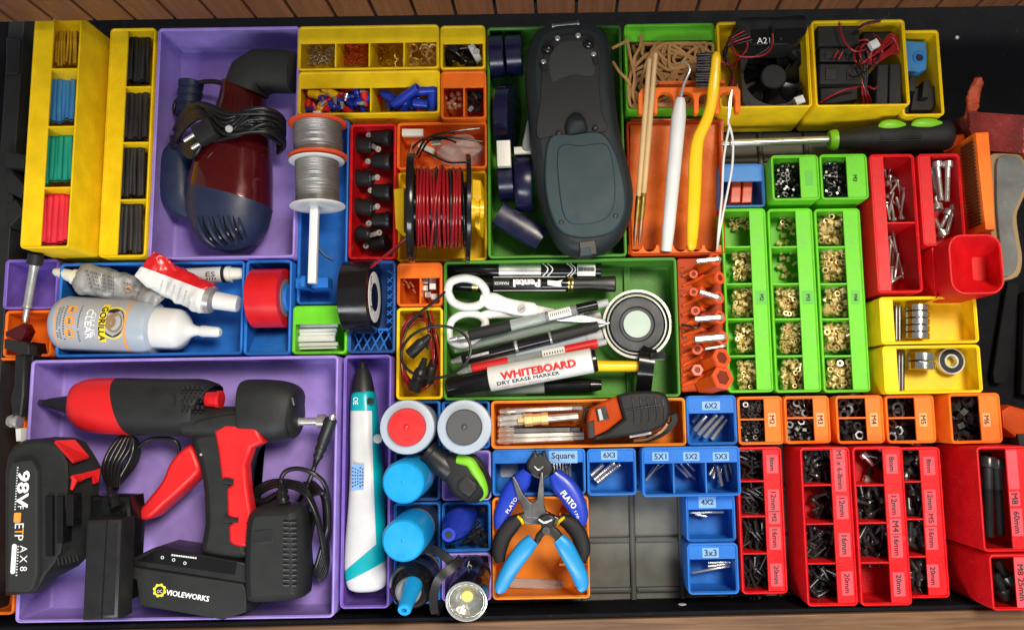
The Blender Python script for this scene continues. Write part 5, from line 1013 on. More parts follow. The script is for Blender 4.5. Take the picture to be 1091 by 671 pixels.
for i_ in range(12):
    y_ = 283 + i_ * 10.6; hexsock((732, y_ + 9, 37), (750, y_ + 2, 47), 2.6, 1.3, 'peg', 12)
    MB().tube(PT([(727, y_ + 11, 40.6), (742, y_ + 4, 42), (764, y_ - 4, 41)]), 1.3, 8).build('ridge', 'rack_orange', hx)
hexsock((748, 390, 38), (769, 381, 62), 8.2, 5.4); hexsock((750, 409, 38), (770, 402, 62), 9.6, 6.4); hexsock((738, 396, 38), (743, 394, 54), 4.6, 2.8)
for s, x, y in (('1.27', 722 + 5, 291), ('1.5', 727, 313), ('2', 728, 335), ('2.5', 729, 357), ('3', 730, 375), ('3.5', 730, 392), ('4', 741, 301), ('5', 743, 323), ('8', 744, 384), ('10', 743, 408)):
    MB().text(s, at(x, y, 40.3), -Y, h=4.6).build('lettering', 'ink', hx, ang=0)
g = 'hex keys in the orange holder'
for i, (x0_, y0_, x1_, y1_, w, lb) in enumerate(((743, 278.5, 765, 276, 4.2, 'silver hex key at the far end of the orange holder'), (746, 311, 765, 317, 4.6, 'silver hex key slanting by the number 1.5'), (741.5, 340, 767, 338, 5.2, 'silver hex key in the middle of the orange holder'), (741.5, 361.5, 769, 359, 6.2, 'thickest silver hex key in the orange holder'), (752, 371.5, 771, 368.5, 2.4, 'thinnest silver hex key, beside the thickest one'))):
    a, b = at(x0_, y0_, 66), at(x1_, y1_, 64); d = (b - a).normalized(); m = MB(); m.tube([a, a + d * .5, b - d * 3, b, b + d * 1.6 + Z * -3, b + d * 2 - Z * 22], w / 2, 6, 5); m.solo('hex_key', 'steel', lb, 'hex key', g, ang=25)
MB().tube(PT([(726, 346, 46), (733, 347, 49), (741, 349, 50), (745, 346, 49), (745, 336, 47), (738, 333, 44)]), 1.1, 6).solo('hex_key', 'screw_black', 'small black bent hex key in the orange holder', 'hex key', g, ang=25)
# ================================================================ glue bottle and tubes
gb = T('glue_bottle', 'grey glue bottle with an orange striped label and a white nozzle cap', 'bottle', at(120, 346, 9)); zc = 33
A, Bq = at(64, 344, zc), at(172, 350, zc); d = (Bq - A).normalized(); up = Z - d * d.z; sd_ = up.cross(d)
r = 23.2
MB().lathe(A, Bq, [(0, 15), (.01, 19), (.04, 21.8), (.09, r), (.9, r), (.95, r - 1.5), (.985, r - 6), (1, r - 8)], 48).build('body', 'frost', gb)
lb = MB(); 
def wrapstrip(m, f0, f1, a0, a1, rr, n=20):
    p0, p1 = A + (Bq - A) * f0, A + (Bq - A) * f1; vs = []; fs = []
    for i in range(n + 1):
        t = a0 + (a1 - a0) * i / n; o = sd_ * (-math.sin(t)) * rr + up * math.cos(t) * rr; vs += [p0 + o, p1 + o]
    for i in range(n): fs.append((2 * i, 2 * i + 1, 2 * i + 3, 2 * i + 2))
    m.add(vs, fs)
def wtext(m, s, f, ang, xd, w=None, h=None, rr=r + .25):
    vs, fs, tw, th_ = text_geo(s); kx = w / tw if w else h / th_; ky = h / th_ if h else kx; L = (Bq - A).length; out = []
    for x, y in vs:
        if xd == 'along': u, v = x * kx, y * ky
        else: u, v = y * ky, -x * kx                  # written round the bottle, letters turned a quarter
        t = ang - v / rr; o = sd_ * (-math.sin(t)) * rr + up * math.cos(t) * rr; out.append(A + d * (f * L + u) + o)
    m.add(out, fs)
wrapstrip(lb, .10, .80, -1.75, 1.75, r + .1); lbo = lb.build('label', 'bottle_grey', gb)
st = MB(); [(lambda q_: (wrapstrip(q_, f0, f1, -1.75, 1.75, r + .2), q_.build('orange_stripe', 'ink_orange', lbo)))(MB()) for f0, f1 in ((.105, .115), (.765, .785))]
L = (Bq - A).length
def wdisc(m, f, ang, ra, rr, k0=0, sx=1.):
    n = 28; vs = [(A + d * (f * L + ra * sx * math.cos(t)) + (sd_ * (-math.sin(ang + ra * math.sin(t) / rr)) + up * math.cos(ang + ra * math.sin(t) / rr)) * rr) for t in (6.2832 * i / n for i in range(n))]; m.add(vs, [tuple(range(n))])
for a_ in (-.42, .02, .46): st = MB(); wdisc(st, .255, -a_, 4.2, r + .25); st.build('orange_emblem', 'ink_orange', lbo, ang=0)
yl = MB(); wdisc(yl, .665, -.05, 14.5, r + .3, sx=.8); wrapstrip(yl, .53, .60, -.75, .7, r + .45); yl.build('yellow_print', 'ink_yellow', lbo, ang=0)
bk = MB(); wdisc(bk, .665, -.05, 12.6, r + .38, sx=.76)
[wtext(bk, 'GORILLA', .565 + dx, dy, 'round', w=30, h=5, rr=r + .6 + .02 * i) for i, (dx, dy) in enumerate(((0, 0), (.003, .008), (-.003, -.008)))]
for i, (f, n_) in enumerate(((.14, 16), (.165, 22), (.20, 14), (.34, 26))): wtext(bk, 'iiiliilillii liliil' [:n_], f, .05, 'round', w=26 + i * 2, h=1.4, rr=r + .3)
for a_ in (-.42, .02, .46): wtext(bk, 'ill', .255, -a_, 'round', w=4, h=2, rr=r + .4)
bk.build('lettering', 'ink', lbo, ang=0)
br_ = MB(); wdisc(br_, .68, -.05, 8.5, r + .46, sx=.8); wdisc(br_, .64, -.05, 5, r + .5); br_.build('brown_emblem', 'foam_tan', lbo, ang=0)
wt_ = MB(); [wtext(wt_, 'CLEAR', .435 + dx, .05 + dx, 'round', w=26, h=5.4, rr=r + .32) for dx in (.002, -.003)]; wtext(wt_, 'CLEAR', .435, .05, 'round', w=26, h=5, rr=r + .3); wtext(wt_, 'GLUE', .475, .05, 'round', w=20, h=4, rr=r + .3); wt_.build('white_lettering', 'ink_white', lbo, ang=0)
C0, C1 = at(165, 349.5, zc), at(235, 354, zc + 3)
MB().lathe(C0, C1, [(0, 17), (.0, 18.6), (.03, 19), (.05, 19), (.06, 18.2), (.36, 17.6), (.42, 16.4), (.47, 13), (.52, 8.6), (.56, 6), (.62, 4.4), (.70, 3.8), (.705, 4.6), (.74, 4.9), (.96, 4.4), (1, 3)], 36).build('cap', 'white', gb, ang=50)
def squeeze(pts, m, n=22, sm=4, e=2.4): return MB().loft([(at(x, y, z), w, h) for x, y, z, w, h in pts], e, n, sm)
t1 = T('glue_tube', 'crumpled silver grey glue tube with a cream pointed cap', 'glue tube', at(130, 300, 20))
squeeze([(86, 297, 38, 6, 6), (88, 297.5, 38, 12.5, 11), (100, 299, 38, 13.5, 10), (118, 303, 37, 13, 8), (136, 307, 36, 11.5, 6), (150, 312, 36, 11, 4.5), (157, 316, 40, 11, 5), (166, 322, 40, 10, 3), (170, 324, 39, 9, 1)], None, 40, 8).crumple(1.7, .16, 5.).build('body', 'tube_silver', t1, ang=50)
MB().lathe(at(88, 297.5, 38), at(58, 289, 37), [(0, 7), (.3, 6.8), (.32, 5.6), (.9, 4), (1, 2.6)], 20).build('cap', 'off_white', t1)
tx = MB()
for i in range(5): tx.text('il lill iii llil', at(106 + i * .6, 292 + i * 4.2, 49 - abs(i - 1) * .5), Vector((.96, -.27, -.1)), w=24 - i, h=1.5)
for i in range(2): tx.text('iilll ilil', at(140, 303 + i * 6, 44.5), Vector((.96, -.3, -.12)), w=12, h=1.5)
tx.build('lettering', 'ink', t1, ang=0)
MB().text('O', at(137, 308, 43.4), Vector((.96, -.3, -.1)), h=5).build('orange_print', 'ink_orange', t1, ang=0)
t2 = T('glue_tube', 'flattened white and red glue tube with a white cap', 'glue tube', at(190, 300, 24))
rd = MB(); bd = at(152, 288, 50); be = at(228, 305, 50)
pts = [(153, 281, 56, 12, .8), (158, 284, 55, 12.5, 1.6), (169, 291.5, 51, 13.5, 3), (184, 300, 46, 13.5, 6), (204, 310, 45, 14, 8.5), (219, 317.5, 44, 13.5, 11), (224, 319.5, 44, 12, 10.5)]
wb = MB().loft([(at(x, y, z), w, h) for x, y, z, w, h in pts], 2.4, 40, 9).crumple(2.2, .10, 9.); p_, q_ = at(146, 282, 46), at(226, 312, 46); rd = wb.cut(p_, Vector((-(q_ - p_).y, (q_ - p_).x, 0)))
wb.build('body', 'white', t2, ang=50); rd.build('red_print', 'tape_red', t2, ang=50)
MB().lathe(at(222, 318.5, 44), at(233, 321, 44), [(0, 11.8), (.5, 11), (.75, 7), (1, 7)], 22).build('shoulder', 'steel', t2); MB().lathe(at(230, 320, 44), at(254, 324, 43), [(0, 7.6), (.9, 7.), (1, 6.4), (1, 3)], 22).build('cap', 'white', t2)
tx = MB()
for i in range(6): tx.text('lilil illi lilll iilil', at(176 + i * 6.2 - 4, 303.5 + i * 3.2, 54), Vector((-.25, -.95, 0)), w=9.5 + i * .4, h=1.6)
for i in range(3): tx.text('iilil lili', at(163 + i * 5, 293 + i * 2.4, 51.5), Vector((-.25, -.95, 0)), w=6.5, h=1.5)
tx.build('lettering', 'ink_grey', t2, ang=0)
t3 = T('small_tube', 'small white tube with a black band behind the red and white one', 'glue tube', at(235, 292, 14)); A, Bq = at(200, 294, 28), at(262, 291, 29)
MB().lathe(A, Bq, [(0, 3), (0, 7), (.6, 7.4), (.62, 6.6), (.75, 6.6)], 22).build('body', 'white', t3); MB().lathe(A, Bq, [(.62, 7.6), (.67, 7.6)], 22).build('band', 'black', t3); MB().lathe(A, Bq, [(.69, 7.4), (.76, 7.4), (.77, 6), (1, 4.6)], 22).build('cap', 'off_white', t3)
tx = MB(); tx.text('ES', at(224, 292, 36), X, w=8, h=4); tx.text('iili', at(225, 296.5, 35), X, w=8, h=1.6); tx.build('lettering', 'ink', t3, ang=0)
# ================================================================ glue gun
gg = T('glue_gun', 'cordless black and red glue gun lying in the big purple tray', 'glue gun', at(190, 480, 9)); zc = 44
k = mmpx(60)
red = MB(); a0, a1 = at(117, 403, 60), at(131, 462, 60)
body = MB().loft([(at(82, 432, zc), 17 * k, 15), (at(84.5, 432, zc), 21.5 * k, 18), (at(90, 431.5, zc), 26 * k, 21), (at(99, 431.5, zc), 28.8 * k, 22), (at(125, 432.5, zc), 30.5 * k, 23), (at(180, 434, zc), 31 * k, 23), (at(213, 434, zc), 31 * k, 23), (at(218, 434.5, zc), 28 * k, 21)], 2.3, 40, 5)
red = body.cut(a0, Vector(((a1 - a0).y, -(a1 - a0).x, 0)))
body.build('barrel', 'dark_plastic', gg, ang=50); red.build('nose_cover', 'signal_red', gg, ang=50)
MB().lathe(at(84, 432, zc), at(43, 428.5, zc - 2), [(0, 10.5), (.06, 10), (.1, 9), (.8, 3.8), (.82, 3), (1, 2.2)], 10).build('nozzle', 'black', gg)
MB().lathe(at(47, 429, zc - 2), at(42, 428.3, zc - 2), [(0, 2.8), (1, 2.2)], 14).build('nozzle_tip', 'dark_steel', gg)
o = [(222, 436)] + [(252, 434), (254, 428), (255, 408), (259, 404), (283, 405), (298, 407), (307, 420), (313, 448), (313, 464), (310, 470), (290, 471), (278, 470), (268, 476), (256, 482), (240, 474), (205, 468)]
MB().loft([(at(262, 437, zc), 31 * k, 22), (at(266, 437, zc), 33.5 * k, 23), (at(290, 437.5, zc), 33.5 * k, 23), (at(304, 438.5, zc), 32 * k, 22), (at(313, 440, zc), 28 * k, 19.5), (at(316, 440.5, zc), 25 * k, 17)], 2.7, 40, 4).build('rear_block', 'dark_plastic', gg, ang=50)
MB().loft([(at(206, 449, zc), 17.5 * k, 21), (at(245, 450, zc), 17.5 * k, 21), (at(272, 450, zc), 18 * k, 21)], 3, 32, 2).build('bridge', 'dark_plastic', gg, ang=50)
MB().lathe(at(314, 441, zc), at(319, 441, zc), [(0, 20), (.6, 18), (1, 15)], 30).build('end_cap', 'dark_plastic', gg)
o = [(203, 462), (245, 455), (280, 462), (268, 480), (262, 510), (264, 545), (266, 580), (264, 596), (215, 592), (216, 560), (215, 525), (210, 495)]
MB().prism(PO([(v.x, v.y) for v in catmull([Vector((x, y, 0)) for x, y in o], 3, True)], 60), 36, 62, 7, bot=6).build('handle', 'dark_plastic', gg, ang=60)
o = [(228, 459), (240, 451), (268, 452), (274, 456), (281, 471), (268, 477), (262, 495), (264, 520), (268, 545), (269, 572), (264, 583), (249, 581), (244, 577), (243, 560), (248, 556), (246, 552), (242, 549), (241, 520), (247, 516), (245, 511), (236, 510), (232, 480)]
MB().prism(PO(o, 64), 54, 65, 2.4).build('red_grip', 'signal_red', gg, ang=60)
for y, x in ((513, 249), (554, 254)): MB().obox(at(238, y - 1, 65), at(x, y, 65), 4.4, 1.2, .5).build('grip_notch', 'black', gg)
tg = MB().prism(PO([(v.x, v.y) for v in catmull([Vector((x, y, 0)) for x, y in ((203, 474), (211, 488), (213, 502), (196, 520), (176, 538), (160, 552), (148, 553), (141, 550), (153, 537), (172, 513), (180, 495), (191, 481))], 4, True)], 54), 32, 56, 3, bot=2); tg.build('trigger', 'signal_red', gg, ang=60)
sw = MB().lathe(at(219, 425, 58), at(236, 425.5, 58), [(0, 4.5), (.1, 6), (.7, 6.4), (.75, 7.2), (1, 7.2)], 20); sw.build('switch', 'tape_red', gg)
vt = MB()
for j in range(3):
    for i in range(5): vt.obox(at(194 + i * 5.1, 412.5 + j * 10.5, 67.6 - (.9 if j == 0 else 0)), at(197 + i * 5.1, 412.5 + j * 10.5, 67.6 - (.9 if j == 0 else 0)), 3.2, 1.3, .3).obox(at(193 + i * 5.1, 417 + j * 10.5, 67.6), at(194.6 + i * 5.1, 417 + j * 10.5, 67.6), 1.6, 1.3, .3)
vt.build('vent', 'black', gg); p = at(214, 484, 62.4); MB().lathe(p - Z, p + Z * .2, [(0, 1.1), (1, .9)], 10).build('speck', 'light_grey', gg)
MB().tube(PT([(184, 418, 67), (186, 425, 67.5), (185, 433, 67)]), .7, 6).tube(PT([(199, 456, 63), (215, 447, 66.4), (240, 441, 66.6), (265, 438.5, 66.5), (280, 438.5, 66.5)]), .5, 6).build('seam', 'black', gg)
MB().lathe(at(311, 424, 60), at(313, 432, 60), [(0, 2.8), (1, 2.8)], 12).build('side_vent', 'black', gg)
MB().lathe(at(311, 449, zc), at(352, 448.5, zc), [(0, 9), (.12, 9), (.15, 5.6), (.2, 3.2), (.66, 3.2), (.68, 5.8), (.85, 6), (.9, 4.5), (1, 4.2)], 22).build('feed_rod', 'steel', gg)
bp = MB().prism(PO([(127, 601), (259, 621.5), (263, 630), (262, 652), (237, 660), (148, 645), (145, 618), (132, 613)], 66), 14, 66, 1.2).build('battery_pack', 'dark_plastic', gg, ang=40)
MB().prism(PO([(127, 600.5), (163, 583.5), (222, 592), (264, 600), (268, 612), (260, 621.5)], 64), 20, 64, 1.2).build('upper_case', 'black', gg); MB().prism(PO([(146, 597), (165, 586), (252, 599), (250, 612)], 64.5), 63.5, 64.6, .3).build('control_panel', 'gloss_black', gg)
MB().text('VIOLEWORKS', at(200, 634, 66.3), Vector((1, -.17, 0)), w=34, h=4., bold=.18).build('lettering', 'ink_white', bp, ang=0)
em = MB(); p = at(170, 628.5, 66.3); n = 32
vs = [Vector((p.x + (4.6 + (.8 if (i // 2) % 2 else 0)) * math.cos(6.2832 * i / n), p.y + (4.6 + (.8 if (i // 2) % 2 else 0)) * math.sin(6.2832 * i / n), p.z)) for i in range(n)] + [Vector((p.x + 3.2 * math.cos(6.2832 * i / n), p.y + 3.2 * math.sin(6.2832 * i / n), p.z)) for i in range(n)]
em.add(vs, [(i, (i + 1) % n, n + (i + 1) % n, n + i) for i in range(n)]); em.build('gear_emblem', 'ink_yellow', bp, ang=0)
MB().text('OC', at(170, 629.5, 66.4), X, w=4, h=2.4).build('emblem_letters', 'ink_white', bp, ang=0)
pn = MB()
for x, y, w in ((173, 590.5, 3), (185, 593, 3), (197, 596.5, 3)): pn.text('o', at(x, y + 3, 64.9), X, w=2.6)
pn.text('-----------', at(196, 592.5, 64.9), Vector((1, -.14, 0)), w=20, h=1.2); pn.build('panel_marks', 'ink_white', bp, ang=0)
# adapters and cables
ad = T('power_adapter', 'plain upright black power adapter beside the battery', 'adapter', at(112, 600, 20))
MB().prism(PO([(91, 553), (130, 552), (126, 659), (86.5, 661)], 92), 72, 92, 3, bot=1).build('case', 'black', ad); MB().prism(PO([(95, 528), (138, 528), (140, 549), (135, 640), (92, 640)], 71.5), 50, 71.5, 3).build('rear_case', 'gloss_black', ad)
MB().obox(at(114, 554, 92.2), at(108, 659, 92.2), .9, .5, .2).build('seam', 'gloss_black', ad)
cg = MB()
cg.lathe(at(125, 542, 74), at(117, 520, 66), [(0, 5), (.1, 5), (.12, 4.2), (.25, 4.2), (.27, 4.8), (.4, 4.6), (.42, 3.8), (.55, 3.6), (.57, 4.2), (.7, 4), (.72, 3), (1, 2.4)], 16); cg.build('cord_guard', 'cable', ad)
cb = MB(); rnd = random.Random(9)
for i in range(5):
    o_ = i * 5.6; cb.tube(PT([(118 + o_ * .3, 520, 60 + i), (110 + o_ * .8, 500 - i, 46 + i * 2), (118 + o_ * .9, 478, 40 + i * 2), (132 + o_ * .4, 464, 36 + i * 2), (146 - i, 470 + i * 1.5, 38 + i * 2), (146 - i * 2, 490, 40 + i * 2), (130 - i, 512, 46 + i * 2), (119 + i, 524, 58)]), 1.7, 8, 6)
cb.tube(PT([(146, 478, 40), (155, 470, 42), (166, 467, 42), (183, 468, 42), (190, 475, 40), (191, 490, 36), (186, 515, 26), (160, 540, 40), (140, 544, 62), (128, 544, 72)]), 1.8, 8, 6)
cb.build('cord', 'cable', ad, ang=60)
a2 = T('power_adapter', 'rounded ribbed black power adapter with a coiled cord at the right of the tray', 'adapter', at(293, 590, 10))
o = [(v.x, v.y) for v in catmull([Vector((x, y, 0)) for x, y in ((267, 545), (278, 538), (300, 537), (318, 538), (323, 548), (325, 590), (325, 628), (318, 638), (290, 641), (268, 641), (262, 632), (261, 595), (263, 560))], 3, True)]
oo = PO(o, 66); oo = [Vector(q) for q in oo]
if area2(oo) < 0: oo.reverse()
rs = [[Vector((p.x, p.y, z)) for p in (inset(oo, dd) if dd else oo)] for dd, z in ((5, 40), (0, 48), (0, 62), (1.2, 69), (4, 73.4), (8, 75.5))]
cs = MB().rings(rs, True, False).cap([p.xy for p in rs[-1]], 75.5).build('case', 'dark_plastic', a2, ang=40)
rb = MB(); rb2 = MB()
for i in range(13):
    y = 555 + i * 5.6
    rb.obox(at(302, y, 75.4), at(316, y + .3, 74), 2.2, 1.6, .5); rb2.obox(at(262.5, y + 2, 62), at(267, y + 2, 69), 2, 2, .4)
rb.build('rib', 'gloss_black', cs); rb2.build('side_rib', 'black', cs)
MB().prism(PO([(270, 565), (291, 563), (291, 577), (270, 579)], 75.6), 75, 76, .3).build('label_recess', 'black', cs)
MB().lathe(at(302, 538, 62), at(300, 515, 56), [(0, 5.6), (.1, 5.6), (.13, 4.4), (.25, 4.6), (.27, 5.2), (.4, 5), (.42, 4), (.55, 4), (.57, 4.6), (.7, 4.4), (.72, 3.2), (1, 2.4)], 18).build('cord_guard', 'cable', a2)
cb = MB()
cb.tube(PT([(300, 516, 56), (300, 508, 56), (306, 501, 57), (318, 499, 58), (332, 503, 58), (345, 514, 54), (350, 535, 48), (350, 565, 40), (346, 590, 36)]), 1.9, 8, 6)
for i in range(7):
    o_ = i * 1.8; cb.tube(PT([(322 + o_, 516 + o_, 34 + i * 3), (334 + o_ * .8, 514 + o_, 40 + i * 3), (344 + o_ * .3, 530, 42 + i * 2), (347 + o_ * .2, 560, 42 + i * 2), (349 - i, 600 - i * 3, 36 + i * 2), (342 - i, 617 - i * 2, 32 + i * 2), (333, 606, 34 + i), (330, 580, 36), (326 + o_, 545, 40 + i * 2)]), 1.8, 8, 6)
for i in range(3): cb.tube(PT([(268 + i * 2, 528 + i * 2, 40), (276, 518 + i * 4, 44), (292, 512 + i * 3, 46 + i * 2), (312, 513 + i * 3, 50 + i * 2), (326, 520 + i * 4, 54 + i * 2), (338, 548 + i * 3, 56 + i), (345, 580 + i * 4, 54)]), 1.8, 8, 6)
cb.tube(PT([(267, 530, 40), (280, 534, 42), (296, 526, 44)]), 3., 8, 5)
cb.build('cord', 'cable', a2, ang=60)
pg = T('barrel_plug', 'black barrel plug and its lead leaning on the right wall of the big purple tray', 'plug', at(345, 480, 20))
MB().lathe(at(353, 446, 56), at(336, 494, 48), [(0, 4.6), (.02, 5.2), (.5, 5), (.55, 4.2), (.62, 4.2), (.63, 4.6), (.7, 4.4), (.71, 3.6), (.78, 3.6), (.79, 4), (.86, 3.8), (.87, 3), (1, 2.2)], 20).build('plug_body', 'black', pg); MB().tube(PT([(336.5, 492, 48), (331, 508, 46), (325, 522, 44), (318, 534, 40)]), 2., 8).build('lead', 'cable', pg)
MB().lathe(at(352, 450, 56), at(355, 441, 58), [(0, 2.6), (1, 2.6)], 14).build('contact', 'steel', pg)
# ================================================================ big battery at the left
bt = T('tool_battery', 'big black and red tool battery marked 98V at the far left', 'battery', at(55, 550, 50))
o = [(6, 503), (9, 486), (16, 474), (28, 468), (60, 465), (80, 466), (92, 471), (101, 485), (108, 497), (107, 512), (103, 540), (100, 560), (96, 590), (84, 602), (62, 614), (44, 630), (36, 634), (6, 633)]
tp = [(6, 503), (9, 487), (15, 476), (25, 470), (44, 468), (56, 470), (66, 477), (73, 492), (74, 508), (73, 538), (70, 560), (66, 588), (59, 600), (50, 611), (41, 627), (35, 632), (6, 631)]
so_ = [(6, 503), (9, 486), (16, 474), (28, 468), (60, 465), (80, 466), (92, 471), (101, 485), (108, 497), (107, 512), (103, 540), (100, 560), (96, 590), (84, 602), (62, 614), (44, 631), (6, 634)]
def L3(p, z, d=0.): return [Vector((q.x, q.y, z)) for q in inset([Vector(a) for a in PO(p, z)][::-1], d)]
r1, r2 = L3(so_, 52, 1.5), L3(tp, 88, 2.5); MB().rings([r1, L3(so_, 54), L3(so_, 60), L3(tp, 84), L3(tp, 86.8, .8), r2], True, False).cap([p.xy for p in r2], 88).build('case', 'dark_plastic', bt, ang=24)
fp = MB().prism(PO([(7, 505), (12, 492), (33, 489), (40, 502), (40, 612), (35, 627), (30, 631), (7, 631)], 93), 87.6, 93, 2).build('label_face', 'soft_black', bt)
MB().slab([(59, 469, 90), (80, 468, 79), (95, 486, 74), (79, 491, 90)], 3).build('red_release', 'signal_red', bt); MB().slab([(77, 506, 92), (88, 504, 84), (90, 510, 84), (82, 512, 91)], 3).slab([(88, 504, 84.4), (107, 499, 70), (104, 505, 72), (90, 510, 84.4)], 3).slab([(77, 506, 92.3), (82, 512, 91.3), (77, 522, 91), (75, 521, 92)], 3).slab([(100, 505, 75), (107, 499, 70.4), (105, 513, 70), (101, 515, 74)], 3).build('red_bracket', 'signal_red', bt)
rl2 = MB()
for x0_, x1_, y0_, y1_ in ((48, 56, 528, 592), (60, 67, 528, 578), (70, 78, 526, 560)): rl2.prism(PO([(x0_, y0_), (x1_, y0_), (x1_, y1_), (x0_, y1_)], 91), 80, 91, .8)
rl2.build('slide_rail', 'gloss_black', bt)
ft = MB()
for i in range(6): ft.obox(at(62 + i * 4, 594 - i * .6, 88.6), at(63.5 + i * 4, 602 - i, 88.6), 1.6, 1.8, .3)
ft.build('grip_fins', 'black', bt)
tx = MB(); tx.text('98V', at(24.5, 521, 93.3), -Y, w=27, h=8.6, bold=.5); tx.text('F', at(22, 540.5, 93.3), -Y, h=4.4); tx.text('E', at(20.5, 560, 93.3), -Y, h=6.6); tx.text('P', at(20, 572.5, 93.3), -Y, h=6.6)
for i, s in enumerate(('A', 'X', '8')): tx.text(s, at(25, 584.5 + i * 10.5, 93.3), -Y, h=5.4)
tx.text('liiilliillillilil', at(17.5, 520, 93.3), -Y, w=32, h=1.1); tx.text('iilliliilil', at(18.5, 597, 93.3), -Y, w=22, h=1.2)
p = at(14.5, 595, 93.2); tx.prism(rrect(p.x - 1.7, p.x + 1.7, p.y - 11, p.y + 11, 1.6), 93.0, 93.35, 0); tx.build('lettering', 'ink_white', fp, ang=0)
tx = MB(); tx.text('T', at(20.3, 566, 93.3), -Y, h=6.6); p = at(18.5, 551, 93.2); tx.prism(rrect(p.x - 2.6, p.x + 2.6, p.y - 3.6, p.y + 3.6, .8), 93.0, 93.35, 0); tx.build('orange_lettering', 'ink_orange', fp, ang=0)
# ================================================================ far left odds and ends
so = T('soldering_iron', 'soldering iron with a bright steel barrel and pointed tip', 'soldering iron', at(30, 310, 40)); A, Bq = at(38, 274, 60), at(26, 345, 48)
MB().lathe(A, Bq, [(0, 5), (0, 5.6), (.1, 5.6), (.12, 3.8), (.16, 3.4), (.7, 3.2), (.74, 3.8), (.77, 2.2), (.92, 2.), (1, .6)], 20).build('barrel', 'steel', so); MB().lathe(A, Bq, [(-.05, 5.8), (.1, 6), (.11, 5)], 20).build('collar', 'black', so)
MB().prism(PO([(5, 353), (24, 344), (28, 352), (22, 364), (5, 358)], 52), 40, 52, 1.4).solo('brown_clamp', 'maroon', 'reddish brown plastic piece under the soldering tip', 'piece')
cl = T('clamp', 'grey and black clamp bar at the left edge above the battery', 'clamp', at(20, 400, 39)); MB().prism(PO([(4, 361), (26, 364), (31, 368), (31, 378), (22, 378), (4, 371)], 54), 44, 54, 1).build('jaw', 'dark_plastic', cl); MB().prism(PO([(15, 378), (27, 378), (26, 420), (23, 444), (12, 442), (10, 425), (14, 410)], 54), 40, 54, 2).build('bar', 'black', cl)
MB().lathe(at(10, 448, 52), at(21, 449, 52), [(0, 4.5), (.3, 5.4), (.4, 4), (.6, 4), (.7, 5.4), (1, 5)], 18).build('screw', 'steel', cl); MB().prism(PO([(22, 366), (34, 364), (36, 376), (35, 392), (26, 388)], 48), 30, 48, 1.4).build('knob', 'gloss_black', cl); MB().prism(PO([(16, 456), (22, 456), (22, 470), (17, 470)], 50), 36, 50, .6).build('stub', 'white', cl)
for i, (pts, z, m_, lb) in enumerate(((((6, 40), (22, 42), (20, 78), (6, 80)), 40, 'black', 'black box shape in the far left corner'), (((12, 84), (32, 80), (30, 106), (12, 108)), 24, 'deep_purple', 'purple tray corner glimpsed left of the tall yellow bin'), (((5, 160), (27, 165), (25, 180), (5, 178)), 46, 'dark_plastic', 'flat dark strip left of the tall yellow bin'), (((5, 190), (12, 182), (26, 198), (22, 212), (8, 204)), 44, 'grey', 'upper grey black block left of the tall yellow bin'), (((5, 222), (16, 212), (26, 226), (10, 242)), 44, 'grey', 'lower grey black block left of the tall yellow bin'))):
    MB().prism(PO(pts, z), 6, z, 1.2).solo('dark_piece', 'dark_plastic' if m_ == 'grey' else m_, lb, 'piece')
MB().tube(PT([(10, 120, 30), (8, 140, 34), (14, 158, 36)]), 2, 8).solo('dark_cable', 'gloss_black', 'short glossy black cable in the dark gap at the far left', 'cable')
# ================================================================ drawing pen
dp = T('drawing_pen', 'teal and white 3D drawing pen with a black tip', 'pen', at(392, 510, 8)); zc = 36; k = mmpx(52)
tl, wh_ = MB(), MB()
secs = [(at(387, 417, zc), 11 * k, 10), (at(387.5, 424, zc), 13 * k, 12), (at(389, 460, zc), 15 * k, 14), (at(391, 500, zc), 17 * k, 15), (at(391, 540, zc), 19 * k, 16), (at(390, 575, zc), 21 * k, 16), (at(390, 600, zc), 22 * k, 16), (at(391, 613, zc), 22 * k, 15), (at(391, 624, zc), 19 * k, 13), (at(391, 628, zc), 13 * k, 9)]
def tealtest(c_):
    q = c_; px = PX + 0
    u = (q.x - at(391, 500, 48).x) / k + 391; v = (at(391, 500, 48).y - q.y) / k + 500
    if v < 436 - 0: return True
    if v > 609: return False
    lim = 376 + (23 if v > 456 else 23 * ((v - 436) / 20) ** .5)
    if v > 560: lim = 406 - (v - 560) * .85
    if v > 596 and v <= 609: return True
    return u > min(lim, 399 + max(0, v - 500) * .07) if v < 596 else True
def pl_(p, q): p, q = at(*p, 46), at(*q, 46); return p, Vector((-(q - p).y, (q - p).x, 0))     # plane through two points; its normal points to the far side
w0 = MB().loft(secs, 2.5, 48, 8)
p_, n_ = pl_((370, 437.5), (410, 437.5)); top_ = w0.cut(p_, n_)
p_, n_ = pl_((369.6, 619), (411.6, 597)); end_ = w0.cut(p_, -n_)
p_, n_ = pl_((369.6, 606), (404, 577)); ban_ = w0.cut(p_, -n_)
p_, n_ = pl_((396, 437), (402, 585)); sid_ = w0.cut(p_, n_)
w0.build('white_shell', 'pen_white', dp, ang=60); end_.build('white_end', 'pen_white', dp, ang=60)
for q_ in (ban_, sid_): top_.add(q_.v, q_.f)
top_.weld().build('teal_shell', 'teal', dp, ang=60)
MB().lathe(at(387, 418, zc + 2), at(386, 384, zc), [(0, 9.4), (.15, 9), (.5, 7.4), (.75, 5), (.78, 3), (.95, 2.2), (1, 1.4)], 24).build('tip', 'black', dp)
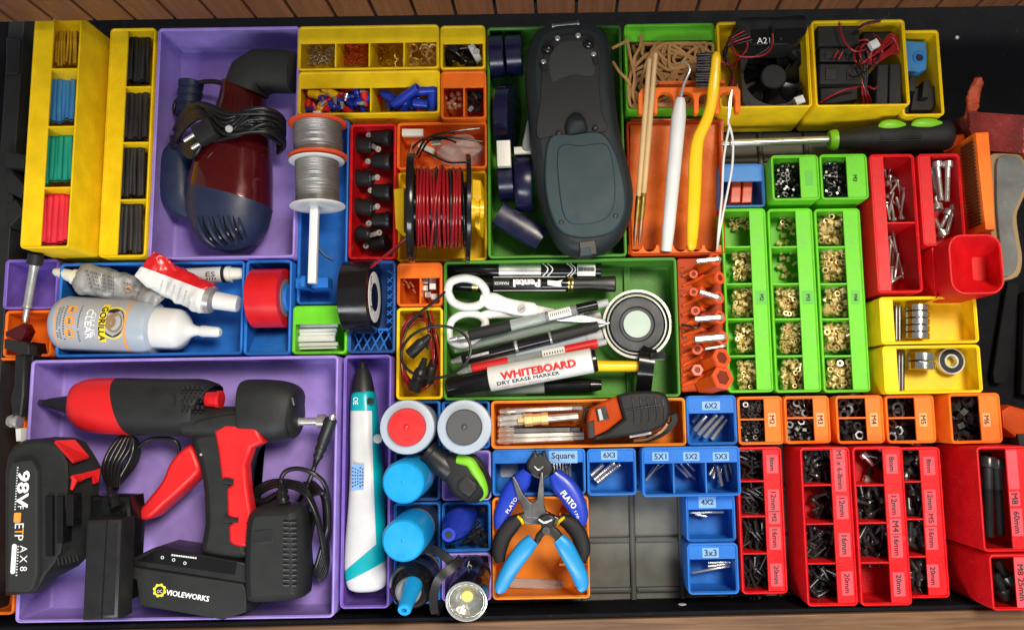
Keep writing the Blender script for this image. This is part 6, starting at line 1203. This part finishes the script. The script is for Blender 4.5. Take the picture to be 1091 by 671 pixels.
p = at(394.5, 427, 49.5); MB().box(p.x - 2.4, p.x + 2.4, p.y - 2.6, p.y + 2.6, 47, 49.8, .4, .4).build('button', 'black', dp); p = at(379, 427, 49); tx = MB().text('OE', p + Z * .3, -Y, w=6, h=4); tx.build('lettering', 'ink_white', dp, ang=0)
MB().lathe(at(402.5, 467, 46), at(402.5, 467.2, 48.6), [(0, 4), (.8, 3.6), (1, 2.6)], 18).build('side_button', 'light_grey', dp)
p = at(381, 508, 52.2); lp = MB().prism(rrect(p.x - 4.8, p.x + 4.8, p.y - 10, p.y + 10, .4), 51.6, 52.3, 0).build('label', 'label_blue', dp); tx = MB()
for i in range(5): tx.text('iilill', at(376 + i * 2.6, 508, 52.6), -Y, w=16 - (i % 3) * 2, h=1.2)
tx.build('lettering', 'navy', lp, ang=0)
# ================================================================ bottles
def bottle(base, top, prof_b, m_b, prof_c, m_c, label, n=36, group='capped bottles in the square bins'):
    A, Bq = at(*base), at(*top); th = T('bottle', label, 'bottle', A, group)
    MB().lathe(A, Bq, prof_b, n).build('body', m_b, th, ang=45); MB().lathe(A, Bq, prof_c, n).build('cap', m_c, th, ang=28); return th, A, Bq
bb_ = [(0, 16), (.02, 18.5), (.06, 19), (.6, 19), (.78, 20), (.86, 21.2), (.9, 21.2), (.94, 20.4), (.95, 14)]
bottle((446, 452, 9), (433, 455, 100), bb_, 'frost', [(.9, 14.6), (.97, 14.6), (1, 13.6), (1.0, 2.2), (1.015, 1.6), (1.02, .4)], 'signal_red', 'translucent bottle with a red cap'); bottle((500, 452, 9), (494.5, 455, 100), bb_, 'frost', [(.9, 13.8), (.97, 13.8), (1, 12.8), (1.0, 2.2), (1.015, 1.6), (1.02, .4)], 'dark_grey', 'translucent bottle with a dark grey cap')
cb_ = [(0, 12), (.02, 14.5), (.5, 15), (.62, 15)]
for b, t_, lb in (((456, 496, 9), (429, 514, 98), 'leaning bottle with a cyan cap just below the red capped bottle'), ((456, 548, 9), (429, 576, 100), 'leaning bottle with a cyan cap left of the blue dropper bottle')):
    th, A, Bq = bottle(b, t_, cb_, 'grey', [(.55, 15.5), (.6, 16.4), (.95, 16.6), (.985, 15.8), (1, 14.5), (1, 1.5), (1.006, .6)], 'cyan', lb); w_ = MB().lathe(A, Bq, [(.2, 15.2), (.5, 15.3)], 36).build('label', 'navy', th)
th, A, Bq = bottle((497, 545, 9), (478, 569.5, 90), [(0, 10), (.03, 11.4), (.5, 11.8), (.62, 11.2), (.7, 9), (.76, 7.6)], 'royal', [(.7, 8.8), (.8, 8.2), (.84, 6.4), (.95, 5.8), (1, 5.2), (1, 2.6), (.9, 2.2)], 'royal', 'royal blue dropper bottle with a black hole in its tip')
MB().lathe(A, Bq, [(.93, 2.6), (1.005, 2.8)], 16).build('outlet', 'black', th)
th, A, Bq = bottle((452, 602, 10), (436, 628, 84), [(0, 14), (.03, 17), (.6, 18), (.85, 17.4), (.95, 13), (1, 8)], 'gloss_black', [(.96, 9.5), (1.06, 9.8), (1.08, 8)], 'grey', 'dark bottle with a long blue nozzle and an orange label')
wl = MB().lathe(A, Bq, [(.12, 17.8), (.42, 18.2)], 36).build('orange_label', 'amber', th); MB().lathe(A, Bq, [(.44, 18.3), (.8, 17.9)], 36).build('label', 'navy', th)
C0, C1 = at(440, 622, 86), at(430.5, 650, 112); MB().lathe(C0, C1, [(0, 7.2), (.1, 7.4), (.3, 6.4), (.85, 5.2), (.97, 5), (1, 4.4), (1, 2), (.9, 1.8)], 24).build('nozzle', 'cyan', th)
# odd black tool with a lime band
tt = T('angled_tool', 'black angled tool head with a lime green grip band', 'tool', at(486, 505, 30))
MB().lathe(at(455, 480, 74), at(484, 503, 72), [(0, 6.4), (.0, 9), (.12, 9.4), (.16, 8.6), (.5, 9.8), (.9, 10.6), (1, 9)], 28).build('barrel', 'black', tt)
MB().loft([(at(476, 493, 72), 10, 10), (at(488, 500, 72), 14, 11), (at(500, 512, 70), 16, 12), (at(508, 522, 66), 12, 10), (at(512, 527, 62), 6, 6)], 2.8, 26, 4).build('body', 'black_rubber', tt, ang=50)
MB().prism(PO([(486, 512), (496, 504), (508, 514), (509, 521), (500, 531), (486, 522)], 84), 74, 84, 3).build('trigger_block', 'dark_plastic', tt)
MB().tube(PT([(488, 489, 80), (500, 492, 82), (507, 502, 80), (513, 513, 76), (515, 524, 70), (510, 529, 68)]), 4, 12, 5).build('lime_band', 'lime_accent', tt, ang=60)
MB().tube(PT([(487, 486, 74), (505, 489, 74), (514, 502, 72), (519, 516, 68), (516, 528, 64)]), 4, 12, 5).build('outer_band', 'black_rubber', tt, ang=60)
# black cable ends in the blue bin
rnd = random.Random(14)
for i, (x0_, y0_, x1_, y1_) in enumerate(((488, 574, 510, 556), (493, 578, 512, 570), (500, 538, 506, 543), (513, 540, 516, 545), (500, 572, 516, 562), (513, 578, 519, 582), (505, 580, 508, 574), (497, 566, 505, 560), (478, 582, 484, 585), (514, 568, 517, 573))):
    z = 26 + i * .8; m = MB(); m.lathe(at(x0_, y0_, z), at(x1_, y1_, z + 3), [(0, 1.8), (.5, 2.1), (.55, 3), (.75, 3.2), (.8, 2), (1, 1.8)], 10).solo('cable_end', 'black', 'small black cable end in the blue bin beside the royal blue bottle', 'cable end', 'black cable ends in the blue bin')
# flashlight with strap
fl = T('flashlight', 'black flashlight with a round silver lens and a black wrist strap', 'flashlight', at(500, 610, 20)); A, Bq = at(506, 605, 30), at(497, 640, 88)
d = (Bq - A).normalized(); MB().lathe(A, Bq, [(0, 12), (.02, 14), (.4, 14.4), (.55, 14), (.62, 15.4), (.92, 16), (1, 16), (1.01, 15.4), (1.01, 13.4), (.9, 12.8)], 36).build('body', 'gloss_black', fl)
MB().lathe(A, Bq, [(.86, 13.6), (.98, 15.9), (1.02, 15.7), (1.025, 14.6), (1.0, 13.5), (.86, 13.5)], 36).build('bezel', 'bright_steel', fl); MB().lathe(A, Bq, [(.8, .5), (.8, 13.4), (1., 13.4), (1., 13.1), (.965, 11.8), (.93, 9), (.905, 6), (.89, 3), (.885, .5)], 18).build('reflector', 'lens', fl, ang=10); MB().lathe(A + Y * 1.5, Bq + Y * 1.5, [(.86, 4.6), (.93, 4.4), (.95, 1)], 18).build('bulb', 'led', fl)
MB().text('b.', at(502, 603, 62), Vector((1, -.3, 0)), w=6).build('lettering', 'ink_grey', fl, ang=0)
for j, q in enumerate(([(443, 589, 66), (456, 584, 72), (468, 588, 78), (480, 598, 80), (486, 606, 74)], [(491, 594, 74), (482, 604, 84), (468, 616, 86), (462, 634, 78), (464, 652, 60), (470, 640, 50)])):
    MB().strap(PT(q), 6.5, 2, 6, up=Z).build('strap', 'black', fl)
# ================================================================ pens in the green tray
tray = 'pens and markers in the green tray'
def cyl(th, a, b, prof, name, m, n=20): return MB().lathe(a, b, prof, n).build(name, m, th)
def flatlabel(th, A, Bq, f0, f1, r, m='paper', s=None, ink='ink', h=None, flip=False, a=.9, w=None):
    d = (Bq - A); L = d.length; d.normalize(); up = (Z - d * d.z).normalized(); sd_ = up.cross(d); mb = MB(); n = 12; p0, p1 = A + (Bq - A) * f0, A + (Bq - A) * f1; vs = []; fs = []
    for i in range(n + 1): t = -a + 2 * a * i / n; o = sd_ * math.sin(t) * r + up * math.cos(t) * r; vs += [p0 + o, p1 + o]
    lb = th
    if m: lb = mb.add(vs, [(2 * i + 1, 2 * i, 2 * i + 2, 2 * i + 3) for i in range(n)]).build('label', m, th)
    if s: MB().text(s, (p0 + p1) / 2 + up * (r + .15), -d if flip else d, w=w or L * (f1 - f0) * .86, h=h, nrm=up, wrap=r + .15, bold=(.08 * h if h and h > 3 else 0)).build('lettering', ink, lb, ang=0)
    return lb
p1_ = T('marker', 'silver barrelled marker with black chevrons lying furthest back', 'marker', at(560, 289, 10), tray); A, Bq = at(473, 288, 30), at(640, 288.5, 30)
cyl(p1_, A, Bq, [(0, 5.4), (.01, 6.2), (.35, 6.6), (.355, 6)], 'cap', 'gloss_black'); cyl(p1_, A, Bq, [(.35, 6), (.355, 6.5), (.7, 6.5), (.97, 6.5), (1, 5.6)], 'body', 'bright_steel', 24)
cyl(p1_, A, Bq, [(.62, 6.55), (.66, 6.6), (.84, 6.6), (1.0, 6.6), (1.004, 5)], 'black_end', 'gloss_black', 24); flatlabel(p1_, A, Bq, .85, .965, 6.75, 'paper', 'lllIIlIlIllI', h=3.2)
for i, f in enumerate((.63, .66, .785, .805)):
    a_, b_ = A + (Bq - A) * f, A + (Bq - A) * (f + .035); sgn = 1 if i < 2 else 1
    MB().tube([a_ + Y * 5.6 + Z * 3.8, b_ + Z * 6.8, a_ - Y * 5.6 + Z * 3.8], .55, 6, 5).build('chevron', 'ink_white', p1_)
p2_ = T('marker', 'black permanent marker with upside down white lettering and gold rings', 'marker', at(570, 304, 10), tray); A, Bq = at(478, 303.5, 31), at(656, 302.5, 31)
cyl(p2_, A, Bq, [(0, 3), (.02, 5.4), (.1, 6), (.15, 6.6), (.7, 6.9), (.73, 6.2)], 'body', 'gloss_black', 24); cyl(p2_, A, Bq, [(.715, 7), (.72, 7.1), (.728, 6.6), (.735, 7.1), (.745, 7.1), (.75, 6.6)], 'ring', 'gold', 24); cyl(p2_, A, Bq, [(.145, 7), (.15, 7.1), (.16, 6.7), (.17, 7.1), (.18, 7)], 'ring', 'gold', 24)
MB().loft([(A + (Bq - A) * .745, 6.4, 6.4), (A + (Bq - A) * .8, 6.2, 6.2), (A + (Bq - A) * .86, 6, 6), (A + (Bq - A) * .93, 6.6, 5.6), (A + (Bq - A) * .99, 7, 5), (Bq, 6.4, 4.4)], 2.4, 20, 3).build('cap', 'black', p2_, ang=50)
flatlabel(p2_, A, Bq, .38, .56, 7.02, 'ink', 'Pentel', 'ink_white', h=6.4, flip=True, a=.8, w=22); flatlabel(p2_, A, Bq, .27, .37, 7.02, 'ink', 'MARKER', 'ink_white', h=2.6, flip=True, a=.8)
for s_ in (-1, 1): MB().tube([A + (Bq - A) * .27 + Y * 5.9 * s_ + Z * 3.9, A + (Bq - A) * .70 + Y * 5.9 * s_ + Z * 3.9], .3, 6).build('white_line', 'ink_white', p2_)
q = MB(); d = (Bq - A).normalized(); pc = A + (Bq - A) * .635
q.prism([(pc + d * x + Y * y).xy for x, y in ((-6, -1.6), (2, -3), (6, -3.2), (5, 0), (7, 2.6), (2, 1.6), (-6, 2.4))], pc.z + 6.6, pc.z + 7.35, 0); q.build('emblem', 'ink_white', p2_, ang=0)
sc_ = T('scissors', 'scissors with white plastic handles across the pens', 'scissors', at(530, 330, 38)); z = 44
LP1 = [(477, 311), (480, 301), (492, 296.5), (507, 299), (516, 307), (517.5, 317), (510, 325), (496, 327), (483, 322)]
h1 = MB().tube(PT([(x, y, 45) for x, y in LP1 + LP1[:1]]), 3.6, 12, 7).loft([(at(512, 318, 45), 3.4, 3.4), (at(524, 321, 45), 7.5, 3.6), (at(538, 325, 45), 6.4, 3.6), (at(553, 328.5, 45), 6.6, 3.4), (at(566, 330, 45), 6.4, 3.2), (at(571, 330, 45), 5.4, 2.6)], 3, 20, 5)
h1.build('handle', 'white_gloss', sc_, ang=60)
LP2 = [(478, 352), (482, 341), (494, 334.5), (509, 335.5), (517, 343), (513, 354), (503, 363), (491, 367.5), (480, 362)]
h2 = MB().tube(PT([(x, y, 41) for x, y in LP2 + LP2[:1]]), 3.4, 12, 7).loft([(at(512, 337, 41), 3.4, 3.2), (at(526, 334, 41), 4.4, 3.2), (at(540, 333, 40), 4.6, 3), (at(556, 332, 39), 4.6, 2)], 3, 20, 5)
h2.build('handle', 'white_gloss', sc_, ang=60)
p = at(556, 329, 49); MB().ring(p, .6, 3.4, 48, 50.4, 18).obox(Vector((p.x - 2, p.y - 1, 50)), Vector((p.x + 2, p.y + 1, 50)), 1, .8, .2).build('pivot', 'steel', sc_); MB().prism(PO([(560, 322), (602, 331), (645, 340), (646, 344), (600, 342), (560, 337)], 44), 40, 43, .6).build('blade', 'bright_steel', sc_)
def pen(a, b, r, segs, label, clip=None, name='pen', cat='pen'):
    A, Bq = at(*a), at(*b); th = T(name, label, cat, A, tray)
    for nm, f0, f1, m, k0, k1 in segs: cyl(th, A, Bq, [(f0, r * k0 * .9), (f0 + .004, r * k0), (f1 - .004, r * k1), (f1, r * k1 * .9)], nm, m)
    if clip: d = (Bq - A); up = Z; MB().obox(A + d * clip[0] + up * (r + 1), A + d * clip[1] + up * (r + .6), 2.4, 1, .3).build('clip', clip[2], th)
    return th, A, Bq
th, A, Bq = pen((479, 362, 50), (648, 322, 44), 4.5, [('tip', 0, .05, 'bright_steel', .35, .5), ('cone', .05, .12, 'steel', .55, .9), ('grip', .12, .38, 'black_rubber', 1.08, 1.08), ('barrel', .38, .60, 'clear', 1, 1), ('barrel', .60, .80, 'grey', 1, 1), ('end', .80, .93, 'gloss_black', 1.05, 1), ('push_button', .93, 1., 'light_grey', .7, .7)], 'clear gel pen with a black ribbed grip and a barcode sticker', (.8, .92, 'gloss_black'))
flatlabel(th, A, Bq, .62, .76, 4.8, 'paper', 'lllIIlIlIl', h=2.6)
th, A, Bq = pen((481, 386, 40), (649, 344, 42), 4.6, [('tip', 0, .07, 'steel', .5, .8), ('barrel', .07, .40, 'gloss_black', 1, 1.05), ('ring', .40, .42, 'steel', 1.1, 1.1), ('barrel', .42, .62, 'gloss_black', 1.05, 1.05), ('ring', .62, .635, 'bright_steel', 1.15, 1.15), ('cap', .635, .93, 'dark_plastic', 1.12, .9), ('push_button', .93, 1., 'bright_steel', .4, .25)], 'black ballpoint pen with a pointed silver end', (.1, .24, 'bright_steel'))
pen((484, 372, 34), (640, 335, 33), 4.2, [('barrel', 0, .95, 'clear', 1, 1), ('end', .95, 1, 'light_grey', .8, .8)], 'clear pen half hidden under the gel pen')
pen((500, 392, 34), (642, 356, 34), 4.4, [('barrel', 0, .35, 'clear', 1, 1), ('barrel', .35, .88, 'frost', 1, 1), ('end', .88, 1, 'light_grey', 1.05, 1.05)], 'frosted pen between the black ballpoint and the red pen')
th, A, Bq = pen((487, 397, 38), (646, 364, 36), 4.2, [('tip', 0, .1, 'clear', .4, .9), ('cap', .1, .34, 'signal_red', 1.12, 1.12), ('barrel', .34, .70, 'clear', 1, 1), ('end', .70, .94, 'signal_red', 1.05, 1.05), ('push_button', .94, 1, 'light_grey', .7, .6)], 'red pen just above the whiteboard marker')
flatlabel(th, A, Bq, .57, .72, 4.7, 'paper', 'lIIlIlIl', h=2)
pen((600, 389, 40), (684, 390.5, 36), 4.6, [('shaft', 0, 1, 'brush_yellow', 1, 1)], 'yellow pencil running under the black clip', None, 'pencil', 'pencil')
th, A, Bq = pen((477, 412, 44), (636, 383, 50), 10.4, [('cap', 0, .29, 'gloss_black', .74, .86), ('body', .28, .97, 'white', 1, 1), ('end', .97, 1., 'gloss_black', .96, .9)], 'white whiteboard marker with red lettering and a black cap', None, 'marker', 'marker')
flatlabel(th, A, Bq, .33, .90, 10.5, None, 'WHITEBOARD', 'ink_red', h=6.2)
d = (Bq - A).normalized(); up = (Z - d * d.z).normalized(); sdv = up.cross(d)
MB().text('DRY ERASE MARKER', A + (Bq - A) * .54 - sdv * -0 + (up * 9 - up.cross(d) * 5.4), d, w=52, h=3.1, nrm=(up * .86 - sdv * .5), wrap=10, bold=.14).build('lettering', 'ink', th, ang=0)
MB().text('iill iilili lliiil iil', A + (Bq - A) * .52 + (up * 6.2 - sdv * 8.8), d, w=40, h=1.2, nrm=(up * .5 - sdv * .86)).build('lettering', 'ink_red', th, ang=0)
pen((520, 413, 26), (641, 410, 28), 6.2, [('barrel', 0, .5, 'light_grey', 1, 1), ('cap', .5, .9, 'gloss_black', 1.12, 1.06), ('cap', .9, 1, 'gloss_black', 1.0, .7)], 'black capped grey marker nearest the viewer', None, 'marker', 'marker')
pen((482, 417, 18), (560, 415, 18), 5, [('barrel', 0, 1, 'white', 1, 1)], 'pale pen lying under the whiteboard marker at the near wall')
rd_ = T('round_disc', 'round black disc with a pale centre in a silver ring', 'disc', at(679, 345, 12)); c = at(679, 345, 34); k = mmpx(34)
MB().ring(c, 34.4 * k, 37.6 * k, 26, 33, 48).build('silver_ring', 'ring_steel', rd_); MB().ring(c, 30.5 * k, 32.6 * k, 20, 30, 48).build('inner_ring', 'dark_steel', rd_); MB().lathe(Vector((c.x, c.y, 14)), Vector((c.x, c.y, 32)), [(0, 29.5 * k), (.92, 29.5 * k), (1, 28.5 * k), (1, 19.5 * k), (.88, 18 * k), (.88, 14 * k)], 56).build('disc', 'disc_black', rd_, ang=25)
MB().lathe(Vector((c.x, c.y, 25)), Vector((c.x, c.y, 32.2)), [(0, 14.6 * k), (1, 14.6 * k)], 36).build('pale_centre', 'pale_disc', rd_)
MB().strap(PT([(692, 372, 36), (690, 380, 44), (688, 395, 44), (686, 412, 36), (685, 420, 24)]), 13, 3, 6, up=Z).box(at(681, 0, 44).x, at(698, 0, 44).x, at(690, 384, 46).y, at(690, 375, 46).y, 42, 47, 1, .8).solo('black_clip', 'gloss_black', 'glossy black strap clip hanging from the round disc', 'clip')
a = at(664, 282, 9); MB().box(a.x, a.x + 6, at(664, 420, 9).y, at(664, 281, 9).y, 7.6, 12, .5, .4).build('floor_rib', 'green', B17['o'])
# ================================================================ driver bits and tape measure
g = 'double ended driver bits in the orange tray'
for i, (x0_, y0_, x1_, y1_, r, m_, lb) in enumerate(((531, 438, 622, 434, 2.6, 'bright_steel', 'the far end'), (530, 446, 560, 444, 3, 'steel', 'second from the far end'), (530, 452, 562, 450, 2.6, 'bright_steel', 'third from the far end'), (530, 459, 620, 457, 3.2, 'dark_steel', 'the middle'), (530, 464, 624, 462, 2.6, 'steel', 'second from the near end'), (529, 470, 624, 466, 2.8, 'bright_steel', 'the near end'))):
    A, Bq = at(x0_, y0_, 22), at(x1_, y1_, 22); th = T('driver_bit', 'long steel driver bit at ' + lb + ' of the orange tray', 'driver bit', A, g)
    cyl(th, A, Bq, [(0, r * .3), (.02, r * .9), (.08, r), (.1, r * 1.2), (.14, r * 1.2), (.145, r * .9), (.2, r * .95)], 'tip', 'bright_steel', 12); cyl(th, A, Bq, [(.19, r), (.86, r), (.87, r * .8), (.95, r), (.98, r), (1, r * .3)], 'shank', m_, 6)
nd = T('bit_holder', 'steel bit holder with a wide hexagonal nut in the orange tray', 'bit holder', at(575, 446, 18), None); A, Bq = at(552, 448, 25), at(616, 443, 25)
cyl(nd, A, Bq, [(0, 2.6), (.1, 2.6), (.11, 5.4), (.24, 5.4), (.25, 4.6), (.38, 4.6), (.39, 5.2), (.5, 5.2)], 'nut', 'brass', 6); cyl(nd, A, Bq, [(.49, 3.4), (1, 3)], 'shank', 'steel', 14)
tm = T('tape_measure', 'orange and black tape measure with a steel belt clip', 'tape measure', at(668, 448, 9))
MB().prism(PO([(657.5, 421), (665, 418.5), (676, 416.6), (690, 416), (702, 417), (709, 420), (713, 427), (714, 438), (712, 448), (705, 455), (692, 460), (676, 463), (655, 466), (633, 468.5), (632, 466.5), (648, 458.5), (664, 446)], 58), 14, 60, 2.6, bot=2).build('rubber_case', 'black_rubber', tm, ang=50)
MB().prism(PO([(628, 435), (640, 428.5), (656.8, 421.4), (663.2, 445.6), (647.4, 458), (631.5, 466.2), (627, 466), (625.6, 450)], 58), 14, 59.6, 2.2, bot=2).build('orange_front', 'hex_orange', tm, ang=45); MB().prism(PO([(626, 450), (633, 447), (634, 466), (627.5, 466.5)], 60.2), 50, 60.2, .6).build('mouth', 'black', tm)
q = MB()
for i in range(5): q.tube(PT([(672 + i * 8, 418, 58), (674 + i * 8, 426, 60.6), (676 + i * 8, 440, 60.8), (675 + i * 8, 450, 60.3)]), .5, 6)
q.tube(PT([(664, 437, 60.3), (685, 434, 60.8), (710, 430, 60)]), .6, 6); q.build('tread_groove', 'black', tm)
MB().prism(PO([(634, 435), (645, 432), (649, 446), (637, 449)], 60), 59, 61, .8).build('lock_button', 'black', tm); MB().prism(PO([(636.5, 436), (640, 435), (643, 447), (639, 448)], 61), 60.6, 61.5, .3).build('button_inlay', 'light_grey', tm)
MB().prism(PO([(670, 461), (694, 458), (694.5, 462.5), (671, 466.5)], 52), 44, 52, 1).build('belt_clip', 'bright_steel', tm)
MB().strap(PT([(690, 467, 30), (702, 463, 34), (713, 455, 38), (718, 447, 40), (716, 440, 42)]), 5, 8, 6, up=Z).build('wrist_strap', 'soft_black', tm); MB().strap(PT([(676, 469, 32), (690, 467, 34), (704, 459, 38), (711, 450, 40)]), 2, 10, 6, up=Z).build('gold_edge', 'copper', tm)
MB().tube(PT([(628, 434, 40), (624, 437, 38), (622, 444, 34), (624, 450, 30)]), 1.6, 8).build('tape_hook', 'black', tm)
# ================================================================ pliers
zc = 40
def plier_handle(pts, m, z0, name, parent, w, h): return MB().loft([(at(x, y, z0 + dz), w * f, h) for x, y, dz, f in pts], 2.6, 20, 5).build(name, m, parent, ang=60)
g = 'pliers in the orange tray'
n1 = T('pliers', 'flush cutters with royal blue handles lying furthest back', 'pliers', at(575, 510, 40), g); z = 46
MB().prism(PO([(v.x, v.y) for v in catmull([Vector((x, y, 0)) for x, y in ((561, 500), (563, 489), (567, 484), (570, 479), (572, 484), (575, 482), (577, 484), (580, 479), (583, 488), (587, 494), (589, 503), (580, 510), (570, 509))], 3, True)], z + 3), z - 8, z + 3, 2).build('head', 'black', n1)
p = at(574, 498, z + 3); MB().tube([Vector((p.x - 3.6, p.y + 1, z + 3.2)), Vector((p.x, p.y - 1.4, z + 3.6)), Vector((p.x + 3.6, p.y + 1, z + 3.2))], .7, 8).build('spring', 'bright_steel', n1)
plier_handle([(562, 502, 0, .6), (556, 511, 0, 1.1), (547, 523, 0, 1.15), (539, 538, 0, 1.0), (534, 551, 0, .85), (532, 562, 0, .5)], 'royal', z, 'handle', n1, 7.2, 6)
hr_ = plier_handle([(590, 504, 0, .7), (597, 513, 0, 1.2), (606, 524, 0, 1.3), (614, 538, 0, 1.15), (618, 551, 0, .95), (619, 560, 0, .45)], 'royal', z, 'handle', n1, 7.2, 6)
tx = MB(); tx.text('PLATO', at(606, 532, z + 7), Vector((.62, -.78, 0)), w=16, h=4.6, bold=.2); tx.text('170', at(614.5, 548, z + 7), Vector((.4, -.9, 0)), w=6, h=2); tx.build('lettering', 'ink_white', hr_, ang=0)
MB().text('PLATO', at(545, 538, z + 7), Vector((.55, .83, 0)), w=14, h=3).build('lettering', 'ink_white', n1, ang=0)
n2 = T('pliers', 'needle nose pliers with black handles and yellow rings', 'pliers', at(572, 550, 40), g); z = 56
MB().prism(PO([(545, 507), (548, 508), (557, 526), (564, 534), (569, 537), (568, 552), (560, 551), (556, 540), (551, 530)], z), z - 7, z, .5).build('jaw', 'dark_steel', n2); MB().prism(PO([(576, 503), (578, 503), (579.5, 520), (579.5, 538), (582, 546), (576, 552), (566, 551.5), (567, 536), (572, 532), (573.5, 520)], z + .3), z - 7, z + .3, .5).build('jaw', 'dark_steel', n2)
q = MB().prism(PO([(553, 548), (560, 545), (582, 545), (596, 552), (592, 560), (560, 558)], z), z - 9, z - 1, 1).build('joint', 'dark_steel', n2)
for pts in ([(556, 551, 0, .6), (546, 558, 0, 1), (537, 570, 0, 1), (532, 585, 0, .95), (533, 598, 0, .6)], [(596, 551, 0, .6), (608, 558, 0, 1), (617, 570, 0, 1), (621, 585, 0, .95), (619, 598, 0, .6)]): plier_handle(pts, 'black_rubber', z - 6, 'handle', n2, 6.6, 5.4)
for a, b in (((552, 550, z - 2), (557, 557, z - 2)), ((601, 551, z - 2), (594, 558, z - 2))): MB().tube([at(*a), at((a[0] + b[0]) / 2 + (1 if a[0] < 575 else -1), (a[1] + b[1]) / 2, z), at(*b)], 1.3, 8).build('ring', 'brush_yellow', n2)
n3 = T('pliers', 'small cutters with open cyan handles lying in front', 'pliers', at(580, 590, 40), g); z = 66
MB().prism(PO([(v.x, v.y) for v in catmull([Vector((x, y, 0)) for x, y in ((573, 555), (577, 549), (586, 548), (592, 553), (590, 560), (595, 565), (600, 573), (594, 578), (586, 570), (580, 570), (573, 580), (569, 577), (571, 570), (577, 562))], 3, True)], z), z - 8, z, 1.6).build('head', 'black', n3)
p = at(582, 565, z); MB().ring(p, .8, 3.2, z - .5, z + 1.4, 20).lathe(Vector((p.x, p.y, z - .5)), Vector((p.x, p.y, z + 1)), [(0, 2), (1, 1.6)], 16).build('pivot', 'dark_steel', n3); MB().tube(PT([(574, 553, z + .6), (580, 556, z + 1.2), (588, 553, z + .8)]), .9, 8).build('spring', 'bright_steel', n3)
plier_handle([(568, 574, 0, .85), (560, 583, 0, 1.1), (550, 596, -2, 1.1), (541, 610, -5, 1.05), (534, 624, -9, .9), (532, 629, -10, .5)], 'handle_cyan', z - 3, 'handle', n3, 6.2, 5); plier_handle([(595, 573, 0, .85), (602, 582, 0, 1.1), (610, 597, -2, 1.1), (617, 611, -5, 1.05), (620, 622, -9, .9), (618, 627, -10, .5)], 'handle_cyan', z - 3, 'handle', n3, 6.2, 5)
MB().obox(at(541, 620, 13), at(601, 623, 13), 8, 3, 1).solo('frosted_stick', 'clear', 'frosted clear flat stick lying in the pliers tray', 'stick')
# ================================================================ the rest of the heaps, each kind one loose mass
LB = {'screws': ('loose black screws lying deeper in the red bins', 'screws'), 'nuts': ('loose nuts lying deeper in the green and orange bins', 'nuts'), 'washers': ('loose washers lying deeper in the orange bins', 'washers'), 'inserts': ('loose brass inserts lying deeper in the long green bins', 'inserts')}
for kx, (mb, nm, m_) in STUFF.items():
    o = mb.build('loose_' + kx, m_, None, 30, origin=Vector((0, 0, 0)), kind='stuff'); o['label'], o['category'] = LB[kx]
# ================================================================ light and camera
w = bpy.data.worlds.new('World'); scene.world = w; w.use_nodes = True
w.node_tree.nodes['Background'].inputs[0].default_value = (.92, .95, 1., 1); w.node_tree.nodes['Background'].inputs[1].default_value = .31
def area(name, loc, target, sx, sy, power, colr):
    l = bpy.data.lights.new(name, 'AREA'); l.shape = 'RECTANGLE'; l.size = sx * S; l.size_y = sy * S; l.energy = power; l.color = colr
    o = bpy.data.objects.new(name, l); col.objects.link(o); o.location = Vector(loc) * S
    o.rotation_euler = (Vector(target) - Vector(loc)).to_track_quat('-Z', 'Y').to_euler()
area('ceiling_lamp', (480, 460, 1500), (0, 0, 0), 440, 440, 31, (1., .90, .74))
area('window_light', (-100, -760, 800), (0, -120, 0), 900, 260, 10, (.94, .97, 1.))
cam = bpy.data.cameras.new('Camera'); cam.sensor_width = 36; cam.lens = F / PW * 36; cam.clip_start = .01; cam.clip_end = 50
cam.shift_x = (PW / 2 - PX) / PW; cam.shift_y = (PY - PH / 2) / PW
co = bpy.data.objects.new('Camera', cam); col.objects.link(co); co.location = (0, 0, CZ * S); co.rotation_euler = (RC.to_4x4()).to_euler()
scene.camera = co
scene.render.resolution_x, scene.render.resolution_y = 1024, 629
scene.view_settings.view_transform = 'Standard'; scene.view_settings.look = 'None'; scene.view_settings.exposure = 0.; scene.view_settings.gamma = 1.
for o in list(bpy.data.objects):
    if 'om' in o: del o['om']
